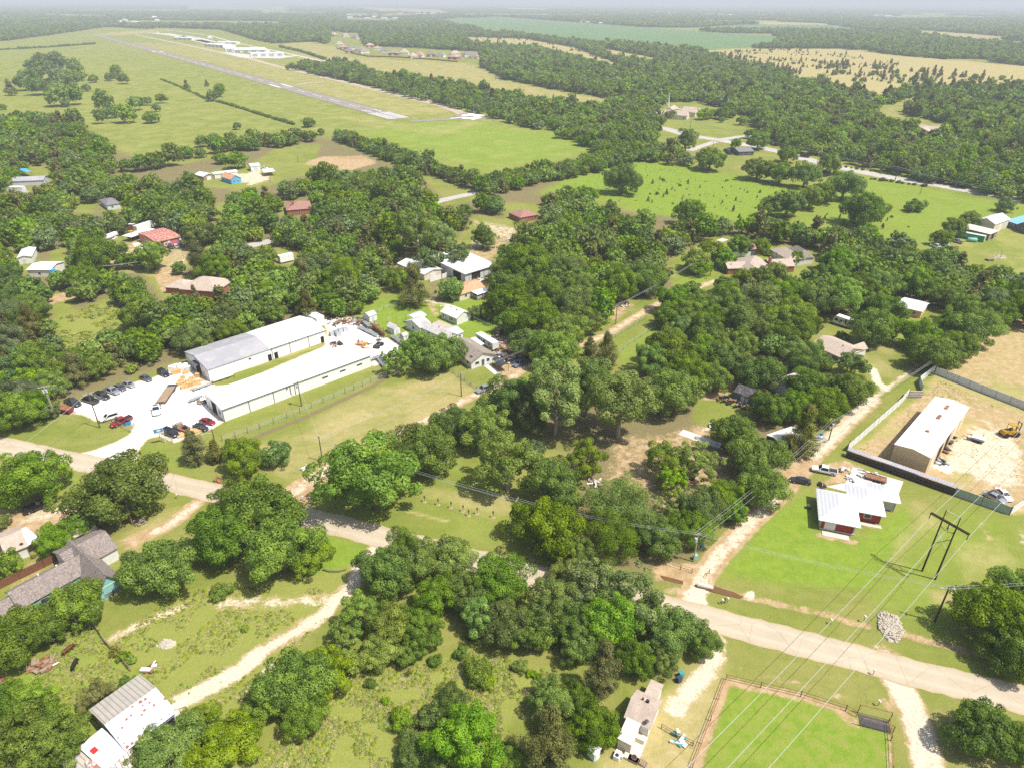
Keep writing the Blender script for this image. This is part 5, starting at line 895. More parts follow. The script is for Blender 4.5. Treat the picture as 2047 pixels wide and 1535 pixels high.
# --- red roofed repair shop
b = Bld('repair_shop', 'repair shop with a flaking red roof and dark front wall', 'workshop', (310.6,482.9), (359.9,472), (277.8,465.8), z=4.2); L, Wd = b.L, b.W
b.sec((0,L,0,Wd), 4.0, 4.7, wall=M_['dkgrey'], roof=M_['red_roof'], oh=.35); b.part('side_wall', b.plate('l', Wd/2, .0, Wd-.1, 3.9, -.02, .06), mat('orange_tan_wall', (.55,.27,.13), .8, 0, .12, .6)); b.part('fascia', MB().b2(-.35, L+.35, -.45, -.36, 3.7, 4.15), M_['shg_or'])
b.door('f', L*.70, 4.0, 3.3, M_['pink'], name='roller_door')
for u in (.12,.26,.40,.55,.7): b.win('l', u*Wd, 1.2, 1.3, 1.6, (-.06,L,0,Wd))
b.door('l', Wd*.85, 3, 3, M_['pink'], (-.06,L,0,Wd), name='roller_door')
n = 20; ci = [(L*.37+1.25*math.cos(i*math.tau/n), 1.9+1.25*math.sin(i*math.tau/n)) for i in range(n)]
b.part('sign_disc', MB().prof(ci, -.14, -.06), M_['pink']); ci = [(L*.37+.85*math.cos(i*math.tau/n), 1.9+.85*math.sin(i*math.tau/n)) for i in range(n)]; b.part('sign_centre', MB().prof(ci, -.18, -.14), M_['cream']); b.part('sign_emblem', MB().prof([(L*.37-.4,1.5),(L*.37+.4,1.5),(L*.37+.3,2.1),(L*.37,2.5),(L*.37-.3,2.1)], -.2, -.18), M_['black'])
b.part('wall_poster', b.plate('f', L*.50, 2.1, 1.2, 1.3, .05, .1), M_['frame']); b.part('wall_poster', b.plate('f', L*.97, 2.3, 1.0, 1.3, .05, .1), M_['frame'])
SHOP = b
def boxtrailer(label, p0, p1, w, h, mtl, z0=.6, name='box_trailer', stripes=None, group=None, z=0):
    """closed trailer between two ends measured on the ground"""
    a, c = at(*p0, z), at(*p1, z); d = c-a; L = d.length; o = empty(name, (a+c)/2*1.0, math.atan2(d.y, d.x), label, 'trailer', group); o.location.z = 0
    body = MB().b2(-L/2, L/2, -w/2, w/2, z0, z0+h).build('body', mtl, o); MB().b2(-L/2-.02, L/2+.02, -w/2-.02, w/2+.02, z0+h, z0+h+.06).build('roof', M_['white_roof'], o)
    for sx in (-.25, -.1):
        for sy in (-1, 1): MB().tube([(sx*L, sy*(w/2-.25), .4), (sx*L, sy*(w/2-.02), .4)], .4, 12).build('wheel', M_['black'], o)
    MB().b2(L/2, L/2+1.3, -.1, .1, z0-.1, z0+.05).build('tongue', M_['steel'], o)
    return o, L
boxtrailer('long white box trailer parked behind the red-roofed shop', (272,466), (306,455), 2.6, 2.7, M_['white_metal']); boxtrailer('old dark-sided bus body behind the red-roofed shop', (263,461), (274,456), 2.6, 2.4, M_['rust'])
canopy('white shed roof beside the red-roofed shop', [(262,475),(310,458),(303,454),(256,468)], 2.6, M_['white_roof'])
b = Bld('house', 'sprawling tan-shingled hip-roofed house in the left wood', 'house', (431.7,583), (457,566), (385,583), z=2.7); L, Wd = b.L, b.W; b.sec((0,max(L,13),0,15), 2.7, 6, 'hip', axis='y', wall=M_['brick'], roof=M_['shg_tan']); b.sec((1,9,13,22), 2.6, 4.6, 'hip', axis='y', wall=M_['brick'], roof=M_['shg_tan'], wn='wing_wall', rn='wing_roof'); b.win('f', 4); b.win('f', 9)
# --- left edge roofs
b = Bld('metal_building', 'white-roofed metal building with a blue corner in the left wood', 'building', (54,540), (99.6,540), (40,524), z=3); b.sec((0,b.L,0,b.W), 3, 3.9, wall=M_['wall_w'], roof=M_['white_roof']); b.part('tarp', MB().b2(b.L-.2, b.L+1.2, -.4, 1.5, 2.0, 3.1), M_['bl_tarp']); b.win('f', b.L*.5)
b = Bld('metal_building', 'small white roof showing among the far left trees', 'building', (35,516), (44,515), (21,501), z=3); b.sec((0,max(b.L,5),0,b.W), 3, 3.7, axis='y', wall=M_['wall_w'], roof=M_['white_roof']); b.door('f', 2, 1, 2.1, M_['wall_g'])
b = Bld('house', 'house with a grey metal roof next to a blue tarpaulin', 'house', (86,360), (96,354), (60.5,337.5), z=3); b.sec((0,max(b.L,8),0,b.W), 2.8, 4.4, axis='y', wall=M_['wall_g'], roof=M_['grey_roof']); b.win('f', 3)
canopy('lean-to covered by a bright blue tarpaulin', [(48,345),(62,343),(60,335),(46,337)], 3.0, M_['bl_tarp'], arch=.5)
boxtrailer('long white trailer home at the left edge of the wood', (16,384), (50,384), 3.4, 2.6, M_['wall_w'], .5, 'trailer_home'); canopy('low grey carport by the trailer home', [(48,386),(60,384),(57,378),(46,380)], 2.2, M_['grey_roof'])
b = Bld('house', 'house with a dark grey roof deep in the left wood', 'house', (216,421), (242,417), (213,408)); b.sec((0,b.L,0,max(b.W,9)), 2.8, 4.8, 'hip', wall=M_['wall_g'], roof=mat('grey_shingles', (.20,.19,.20), .95, 0, .15, .8)); b.win('f', b.L*.4)
b = Bld('house', 'red-roofed cottage at the pasture edge on the far left', 'house', (40,267), (58,264), (45,255)); b.sec((0,b.L,0,12), 3, 6, wall=M_['brick'], roof=M_['shg_red']); b.win('f', b.L*.5)
b = Bld('house', 'cottage with a bright blue gable and an orange roof', 'house', (463.2,369), (483,365.5), (451.8,361)); L, Wd = b.L, max(b.W, 12); b.sec((0,L,0,Wd), 2.9, 5, axis='y', wall=M_['blue'], roof=M_['shg_or']); b.win('f', L*.3); b.win('f', L*.7); b.vent(L*.4, Wd*.5, 5); b.vent(L*.4, Wd*.8, 5)
b = Bld('trailer_home', 'long white-roofed trailer home behind the blue gable', 'trailer home', (430,358), (476,352), (428,351)); b.sec((0,b.L,0,6), 2.8, 3.3, wall=M_['wall_w'], roof=M_['white_roof']); b.win('f', b.L*.3); b.win('f', b.L*.6)
b = Bld('garage', 'brown and white garage left of the blue gable', 'garage', (408,362), (429,358), (396,352)); b.sec((0,b.L,0,10), 2.6, 3.8, axis='y', wall=M_['wood'], roof=M_['white_roof']); b.door('f', b.L*.5, 3, 2.2, M_['wall_w'], name='garage_door')
b = Bld('metal_building', 'small white metal building near the brown dirt pile', 'building', (503,343), (521,341), (500,337)); b.sec((0,b.L,0,7), 3.2, 4.2, wall=M_['white_metal'], roof=M_['white_roof']); b.door('f', b.L*.5, 2.6, 2.6, M_['wall_g'], name='garage_door')
canopy('long white carport near the brown dirt pile', [(527,345),(550,343),(547,337.5),(524,339)], 2.8, M_['white_roof'])
b = Bld('house', 'house with a dull red roof in the left wood', 'house', (575,432), (624,428), (563,417)); b.sec((0,b.L,0,max(b.W,12)), 3, 5.2, 'hip', wall=M_['brick'], roof=M_['shg_red']); b.part('chimney', MB().b2(3,4.2,5,6.2,3,6), M_['brick']); b.win('f', b.L*.5)
boxtrailer('small white box trailer among the trees behind the warehouses', (559,527), (586,521), 2.6, 2.8, M_['white_metal'])
# --- brick house group, centre right
b = Bld('house', 'brick house with a pinkish brown roof on many levels', 'house', (1508,551), (1590,548), (1506,530)); L, Wd = b.L, 13.; R3 = M_['shg_tan']; b.sec((-4,L*.42,0,Wd), 2.9, 6.4, 'hip', wall=M_['brick'], roof=R3); b.sec((L*.42,L,2,Wd-3), 2.8, 4.6, wall=M_['brick'], roof=R3, wn='wing_wall', rn='wing_roof'); b.sec((-11,-3,2,Wd-4), 2.7, 4.2, wall=M_['brick'], roof=R3, wn='wing_wall', rn='wing_roof'); b.sec((-5,1,-3,3), 2.8, 4.8, axis='y', wall=M_['brick'], roof=R3, wn='wing_wall', rn='wing_roof'); b.part('chimney', MB().b2(L*.40,L*.44,3,4.6,3,6.4), M_['brick']); b.win('f', L*.7, 1, 1.4, 1.1, (0,L,2,Wd)); b.win('f', L*.15); b.door('f', L*.3)
b = Bld('house', 'second brown-roofed house with one dark roof slope', 'house', (1574,533), (1626,529), (1572,511)); L, Wd = b.L, max(b.W, 14); b.sec((0,L*.6,0,Wd), 3, 5.4, 'hip', axis='y', wall=M_['wall_w'], roof=M_['shg_tan']); b.sec((L*.5,L,1,Wd-1), 3, 5.8, 'hip', axis='y', wall=M_['wall_w'], roof=M_['shg_gr'], wn='wing_wall', rn='wing_roof'); b.win('f', L*.2)
b = Bld('garage', 'brown garage with a red-brown gabled roof by the metal fence', 'garage', (1498,512), (1513,510), (1488,500)); b.sec((0,max(b.L,6),0,10), 3.0, 4.6, 'hip', axis='y', wall=M_['redwood'], roof=M_['shg_red']); b.door('f', b.L/2, 3, 2.3, M_['trim_dk'], name='garage_door')
canopy('tan shed roof in the thicket behind the brown garage', [(1436,487),(1456,480),(1452,474),(1432,481)], 2.6, M_['shg_pale']); canopy('worn white shed roof behind the brown garage', [(1488,486),(1500,481),(1492,474),(1484,478)], 2.6, M_['shg_pale'])
# --- right middle houses
b = Bld('house', 'small tan brick house with a white sheet roof by the far wood', 'house', (1838.5,637), (1792.4,626), (1861,625)); L, Wd = b.L, max(b.W, 10); b.sec((0,L,0,Wd), 2.8, 3.9, wall=M_['tan'], roof=M_['white_roof'], oh=.5); b.win('f', L*.3); b.win('f', L*.75, 1, .9, .8); b.win('l', Wd*.5)
b = Bld('house', 'white-walled house under a tan shingle roof by the right lane', 'house', (1676,728), (1621,702.5), (1716,712)); L, Wd = b.L, b.W; b.sec((0,L,0,Wd), 2.6, 4.3, wall=M_['wall_w'], roof=M_['shg_tan'], oh=.5); b.win('f', L*.15, .7, 2.4, 1.4); b.win('f', L*.6); b.door('f', L*.38); b.win('l', Wd*.35); b.vent(L*.25, Wd*.4, 4.2); b.sec((-.1,L*.3,Wd*.5,Wd+2.5), 2.5, 3.9, axis='y', wall=M_['wall_w'], roof=M_['shg_tan'], wn='wing_wall', rn='wing_roof')
b = Bld('house', 'derelict house with a worn whitish pink roof among the trees', 'house', (1590,789), (1641,772), (1565,778), z=2.5); L, Wd = b.L, max(b.W, 9); b.sec((0,L,0,Wd), 2.6, 3.6, 'hip', wall=M_['wall_g'], roof=M_['pinkroof']); b.win('f', L*.3)
b = Bld('shed', 'dark grey shed with a shaggy dark shingle roof', 'shed', (1466,798), (1507,814), (1478,784)); L, Wd = b.L, b.W; b.sec((0,L,0,max(Wd,5)), 2.6, 3.9, wall=mat('blue_grey_board', (.15,.18,.20), .8, 0, .15, .6, rib=('X',1,.2)), roof=M_['shg_blk'], oh=.3); b.door('f', L*.42, 1.1, 2.1, M_['wall_w']); b.door('f', L*.62, .8, 1.9, M_['wall_g'])
b = Bld('trailer_home', 'white trailer house with dark openings under the oaks', 'trailer home', (1416,780), (1441,763), (1404,770)); b.sec((0,b.L,0,4), 2.7, 3.1, wall=M_['white_metal'], roof=M_['white_roof'], oh=.15); b.door('f', b.L*.6, 1.2, 2, M_['dark']); b.win('f', b.L*.3, 1, 1, 1); b.part('awning', MB().slab([(b.L*.4,-2.2,2.2),(b.L*.9,-2.2,2.2),(b.L*.9,0,2.6),(b.L*.4,0,2.6)], .06), M_['galv'])
b = Bld('carport', 'carport with a cream white roof and a dark open front', 'carport', (1533.4,869), (1562,888), (1565,842), z=2.7); L, Wd = b.L, b.W; b.sec((0,L,0,Wd), 2.6, 3.3, axis='y', wall=M_['steel'], roof=mat('cream_white_roof', (.74,.71,.64), .6, 0, .06, .4), oh=.2); b.door('f', L*.5, L*.9, 2.4, M_['dark'], name='open_bay')
# --- yellow-walled metal building inside the fenced yard
b = Bld('metal_building', 'long tan-walled metal building with a bright white roof in the fenced yard', 'building', (1784,907), (1849.9,936), (1872.4,793.5)); dA = at(1789,887.7,5.4); 
b.e.location = (dA.x, dA.y, 0); q = at(1860.6,914.6,5.4); q2 = at(1872.4,793.5,5.4); u = (q-dA); b.L = u.length; b.e.rotation_euler = (0,0,math.atan2(u.y,u.x)); n = Vector((-u.y,u.x,0)).normalized(); b.W = abs((q2-dA).dot(n)); b.s = 1; L, Wd = b.L, b.W
b.sec((0,L,0,Wd), 5.3, 5.9, axis='y', wall=M_['tan'], roof=mat('white_building_roof', (.80,.78,.73), .45, 0, .04, .3, rib=('X',.5,.07)), oh=.15)
for i in range(5):
    v = (i+.5)/5*Wd; sl = MB()
    for a0, a1 in ((.14,.42),(.58,.86)):
        z = lambda a: 5.3+.6*(1-abs(a-.5)*2)+.185
        sl.slab([(a0*L,v-.28,z(a0)),(a1*L,v-.28,z(a1)),(a1*L,v+.28,z(a1)),(a0*L,v+.28,z(a0))], .03)
    b.part('skylight_strip', sl, mat('skylight_plastic', (.62,.57,.45), .4, 0, .08, .6))
for v, ln in ((.33,.9),(.62,2.4),(.83,2.4)): b.part('ridge_vent', MB().b2(L/2-.38, L/2+.38, v*Wd-ln/2, v*Wd+ln/2, 5.9, 6.3), M_['rust'])
for v in (.12,.3,.5,.7,.88): b.door('r', v*Wd, 3.6, 4.2, M_['dark'] if v in (.3,.5) else M_['cream'], name='bay_door')
YB = b
# --- house with the white stepped roof
eZ = 2.9; A_ = at(1636.7,1037.6,eZ); B_ = at(1721.7,1054.4,eZ); b = Bld('house', 'dark red house under a stepped bright white metal roof', 'house', (1636.7,1037.6), (1721.7,1054.4), (1629.7,973.8), z=eZ); L1, W1 = b.L, b.W
def loc(px, py, z=eZ):
    v = at(px, py, z)-b.e.location; v.z = 0; c, s_ = math.cos(-b.e.rotation_euler.z), math.sin(-b.e.rotation_euler.z); return (v.x*c-v.y*s_, (v.x*s_+v.y*c)*b.s)
wr = M_['white_roof']; i1 = loc(1716.6,1021.4); e2 = loc(1771.6,1029.8); n2 = loc(1689.5,965); e3 = loc(1801.6,1004.6); i2 = loc(1763.5,998.7); n3 = loc(1734,962)
R1 = (0, L1, 0, W1); R2 = (n2[0], e2[0], i1[1], n2[1]); R3_ = (n3[0], e3[0], i2[1], max(n3[1], i2[1]+5))
o = .7
b.sec((R1[0]+o, R1[1]-o, R1[2]+o, R1[3]-o), eZ-.1, eZ+2.3, 'hip', axis='y' if W1 > L1 else 'x', oh=o, wall=M_['wall_w'], roof=wr)
b.sec((R2[0]+o, R2[1]-o, R2[2]+o, R2[3]-o), eZ-.12, eZ+2.1, 'hip', axis='y' if (R2[3]-R2[2]) > (R2[1]-R2[0]) else 'x', oh=o, wall=M_['red_sid'], roof=wr, wn='wing_wall', rn='wing_roof')
b.sec((R3_[0]+o, R3_[1]-o, R3_[2]+o, R3_[3]-o), eZ-.14, eZ+1.8, 'hip', axis='y' if (R3_[3]-R3_[2]) > (R3_[1]-R3_[0]) else 'x', oh=o, wall=M_['wall_w'], roof=wr, wn='wing_wall', rn='wing_roof')
Rw = (R1[0]+o, R1[1]-o, R1[2]+o, R1[3]-o); b.part('siding', b.plate('f', L1*.66, .35, L1*.42, 2.4, .0, .05, Rw), M_['red_sid']); b.part('siding', b.plate('f', 1.5, .35, 1.4, 2.4, .0, .05, Rw), M_['red_sid']); b.part('garage_door', b.plate('f', L1*.31, .3, L1*.26, 2.2, .02, .08, Rw), M_['wall_w']); b.part('foundation', b.plate('f', L1*.5, 0, L1-2*o, .35, .02, .2, Rw), M_['conc'])
b.part('doorstep', MB().b2(1.2, L1*.78, -1.6, -.0, 0, .14), mat('pinkish_concrete', (.60,.50,.42), .9, 0, .08, .6)); Rw2 = (R2[0]+o, R2[1]-o, R2[2]+o, R2[3]-o); b.win('f', (L1+R2[1])/2-.6, 1.0, 1.5, 1.3, Rw2); b.part('doorstep', MB().b2(L1+.2, R2[1]-.4, R2[2]-.9, R2[2]+.1, 0, .12), mat('pinkish_concrete', (.6,.5,.42))); b.posts([(R3_[1]-1,R3_[2]+.3)], eZ-.1, .09, M_['wood']); b.door('f', (R2[1]+R3_[1])/2, 2.0, 2.1, M_['wall_g'], (R3_[0]+o, R3_[1]-o, R3_[2]+o, 0))
b.vent(R2[0]+3, R2[3]-2.5, eZ+.9, M_['steel']); b.vent(R3_[0]+2.5, R3_[3]-2, eZ+.9, M_['steel']); b.vent(R3_[0]+4, R3_[3]-2.5, eZ+.9, M_['frame']); b.part('air_conditioner', MB().box((-1.2, W1*.62, .45), (.9,.9,.9)), M_['steel']); RED = b
# --- bottom left: house with teal gable
eZ = 2.9; b = Bld('house', 'long house with a speckled brown shingle roof and teal gables', 'house', (54.5,1208.9), (156.5,1152.6), (13.2,1179.8), z=eZ); L, Wd = b.L, b.W; SR = M_['shg_gr']
b.sec((-1,L+4,.4,Wd-.4), eZ, eZ+1.9, wall=M_['teal'], roof=SR, oh=.4); gl_ = loc(195.2,1183.4); gr_ = loc(240,1151.7); ap = loc(219,1153.5, eZ+2.4)
b.sec((gl_[0]+.3, gr_[0]-.3, gl_[1]+.4, Wd+1.5), eZ, eZ+2.5, axis='y', wall=M_['teal'], roof=SR, oh=.5, wn='gable_wall', rn='gable_roof'); w3 = loc(151.2,1098.9); w4 = loc(232,1097); w5 = loc(213.7,1069)
b.sec((w4[0]-8, w4[0]+.2, w4[1]+.3, w4[1]+9), eZ, eZ+1.9, axis='x', wall=M_['wall_w'], roof=SR, wn='wing_wall', rn='wing_roof'); b.sec((-6,-1,.8,Wd-1.4), eZ-.4, eZ+1.2, wall=M_['wall_w'], roof=SR, wn='wing_wall', rn='wing_roof')
gR = (gl_[0]+.3, gr_[0]-.3, gl_[1]+.4, Wd); b.part('gable_trim', b.plate('f', (gR[0]+gR[1])/2, eZ-.1, gR[1]-gR[0], .12, .0, .04, gR), M_['frame']); b.win('f', L*.3, 1, 1.4, 1.2, (0,L,.4,Wd)); b.win('f', L*.7, 1, 1.4, 1.2, (0,L,.4,Wd)); b.vent(L*.45, Wd*.62, eZ+1.6, M_['frame']); b.vent(L*.8, Wd*.55, eZ+1.8, M_['frame']); b.vent(gr_[0]-2.5, gl_[1]+8, eZ+1.5); b.part('porch', MB().b2(gR[0], gR[0]-1.5, gR[2]+1, gR[2]+7, 0, .4), M_['wood']); TEAL = b
eZ = 2.7; b = Bld('house', 'small white house with a tan shingle roof at the left edge', 'house', (13,1106), (51,1091), (-25,1076), z=eZ); b.sec((0,b.L,0,b.W), eZ, 4.1, wall=M_['wall_w'], roof=M_['shg_tan'], oh=.4); b.win('f', b.L*.4); b.part('satellite_dish', MB().ball((b.L*.85,.4,3.3), (.35,.12,.35)), M_['steel'])
canopy('bright white carport roof attached beside the tan roof', [(51,1091.9),(80.9,1076),(63.3,1055.8),(34.3,1062)], 2.8, M_['white_roof'], pm='wood')
b = Bld('garage', 'white garage with a tan roof under the leaning maple', 'garage', (139,1099), (197,1074), (120,1078)); L = b.L; b.sec((0,L,0,max(b.W,7)), 2.6, 4.0, wall=M_['wall_w'], roof=M_['shg_tan'], oh=.35); b.door('f', L*.25, 2.6, 2.2, M_['wall_g'], name='garage_door'); b.door('f', L*.6, 2.6, 2.2, M_['wall_g'], name='garage_door'); b.door('f', L*.85)
# --- rusty barn
e_ = 3.0; b = Bld('barn', 'old barn with one ribbed tan roof slope and one rust-spotted slope', 'barn', (252.9,1498.5), (350.9,1422.9), (182.2,1417.6), z=e_); L, Wd = b.L, b.W; rg = MB()
b.sec((0.2,L-.2,.2,Wd-.2), e_, e_+1.2, wall=mat('grey_blue_block', (.52,.57,.60), .8, 0, .1, .6), roof=None)
m, nt, bs = newmat('rust_dotted_roof'); tc = nt.nodes.new('ShaderNodeTexCoord').outputs['Object']; vo = nt.nodes.new('ShaderNodeTexVoronoi'); vo.inputs['Scale'].default_value = 1.05; vo.inputs['Randomness'].default_value = .55; nt.links.new(tc, vo.inputs['Vector'])
k = mathn(nt, 'SUBTRACT', 1, ss(nt, mathn(nt, 'ADD', vo.outputs['Distance'], mathn(nt, 'MULTIPLY', mathn(nt, 'SUBTRACT', noise(nt, tc, .5, 3, .6), .5), .9)), .12, .26))
nt.links.new(mixn(nt, k, mixn(nt, noise(nt, tc, .8, 4, .6), (.55,.55,.62), (.66,.66,.72)), (.30,.11,.06)), bs.inputs['Base Color']); bs.inputs['Roughness'].default_value = .6; M_['rustspot'] = m
b.part('roof', MB().slab([(-.2,-.2,e_+.1),(L+.2,-.2,e_+.1),(L+.2,Wd/2,e_+1.35),(-.2,Wd/2,e_+1.35)], .1), M_['rustspot'])['label'] = 'roof slope with rows of rust spots'
b.part('roof', MB().slab([(-.2,Wd+.2,e_+.1),(L+.2,Wd+.2,e_+.1),(L+.2,Wd/2,e_+1.35),(-.2,Wd/2,e_+1.35)], .1), M_['ribtan'])['label'] = 'ribbed tan roof slope'
for u in (.25,.8):
    f = b.part('window', b.plate('f', u*L, .9, 2.2, 1.5, -.05, .08), M_['dark']); ms = MB()
    for k in range(6): ms.b2(u*L-1.1, u*L+1.1, -.02, .1, 1.0+.25*k, 1.1+.25*k)
    b.part('slat', ms, M_['frame'], f)
b.door('r', Wd*.3, 2.4, 2.4, M_['dark'], name='barn_door')
pl = empty('plywood_sheets', at(359,1410), .5, 'cream plywood sheets lying at the barn corner', 'plywood'); MB().box((0,0,.25), (2.0,1.4,.1)).build('sheet', M_['cream'], pl); MB().box((-.9,-1.5,.2), (1.6,1.2,.1), .2).build('sheet', M_['cream'], pl)
b = Bld('shed', 'flat bright white roofed annex below the rusty barn', 'shed', (211,1537), (252.9,1500.5), (140.7,1512.6), z=2.8); L, Wd = b.L, b.W; b.sec((0,L,0,Wd*1.0), 2.7, 3.0, 'shed', axis='x', wall=M_['wall_w'], roof=M_['white_roof'], oh=.2); b.part('red_sheet', MB().slab([(L*.1,Wd*.55,3.15),(L*.35,Wd*.55,3.15),(L*.35,Wd*.72,3.2),(L*.1,Wd*.72,3.2)], .04), mat('red_tarp', (.60,.03,.03), .6)); b.sec((-2.5,0,Wd*.5,Wd), 2.2, 2.4, 'shed', wall=M_['wood'], roof=M_['ribtan'], wn='lean_to_wall', rn='lean_to_roof')
b = Bld('lean_to', 'rust-striped lean-to roof beside the white annex', 'shed', (238,1545), (272,1524), (214,1536), z=2.3); b.sec((-3,b.L,0,max(b.W,4.5)), 2.2, 2.7, 'shed', wall=M_['wood'], roof=M_['ruststripe'], oh=.2); b.door('f', b.L*.3, 1, 1.9, M_['dark'])
# --- small tan house at the bottom
eZ = 2.7; b = Bld('house', 'small white house with a tan shingle roof and plank deck at the bottom', 'house', (1299.5,1458.2), (1324.2,1400.8), (1250.7,1435.5), z=eZ); L, Wd = b.L, b.W
b.sec((.3,L-.3,.3,Wd), eZ, eZ+1.3, axis='y', wall=M_['wall_w'], roof=M_['shg_tan'], oh=.35); b.sec((L-.3,L+3.0,Wd*.25,Wd*.72), eZ, eZ-.35, 'shed', axis='y', wall=M_['wall_w'], roof=M_['shg_tan'], oh=.15, wn='wing_wall', rn='wing_roof')
b.sec((-3.6,.1,Wd*.42,Wd*.95), 2.4, 2.65, 'shed', axis='y', wall=M_['cream'], roof=mat('ribbed_white_plastic', (.68,.64,.58), .5, 0, .05, .5, rib=('X',.6,.12)), oh=.1, wn='porch_wall', rn='porch_roof'); b.part('deck', MB().b2(-4.6, .2, .1, Wd*.42, .05, .5), mat('pale_deck', (.62,.56,.47), .8, 0, .1, .8, rib=('X',1.2,.3))); b.part('deck', MB().b2(-4.6,-3.7,.1,Wd*.6,.05,.5), mat('pale_deck', (.6,.5,.4)))
b.part('chest_freezer', MB().box((-1.0,1.1,.95), (.8,1.5,.9)), M_['cream']); b.vent(L*.62, Wd*.66, eZ+1.2, M_['black']); b.part('roof_fan', MB().ball((L*.6,Wd*.45,eZ+1.55), .3).box((L*.6,Wd*.45,eZ+1.2), (.4,.4,.5)), M_['black']); b.part('satellite_dish', MB().ball((.5,Wd*.2,eZ+.9), (.35,.35,.14)).tube([(.5,Wd*.2,eZ+.2),(.5,Wd*.2,eZ+.8)], .05), M_['steel']); b.win('r', Wd*.4, 1, 1, 1); TINY = b
st = MB()
for k in range(4): st.b2(-4.4, -3.4, -.35-.3*k, -.1-.3*k, .05, .45-.1*k)
b.part('steps', st, M_['wood'])
q = LM(TINY, -4.9, Wd*.8); o = empty('air_conditioner', q, TINY.e.rotation_euler.z, 'boxy white air conditioning unit at the plank deck', 'air conditioner'); MB().box((0,0,.45), (1.3,.9,.9)).build('case', M_['frame'], o); MB().tube([(-.25,0,.9),(-.25,0,.95)], .3, 14).build('fan', M_['black'], o); MB().box((.3,-.6,.3), (.6,.4,.6)).build('duct', M_['wall_g'], o)
q = LM(TINY, -4.2, Wd*.2, .5); o = empty('fire_bowl', q, 0, 'round rusty fire bowl on the plank deck', 'fire bowl'); MB().tube([(0,0,.0),(0,0,.3),(0,0,.55)], [.2,.4,.42], 14).build('bowl', M_['rust'], o); MB().tube([(0,0,.5),(0,0,.56)], .34, 14).build('ash', M_['black'], o)
b = Bld('garden_shed', 'small pale blue-white shed at the bottom edge under the cedar', 'shed', (1187,1523), (1199,1513), (1170,1510)); b.sec((0,b.L,0,b.W), 1.8, 2.1, 'shed', axis='y', wall=mat('pale_blue_wall', (.62,.68,.74), .6), roof=M_['white_roof'], oh=.1); b.door('f', b.L/2, .8, 1.6, M_['frame'])
# --- top right farmyard
b = Bld('storage_building', 'cream building with a white gabled roof by the blue-roofed house', 'building', (1983,467), (2012,456), (1948.6,458)); L, Wd = b.L, b.W; b.sec((0,L,0,Wd), 4.6, 6.6, wall=M_['cream'], roof=M_['white_roof'], oh=.4); b.door('f', L*.45, 3, 3.2, M_['wall_w'], name='garage_door'); b.door('f', L*.85, 2, 3, M_['wall_w'], name='garage_door')
b = Bld('lean_to', 'tan flat-roofed lean-to behind the green container', 'shed', (1974,482), (1990,475), (1920,468)); b.sec((0,b.L,0,b.W), 3.2, 3.5, 'shed', wall=M_['wood'], roof=mat('tan_sheet_roof', (.60,.52,.46), .7, 0, .08, .4), oh=.4); b.door('f', b.L*.5, 3, 2.6, M_['dark'], name='open_bay')
ca, cb = at(1913,475.5), at(1959.7,484.5); d = cb-ca; CL = 12.4; o = empty('shipping_container', ca+d*.5+Vector((-d.y,d.x,0)).normalized()*1.3, math.atan2(d.y,d.x), 'green shipping container with white lettering at the farmyard', 'container'); MB().b2(-CL/2,CL/2,-1.25,1.25,.15,2.95).build('body', M_['green'], o); MB().b2(-CL/2-.03,CL/2+.03,-1.28,1.28,2.95,3.0).build('roof', mat('faded_green_roof', (.55,.62,.55), .6), o); MB().b2(CL/2,CL/2+.05,-1.2,1.2,.2,2.9).build('door', mat('pale_green_door', (.45,.58,.45), .6), o)
def text(body, size, parent, loc, rot, mtl, name='lettering'):
    cu = bpy.data.curves.new(name, 'FONT'); cu.body = body; cu.size = size; cu.extrude = .01; cu.align_x = 'CENTER'; cu.align_y = 'CENTER'
    t = bpy.data.objects.new(name, cu); COL.objects.link(t); dg = bpy.context.evaluated_depsgraph_get(); me = bpy.data.meshes.new_from_object(t.evaluated_get(dg)); bpy.data.objects.remove(t)
    me.materials.clear(); me.materials.append(mtl); q = link(name, me, parent, loc); q.rotation_euler = rot; return q
text('EVERGREEN', 1.35, o, (0,-1.29,1.75), (math.pi/2,0,0), M_['frame'])
b = Bld('house', 'dark-walled house with a bright blue metal roof at the right edge', 'house', (2008,453), (2047,466), (2037,434), z=0); L, Wd = b.L+9, b.W; b.sec((0,L,0,Wd), 3, 5.0, wall=M_['dkgrey'], roof=M_['bluer'], oh=.5); b.sec((L*.35,L*.75,-1,Wd), 3, 5.6, axis='y', wall=M_['dkgrey'], roof=M_['bluer'], wn='wing_wall', rn='wing_roof'); b.win('f', L*.18, 1, 2, 1.2); b.door('f', L*.85); b.win('f', L*.55, 1, 2, 1.2, (0,L,-1,Wd))
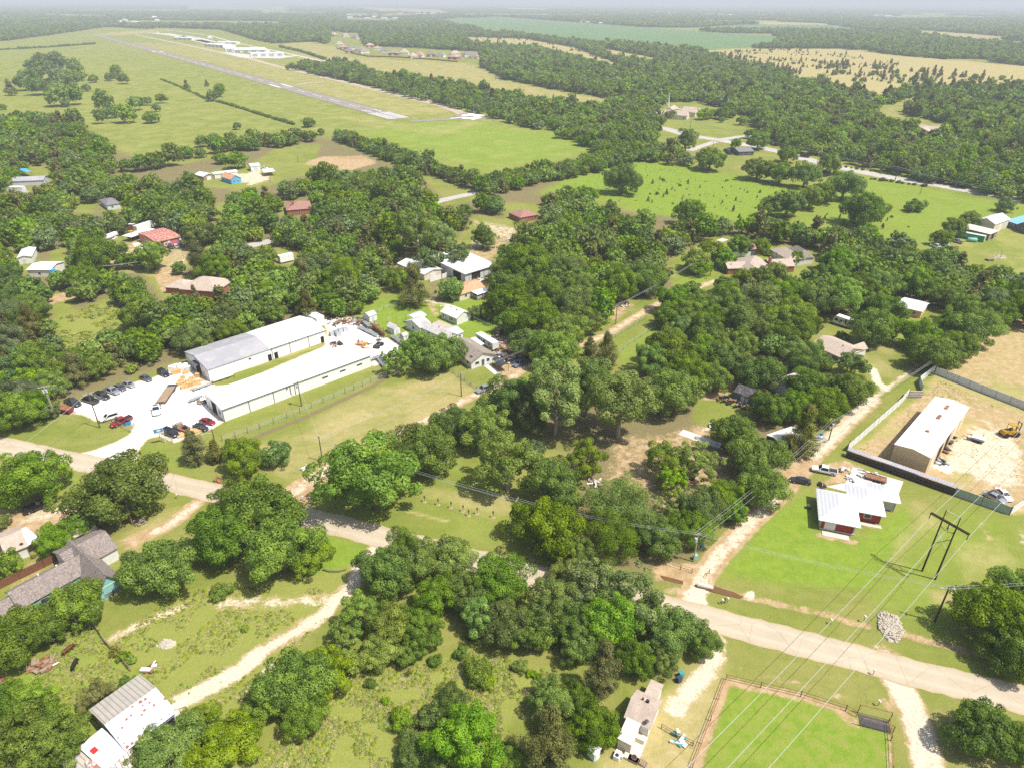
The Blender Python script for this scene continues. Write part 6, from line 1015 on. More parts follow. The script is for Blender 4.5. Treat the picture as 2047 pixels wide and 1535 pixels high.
# --- church, junction house and far houses
b = Bld('church', 'tan-roofed church complex with a slim white spire', 'church', (1325,238), (1372,241), (1318,222)); L, Wd = b.L, max(b.W, 26); rt_ = M_['shg_tan']; b.sec((0,L,0,14), 4, 7.5, wall=M_['cream'], roof=rt_); b.sec((-4,10,12,34), 4.5, 9, axis='y', wall=M_['cream'], roof=rt_, wn='wing_wall', rn='wing_roof'); b.sec((14,L+4,22,36), 4.5, 8.5, wall=M_['cream'], roof=rt_, wn='wing_wall', rn='wing_roof'); b.part('spire', MB().tube([(-2,30,5),(-2,30,14),(-2,30,22)], [1.0,.6,.05], 6), M_['frame']); b.win('f', 8, 1, 2, 1.6); b.win('f', 20, 1, 2, 1.6)
b = Bld('house', 'little grey-roofed house by the highway junction', 'house', (1476,312), (1506,311), (1474,304)); b.sec((0,b.L,0,max(b.W,8)), 2.8, 4.4, wall=M_['dkgrey'], roof=mat('grey_shingles', (.2,.19,.2)), oh=.4); b.win('f', b.L*.3); b.win('f', b.L*.7)
b = Bld('house', 'pale house with a tan roof in the wood above the highway', 'house', (1880,272), (1897,266), (1815,256)); b.sec((0,14,0,b.W), 3.2, 6, axis='y', wall=M_['cream'], roof=M_['shg_tan']); b.sec((-7,7,8,20), 3.2, 5.5, wall=M_['cream'], roof=M_['shg_tan'], wn='wing_wall', rn='wing_roof'); b.win('f', 4); b.win('f', 9)
HG = 'white hangars along the airport apron'
for i, (A, B, C, lab) in enumerate([((346,80),(384,81),(344,75),'white arch-fronted hangar farthest along the airport apron'),((408,93),(446,96),(420,87),'white hangar with dark bays in the middle of the apron'),((434,90),(473,90),(433,83),'big white gabled hangar beside the airport road'),((451,104),(530,103),(449,97),'long white hangar behind two others on the apron'),((467,106),(532,106),(465,100),'second long white hangar on the apron'),((502,114),(568,113),(500,107),'long white hangar nearest to the camera on the apron')]):
    b = Bld('hangar', lab, 'hangar', A, B, C, group=HG); Wd = min(max(b.W, 14), 34); b.sec((0,b.L,0,Wd), 5.5, 7.0, wall=M_['white_metal'], roof=M_['white_roof'], oh=.4); k = max(2, int(b.L/16))
    for j in range(k): b.door('f', (j+.5)*b.L/k, 10, 4.5, M_['galv'], name='hangar_door')
GH = 'suburban houses with pale roofs along the field'
def hip_house(name, lab, cat, x, y, w, d, rz, e, r, wm, rm, group, gable=False):
    P = at(x, y); o = empty(name, P, rz, lab, cat, group); wb = MB().b2(-w/2,w/2,-d/2,d/2,0,e); wb.build('wall', wm, o); k = .5; c = [(-w/2-k,-d/2-k,e),(w/2+k,-d/2-k,e),(w/2+k,d/2+k,e),(-w/2-k,d/2+k,e),(-w/2+d/2*(0 if gable else 1),0,r),(w/2-d/2*(0 if gable else 1),0,r)]
    if w <= d: c[4] = (-.3,0,r); c[5] = (.3,0,r)
    MB().add(c, [(0,1,5,4),(2,3,4,5),(3,0,4),(1,2,5),(3,2,1,0)]).build('roof', rm, o)
    return o
far_roofs = [M_['shg_tan'], M_['shg_br'], mat('grey_shingles', (.2,.19,.2)), mat('rose_shingles', (.40,.27,.23), .9)]
hs = []
for i, (x, y) in enumerate([(680,93),(687,99),(703,100),(720,104),(740,95),(755,101),(768,106),(788,111),(809,110),(839,115),(862,114),(882,115),(910,112),(908,119),(934,114),(948,118),(667,73),(691,74),(710,78),(774,81),(794,80),(810,80),(700,107),(728,107),(826,117)]):
    o = hip_house('suburban_house', 'pale suburban house with a hip roof in the row by the field', 'house', x, y, random.uniform(15,21), random.uniform(13,17), random.uniform(-.5,.5), 4.5, random.uniform(9,12), [M_['cream'],M_['brick'],M_['wall_w']][i % 3], far_roofs[i*7 % 4], GH)
    MB().b2(-3,1,-8.6,-5,0,3.2).build('garage', M_['cream'], o)
fg = 'pale buildings far off in the haze'
def farb(x, y, w, d, h, m1, m2, rz=None):
    o = hip_house('distant_building', 'small pale building far off among the hazy trees', 'building', x, y, w, d, random.uniform(-.4,.4) if rz is None else rz, h, h*1.45, m1, m2, fg)
for x in range(385, 580, 12): farb(x+random.uniform(-4,4), 11+(x-385)*.045+random.uniform(-2,2), 45, 22, 11, M_['wall_w'], random.choice(far_roofs+[M_['white_roof']]))
for x, y, w, h in ((700,38,60,8),(720,36,50,9),(735,40,60,8),(750,37,60,9),(768,39,60,8),(790,40,60,8),(697,33,40,8),(760,24,110,14),(800,29,90,8),(840,30,120,7),(865,30,70,7),(910,32,90,6),(930,33,70,6),(1015,14,200,12),(1040,15,180,12),(1070,16,120,12),(1100,17,150,10),(1165,46,40,7),(1175,47,30,6),(1200,49,30,6),(1320,26,200,9),(1345,28,160,9),(1365,31,180,9),(1420,31,150,9),(1440,32,120,9),(1460,33,160,9),(1665,40,120,9),(1680,41,90,9),(1755,34,130,9),(1775,35,100,9),(1800,41,150,8),(1765,42,80,8),(1850,25,180,9),(1640,55,20,6),(175,24,55,9),(188,26,45,9),(245,48,50,9),(270,48,45,8),(250,44,40,9),(310,41,40,14),(315,45,35,9),(295,27,160,9),(345,28,120,9),(100,22,40,9),(150,22,40,9),(140,52,20,5),(178,52,20,5),(560,60,18,6),(585,64,18,6),(610,62,18,6),(600,68,18,6),(640,68,18,6),(1990,44,120,9),(2020,46,90,9),(1955,42,90,9)): farb(x, y, w*.7, w*.35, h, random.choice([M_['wall_w'],M_['cream']]), random.choice([M_['white_roof'],M_['shg_tan'],M_['white_roof']]))
for x, y, lab in ((730,158,'white house peeking out of the tree belt by the street'),(757,152,'second white roof in the tree belt by the street'),(315,68,'small building at the far end of the runway'),(420,78,'low building by the hangars'),(880,70,'farm shed at the edge of the blue-green field')): hip_house('house', lab, 'house', x, y, 15, 11, .3, 3.5, 6, M_['wall_w'], M_['white_roof'] if x > 400 else M_['shg_tan'], None)
# ---------------------------------------------------------------- vehicles
def paint(name, c, metal=0.0): return mat('car_paint_'+name, c, .28, metal, .05, .6, spec=.5, coat=.6)
PT = dict(black=paint('black',(.012,.012,.014)), dark=paint('dark_grey',(.045,.048,.055),.3), grey=paint('grey',(.13,.135,.15),.4), silver=paint('silver',(.42,.43,.45),.5), white=paint('white',(.78,.78,.77)), red=paint('red',(.26,.015,.025)), maroon=paint('maroon',(.20,.02,.03)), blue=paint('steel_blue',(.20,.27,.36),.4), teal=paint('teal',(.05,.30,.30)), brown=paint('brown',(.20,.13,.09)))
GL = mat('car_glass', (.02,.024,.03), .06, 0, .1, 1, spec=.7); TY = mat('tyre_rubber', (.02,.02,.021), .85, 0, .2, 2); RIM = mat('wheel_rim', (.45,.45,.46), .35, .6, .1, 2); LAMP = mat('headlamp_glass', (.65,.66,.68), .15, 0, .05, 1); TAIL = mat('tail_lamp', (.35,.01,.01), .3, 0, .1, 1)
def loft(mb, secs):
    vs = []
    for x, hw, z0, z1 in secs:
        zm = z0+(z1-z0)*.55
        vs += [(x,-hw*.9,z0),(x,-hw,z0+.12),(x,-hw,zm),(x,-hw*.93,z1-.03),(x,-hw*.80,z1),(x,hw*.80,z1),(x,hw*.93,z1-.03),(x,hw,zm),(x,hw,z0+.12),(x,hw*.9,z0)]
    n = 10; k = len(secs)
    mb.add(vs, [(i*n+j, i*n+(j+1) % n, (i+1)*n+(j+1) % n, (i+1)*n+j) for i in range(k-1) for j in range(n)]+[tuple(range(n-1,-1,-1)), tuple(range((k-1)*n, k*n))]); return mb
SPEC = {'sedan': dict(L=4.75, W=.90, body=[(-2.37,.78,.35,.66),(-2.25,.86,.25,.90),(-1.5,.9,.22,.95),(0,.9,.22,.94),(1.2,.9,.22,.90),(2.0,.85,.24,.76),(2.3,.78,.3,.62),(2.38,.7,.36,.52)], cab=(-1.75,-.95,.30,1.10,.92,1.43,.84,.62), wb=1.38, wr=.33),
 'suv': dict(L=4.9, W=.95, body=[(-2.42,.86,.4,.9),(-2.35,.92,.32,1.05),(-1.4,.95,.3,1.08),(1.0,.95,.3,1.06),(2.05,.9,.32,.98),(2.38,.84,.4,.80),(2.45,.76,.45,.62)], cab=(-2.38,-2.05,.25,1.15,1.06,1.76,.90,.72), wb=1.45, wr=.38),
 'van': dict(L=5.1, W=.97, body=[(-2.52,.9,.38,1.0),(-2.45,.95,.3,1.1),(1.2,.97,.3,1.08),(2.2,.9,.32,.92),(2.5,.8,.4,.66)], cab=(-2.48,-2.25,.75,1.75,1.08,1.85,.92,.76), wb=1.5, wr=.36),
 'pickup': dict(L=5.8, W=.98, body=[(-2.9,.92,.5,.72),(-2.85,.97,.42,.78),(-1.0,.98,.4,.8),(-.95,.98,.4,1.12),(1.2,.98,.4,1.12),(2.4,.95,.42,1.04),(2.8,.88,.46,.92),(2.9,.8,.5,.7)], cab=(-.98,-.80,.72,1.40,1.1,1.86,.93,.74), wb=1.8, wr=.40)}
CARM = {}
def car(kind, color, rear, front, label, group=None, scale=1.0, extra=None, z=.4):
    a, b = at(*rear, z), at(*front, z); d = b-a; sp = SPEC[kind]; rz = math.atan2(d.y, d.x); P = (a+b)/2
    nm = {'sedan': 'sedan_car', 'suv': 'suv_car', 'van': 'van', 'pickup': 'pickup_truck'}[kind]
    o = empty(nm, (P.x, P.y, 0), rz, label, {'pickup': 'pickup truck', 'van': 'van'}.get(kind, 'car'), group); o.scale = (scale,)*3
    def part(name, key, mk, mtl):
        if key not in CARM:
            q = mk().build(name, mtl, o); CARM[key] = q.data; return q
        return link(name, CARM[key], o)
    x0, x1, x2, x3, zb, zr, hb, hr = sp['cab']
    def body():
        mb = loft(MB(), sp['body']); mb.add([(x0,-hb,zb-.05),(x3,-hb,zb-.05),(x3,hb,zb-.05),(x0,hb,zb-.05),(x1,-hr,zr),(x2,-hr,zr),(x2,hr,zr),(x1,hr,zr),(x1+.15,-hr*.8,zr+.04),(x2-.15,-hr*.8,zr+.04),(x2-.15,hr*.8,zr+.04),(x1+.15,hr*.8,zr+.04)], [(0,1,5,4),(1,2,6,5),(2,3,7,6),(3,0,4,7),(4,5,9,8),(5,6,10,9),(6,7,11,10),(7,4,8,11),(8,9,10,11)])
        if kind == 'pickup': mb.b2(-2.88,-1.0,-.96,-.88,.78,1.12).b2(-2.88,-1.0,.88,.96,.78,1.12).b2(-2.9,-2.82,-.94,.94,.78,1.1)
        for s in (-1, 1): mb.box((x3-.35, s*(hb+.16), zb+.12), (.16,.24,.14))
        return mb
    part('body', (kind, color, 'b'), body, PT[color])
    def quad(A, B, C, D, k=.86, off=.025):
        A, B, C, D = map(Vector, (A, B, C, D)); c = (A+B+C+D)/4; n = (B-A).cross(D-A).normalized()
        if n.dot(c-Vector((0,0,.9))) < 0: n = -n
        return MB().slab([c+(p-c)*k+n*off for p in (A, B, C, D)], .02) if abs(n.z) > .2 else MB().add([c+(p-c)*k+n*off for p in (A, B, C, D)], [(0,1,2,3)])
    part('windscreen', (kind, 'ws'), lambda: quad((x3,-hb,zb),(x3,hb,zb),(x2,hr,zr),(x2,-hr,zr)), GL); part('rear_window', (kind, 'rw'), lambda: quad((x0,-hb,zb),(x0,hb,zb),(x1,hr,zr),(x1,-hr,zr)), GL)
    for s in (-1, 1): part('side_window', (kind, 'sw', s), lambda: quad((x0,s*hb,zb),(x3,s*hb,zb),(x2,s*hr,zr),(x1,s*hr,zr), .84), GL)
    for sx in (-1, 1):
        for sy in (-1, 1):
            w = part('wheel', (kind, 'w', sx, sy), lambda: MB().tube([(sx*sp['wb'], sy*(sp['W']-.2), sp['wr']),(sx*sp['wb'], sy*(sp['W']+.015), sp['wr'])], sp['wr'], 14), TY)
            q = link('rim', CARM.setdefault((kind, 'r', sx, sy), None) or CARM.__setitem__((kind, 'r', sx, sy), rimmesh(sp, sx, sy)) or CARM[(kind, 'r', sx, sy)], w)
    for s in (-1, 1): part('headlamp', (kind, 'h', s), lambda: MB().box((sp['L']/2-.09, s*sp['W']*.66, sp['body'][-2][3]-.07), (.2,.34,.14)), LAMP)
    for s in (-1, 1): part('tail_lamp', (kind, 't', s), lambda: MB().box((-sp['L']/2+.03, s*sp['W']*.78, .82 if kind != 'suv' else .98), (.1,.22,.22)), TAIL)
    if kind == 'pickup': part('bed_floor', (kind, 'bed'), lambda: MB().b2(-2.8,-1.02,-.86,.86,.80,.83), mat('bed_liner', (.03,.03,.032), .8, 0, .2, 1))
    return o
def rimmesh(sp, sx, sy):
    mb = MB().tube([(sx*sp['wb'], sy*(sp['W']+.01), sp['wr']),(sx*sp['wb'], sy*(sp['W']+.03), sp['wr'])], sp['wr']*.6, 12); me = bpy.data.meshes.new('rim'); me.from_pydata([tuple(v) for v in mb.v], [], mb.f); me.materials.append(RIM); return me
G1 = 'vehicles parked along the back of the gravel lot'
car('pickup','dark',(131,800),(162,812),'dark grey pickup at the far left end of the gravel lot beside a maroon trailer',G1)
car('pickup','black',(193,805),(168,797),'black and white pickup backed in second along the gravel lot',G1); car('pickup','black',(191,787),(217,797),'shiny black pickup third along the back of the gravel lot',G1)
car('pickup','silver',(212,778),(237,787),'silver pickup with a brown bed on the back row of the lot',G1); car('sedan','grey',(230,771),(250,780),'dark grey sedan next to the silver pickup',G1); car('sedan','silver',(249,765),(267,773),'light silver sedan on the back row of the lot',G1); car('sedan','grey',(283,753),(301,761),'grey sedan parked apart near the cedars',G1); car('suv','black',(318,742),(337,753),'black suv at the end of the row near the wrapped pallets',G1)
car('suv','white',(237,829),(200,841),'white suv at the grass edge of the gravel lot'); car('pickup','red',(259,836),(226,851),'red pickup beside the white suv')
car('sedan','red',(397,838),(433,848),'red coupe with an open engine bay by the warehouse door'); car('sedan','black',(389,850),(414,859),'small black sedan parked beside the red coupe'); car('van','black',(327,861),(357,872),'black van parked just inside the lot entrance')
car('pickup','silver',(983,773),(954,784),'silver-blue pickup parked beside the centre lane'); car('suv','blue',(1048,723),(1028,733),'blue-grey suv beside the junk yard'); car('suv','white',(810,553),(793,562),'white suv beside the low white-roofed house')
car('sedan','dark',(1618,964),(1581,958),'dark grey sedan parked on the right lane'); car('pickup','white',(1668,945),(1627,937),'white pickup with a flat bed at the right lane corner')
car('sedan','white',(1996,980),(2016,998),'white sedan in the corner of the fenced yard'); car('sedan','silver',(1976,988),(2001,1001),'stripped pale car beside the white sedan')
car('sedan','black',(1601,313),(1616,315),'black car driving on the highway',None,1.5); car('suv','silver',(1782,345),(1798,350),'silver car driving on the highway past the poles',None,1.3); car('sedan','grey',(1851,364),(1866,368),'grey car farther down the highway',None,1.3); car('sedan','black',(1452,307),(1462,309),'black car by the little grey-roofed house',None,1.3); car('suv','black',(1449,302),(1457,304),'second black car behind the little grey-roofed house',None,1.2)
car('sedan','white',(283,499),(294,491),'white car left on the concrete pad of the repair shop'); car('van','white',(292,501),(306,495),'white van on the concrete pad of the repair shop')
car('suv','dark',(335,491),(347,499),'dark suv in front of the red roller door'); car('sedan','white',(346,489),(359,498),'white car in front of the red roller door'); car('sedan','black',(357,488),(370,495),'black car at the right corner of the repair shop'); car('sedan','dark',(334,502),(342,508),'dark car nearest the street at the repair shop')
car('sedan','red',(241,462),(250,459),'red car beside the teal boat'); car('pickup','white',(190,478),(200,473),'white pickup in the back of the repair yard'); car('pickup','white',(206,480),(196,484),'second white pickup half hidden in the repair yard')
car('pickup','silver',(1923,487),(1902,481),'silver pickup with a dark bed beside the green container'); car('pickup','white',(1877,487),(1898,494),'white and dark pickup left in the farmyard'); car('pickup','white',(1862,491),(1882,497),'wrecked white pickup at the farmyard hedge')
car('suv','black',(62,1019),(80,1012),'black suv parked in the shade at the left yard')
car('pickup','white',(520,337),(536,338),'white pickup outside the small white metal building')
# truck with flatbed trailer
a, c = at(313,834,.5), at(313.5,806,.5); d = a-c; o = empty('flatbed_truck', (a+c)/2, math.atan2(d.y,d.x), 'white truck hauling a plank flatbed trailer across the gravel lot', 'truck'); o.location.z = 0
loft(MB(), [(-2.9,.9,.5,1.0),(-1.0,.95,.45,1.05),(-.9,1.05,.45,1.3),(1.1,1.05,.45,1.3),(2.5,1.0,.5,1.22),(2.9,.9,.6,.9)]).add([(-.9,-1,1.25),(1.2,-1,1.25),(1.2,1,1.25),(-.9,1,1.25),(-.8,-.85,2.1),(.6,-.85,2.1),(.6,.85,2.1),(-.8,.85,2.1)], [(0,1,5,4),(1,2,6,5),(2,3,7,6),(3,0,4,7),(4,5,6,7)]).build('body', PT['white'], o)
MB().add([(1.2,-.9,1.32),(1.2,.9,1.32),(.66,.76,2.05),(.66,-.76,2.05)], [(0,1,2,3)]).build('windscreen', GL, o).location = (.03,0,.01); MB().slab([(-.5,-.6,2.13),(.2,-.6,2.13),(.2,.6,2.13),(-.5,.6,2.13)], .02).build('sunroof', GL, o); MB().b2(-2.8,-1.0,-.9,.9,1.06,1.12).build('bed', M_['black'], o); MB().box((-1.9,.2,1.4), (.7,.9,.6)).build('toolbox', M_['steel'], o)
for sx, sy in ((1.8,1),(1.8,-1),(-1.9,1),(-1.9,-1)): MB().tube([(sx,sy*.75,.45),(sx,sy*1.02,.45)], .45, 14).build('wheel', TY, o)
for s in (-1,1): MB().box((2.8,s*.7,.95), (.2,.35,.2)).build('headlamp', LAMP, o); MB().box((1.0,s*1.25,1.5), (.15,.3,.3)).build('mirror', M_['black'], o)
a, c = at(322,803,.9), at(345,769,.9); d = a-c; L = d.length; o = empty('flatbed_trailer', (a+c)/2, math.atan2(d.y,d.x), 'long plank-decked trailer behind the white truck', 'trailer'); o.location.z = 0
MB().b2(-L/2+1.2,L/2,-1.2,1.2,.82,.95).build('deck', mat('trailer_planks', (.34,.24,.15), .85, 0, .2, 1, rib=('Y',1.0,.25)), o); MB().b2(-L/2-.3,-L/2+1.2,-1.2,1.2,.8,.93).build('ramp', M_['steel'], o); fr = MB()
for s in (-1,1): fr.b2(-L/2,L/2,s*1.25-.06,s*1.25+.06,.7,.98)
fr.b2(L/2,L/2+2.2,-.12,.12,.7,.95).tube([(L/2,-1.1,.8),(L/2+2,0,.85)], .08).tube([(L/2,1.1,.8),(L/2+2,0,.85)], .08); fr.build('frame', M_['steel'], o)
for sx in (-.30,-.22):
    for sy in (-1,1): MB().tube([(sx*L,sy*.95,.4),(sx*L,sy*1.22,.4)], .4, 12).build('wheel', TY, o)
# rusty tow truck
a, c = at(379,862,.5), at(347,849,.5); d = c-a; o = empty('tow_truck', (a+c)/2, math.atan2(d.y,d.x), 'rusty brown flatbed work truck between the black van and black sedan', 'truck'); o.location.z = 0
loft(MB(), [(.2,.95,.5,1.25),(1.6,.95,.5,1.2),(2.6,.9,.55,1.1),(2.85,.8,.6,.9)]).add([(.2,-.95,1.2),(1.5,-.95,1.2),(1.5,.95,1.2),(.2,.95,1.2),(.3,-.8,1.9),(1.1,-.8,1.9),(1.1,.8,1.9),(.3,.8,1.9)], [(0,1,5,4),(1,2,6,5),(2,3,7,6),(3,0,4,7),(4,5,6,7)]).build('body', mat('rusty_silver', (.36,.31,.28), .6, .1, .2, 1, c2=(.26,.12,.07), thr=.52), o); MB().b2(-2.8,.1,-1.1,1.1,.9,1.02).build('bed', M_['rust'], o); MB().tube([(-.8,-.7,1),(-1.6,0,2.1),(-.8,.7,1)], .08).tube([(-1.6,0,2.1),(-2.8,0,2.6)], .07).build('crane', M_['steel'], o)
MB().box((-1.8,.1,1.3), (1.0,.9,.6)).build('winch', M_['black'], o); MB().add([(1.52,-.85,1.25),(1.52,.85,1.25),(1.14,.72,1.86),(1.14,-.72,1.86)], [(0,1,2,3)]).build('windscreen', GL, o)
for sx, sy in ((1.7,1),(1.7,-1),(-1.7,1),(-1.7,-1)): MB().tube([(sx,sy*.75,.42),(sx,sy*1.0,.42)], .42, 14).build('wheel', TY, o)
o = empty('plywood_load', at(378,866), 0, 'stack of tan boards lying beside the rusty work truck', 'boards'); MB().box((0,0,.3), (6,2.2,.4), .6).build('board_stack', M_['newwood'], o)
def trailer(label, rear, front, w=2.2, mtl=None, z=.6, load=None):
    a, c = at(*rear, z), at(*front, z); d = c-a; L = d.length; o = empty('utility_trailer', (a+c)/2, math.atan2(d.y,d.x), label, 'trailer'); o.location.z = 0; mtl = mtl or M_['rust']
    MB().b2(-L/2,L/2-1.2,-w/2,w/2,z-.08,z).build('deck', mtl, o); fr = MB()
    for s in (-1,1): fr.b2(-L/2,L/2-1.2,s*w/2-.05,s*w/2+.05,z-.1,z+.15); fr.tube([(L/2-1.2,s*w/2,z-.05),(L/2,0,z-.1)], .06)
    fr.build('frame', M_['steel'], o)
    for sx in (-.5,.4):
        for sy in (-1,1): MB().tube([(sx-.8,sy*(w/2+.03),.36),(sx-.8,sy*(w/2+.25),.36)], .36, 12).build('wheel', TY, o)
    return o, L
trailer('rusty flatbed trailer parked behind the white-roofed red house', (1773,960), (1720,946)); q, L = trailer('grey aluminium trailer stacked with white sheet in the fenced yard', (1968,881), (1926,868), 2.2, M_['galv']); MB().box((-1,0,.9), (L*.6,1.6,.5), .05).build('load', M_['white_roof'], q); MB().box((.6,1.0,1.2), (L*.35,.5,.15), .3).build('load', M_['white_roof'], q)
trailer('flat trailer loaded with dark scrap above the centre lane', (1200,621), (1214,634), 2.3, M_['wood']); q, L = trailer('long flat trailer beside the loaded one above the lane', (1211,604), (1236,612), 2.3, M_['steel']); MB().box((0,0,.9), (4,1.6,.6)).build('load', M_['rust'], q); trailer('narrow trailer nearest to the lane by the scrap', (1192,610), (1214,622), 1.8, M_['galv'])
# caravan with black swooshes
a, c = at(1663.5,648), at(1703,660.5); d = c-a; L = d.length; u = d.normalized(); nn = Vector((-u.y,u.x,0)); nn = nn if nn.y > 0 else -nn; o = empty('caravan', (a+c)/2+nn*1.25, math.atan2(d.y,d.x), 'white caravan with black swoosh stripes under the oaks', 'caravan')
MB().prof([(-L/2,.6),(L/2,.6),(L/2,2.4),(L/2-.5,3.3),(-L/2+.6,3.5),(-L/2,2.6)], -1.25, 1.25).build('body', M_['wall_w'], o); gr_ = mat('black_decal', (.02,.02,.025), .4)
for (x, z, w, h) in ((-L*.36,1.6,1.2,.9),(-L*.12,1.7,.9,.8),(L*.12,1.5,.7,1.6),(L*.32,1.8,1.3,.7)): MB().b2(x-w/2,x+w/2,-1.29,-1.25,z,z+h).build('window', GL, o)
for k in (0,1,2): MB().prof([(-L*.4+k*2.4,2.9-.3*k),(-L*.35+k*2.4,2.9-.3*k),(-L*.12+k*2.4,1.2-.1*k),(-L*.16+k*2.4,1.1-.1*k)], -1.28, -1.24).build('stripe', gr_, o)
for sx in (-.5,.5): MB().tube([(sx,-1.22,.38),(sx,-.95,.38)], .38, 12).build('wheel', TY, o)
# old white camper among the junk, boats, tank, tractor, forklift
q, L = boxtrailer('old white camper trailer beside the scrap timber', (957,681), (991,702), 2.4, 2.3, M_['wall_w'], .7, 'camper')
for x in (-.3,0,.3): MB().b2(x*L-.5,x*L+.5,-1.26,-1.22,1.6,2.3).build('window', GL, q)
def boat(label, a, c, col, w=2.2):
    a, c = at(*a), at(*c); d = c-a; L = d.length; o = empty('boat', (a+c)/2, math.atan2(d.y,d.x), label, 'boat'); n = 8; vs = []; fs = []
    for i in range(n+1):
        t = i/n; x = -L/2+L*t; hw = w/2*(1-max(0,(t-.45)/.55)**2)+.02; vs += [(x,-hw,1.3),(x,-hw*.75,.7),(x,0,.45+.4*max(0,t-.7)),(x,hw*.75,.7),(x,hw,1.3)]
        if i: fs += [((i-1)*5+j,(i-1)*5+j+1,i*5+j+1,i*5+j) for j in range(4)]+[((i-1)*5+4,(i-1)*5,i*5,i*5+4)]
    MB().add(vs, fs+[(0,1,2,3,4)]).build('hull', col, o); MB().box((-.3,0,1.5), (L*.35,w*.6,.5), taper=.7).build('cockpit', M_['wall_w'], o); MB().b2(-L*.35,L*.3,-.5,.5,.25,.5).build('cradle', M_['steel'], o); return o
boat('teal boat on a cradle in the repair yard', (226,463), (241,459), PT['teal'], 2.6)
a, c = at(206,478,1.2), at(234,467,1.2); d = c-a; L = d.length; o = empty('storage_tank', (a+c)/2, math.atan2(d.y,d.x), 'long white cylindrical tank lying in the repair yard', 'tank'); o.location.z = 0; MB().tube([(-L/2,0,1.3),(-L/2+.4,0,1.3),(L/2-.4,0,1.3),(L/2,0,1.3)], [.8,1.25,1.25,.8], 16).build('shell', M_['wall_w'], o, True)
for x in (-.3,.3): MB().b2(x*L-.2,x*L+.2,-1,1,0,.5).build('saddle', M_['steel'], o)
def tractor(label, P, rz, name='forklift'):
    o = empty(name, P, rz, label, name); MB().box((-.6,0,1.0), (2.4,1.3,.8), taper=.9).box((.7,0,.9), (1.2,1.4,.5)).build('body', M_['yellow'], o); cg = MB()
    for x in (-.5,.7):
        for y in (-.55,.55): cg.tube([(x,y,1.3),(x,y,2.6)], .06)
    cg.b2(-.65,.85,-.65,.65,2.58,2.68); cg.build('cab_frame', M_['yellow'], o); MB().box((0,0,1.45), (.5,.5,.7)).build('seat', M_['black'], o); ms = MB()
    for y in (-.4,.4): ms.b2(1.5,1.62,y-.07,y+.07,.2,3.1)
    for z in (.5,1.6,2.9): ms.b2(1.5,1.62,-.45,.45,z,z+.12)
    ms.build('mast', M_['steel'], o); fk = MB()
    for y in (-.35,.35): fk.b2(1.62,2.8,y-.07,y+.07,.35,.42)
    fk.build('fork', M_['steel'], o)
    for x, r in ((-1.2,.5),(1.0,.6)):
        for y in (-1,1): MB().tube([(x,y*.6,r),(x,y*.95,r)], r, 14).build('wheel', TY, o)
    return o
tractor('big yellow forklift on the dirt of the fenced yard', at(2016,870), math.radians(8)).scale = (1.3,1.3,1.3); tractor('yellow loader in front of the repair shop yard', at(266,476), 2.6, 'loader').scale = (1.5,1.5,1.3); t = tractor('dark forklift between the lumber and the steel racks', at(757,693), 1.2); t.scale = (1.1,1.1,.9)
for ch in children(t):
    if ch.name.startswith(('body','cab')): ch.data = ch.data.copy(); ch.data.materials[0] = M_['steel']
# maroon dumpster trailer, barrels, bins
o = empty('dump_trailer', at(133,824), math.radians(-12), 'maroon dump trailer at the left end of the gravel lot', 'trailer'); MB().box((0,0,.95), (3.6,2.0,1.0), taper=1.08).build('bin', mat('maroon_steel', (.20,.03,.04), .6, 0, .15, 1), o); MB().box((0,0,1.4), (3.2,1.7,.12)).build('load', M_['rust'], o); MB().tube([(1.8,0,.5),(3.2,0,.5)], .08).build('tongue', M_['steel'], o)
for y in (-1,1): MB().tube([(0,y*.9,.38),(0,y*1.15,.38)], .38, 12).build('wheel', TY, o)
def barrel(label, P, col, r=.35, h=.95, name='barrel', n=14):
    o = empty(name, P, 0, label, name.replace('_', ' ')); MB().tube([(0,0,0),(0,0,h*.33),(0,0,h*.35),(0,0,h*.66),(0,0,h*.68),(0,0,h)], [r,r,r*1.06,r*1.06,r,r], n).build('drum', col, o); MB().tube([(0,0,h),(0,0,h+.05)], r*.9, n).build('lid', M_['black'], o); return o
for i, (x, y) in enumerate(((253,849),(258,847))): barrel(['blue drum behind the red pickup tailgate','second blue drum nearer the gate'][i], at(x, y), mat('blue_drum', (.05,.22,.48), .5), .55, 1.0)
def bin_(label, P, col, rz=0):
    o = empty('wheelie_bin', P, rz, label, 'bin'); MB().box((0,0,.55), (.7,.6,1.0), taper=1.15).build('body', col, o); MB().box((0,0,1.12), (.85,.75,.1)).build('lid', col, o)
    for y in (-.25,.25): MB().tube([(-.35,y,.12),(-.35,y+.08,.12)], .13, 10).build('wheel', M_['black'], o)
bin_('blue-green wheelie bin in the shade by the gravel driveway', at(1361,1352), PT['teal'], .3); bin_('dark blue wheelie bin beside the green one', at(1357,1362), mat('dark_blue_bin', (.03,.06,.12), .5), .4); bin_('pale teal bin at the foot of the lane-end pole', at(1389,1117), mat('pale_teal_bin', (.25,.55,.55), .5), .2); bin_('blue recycling box under the lane-end trees', at(1402,1093), mat('blue_drum', (.05,.22,.48)), .4); bin_('blue bin below the right lane pole', at(1641,873), mat('blue_drum', (.05,.22,.48)), .7)
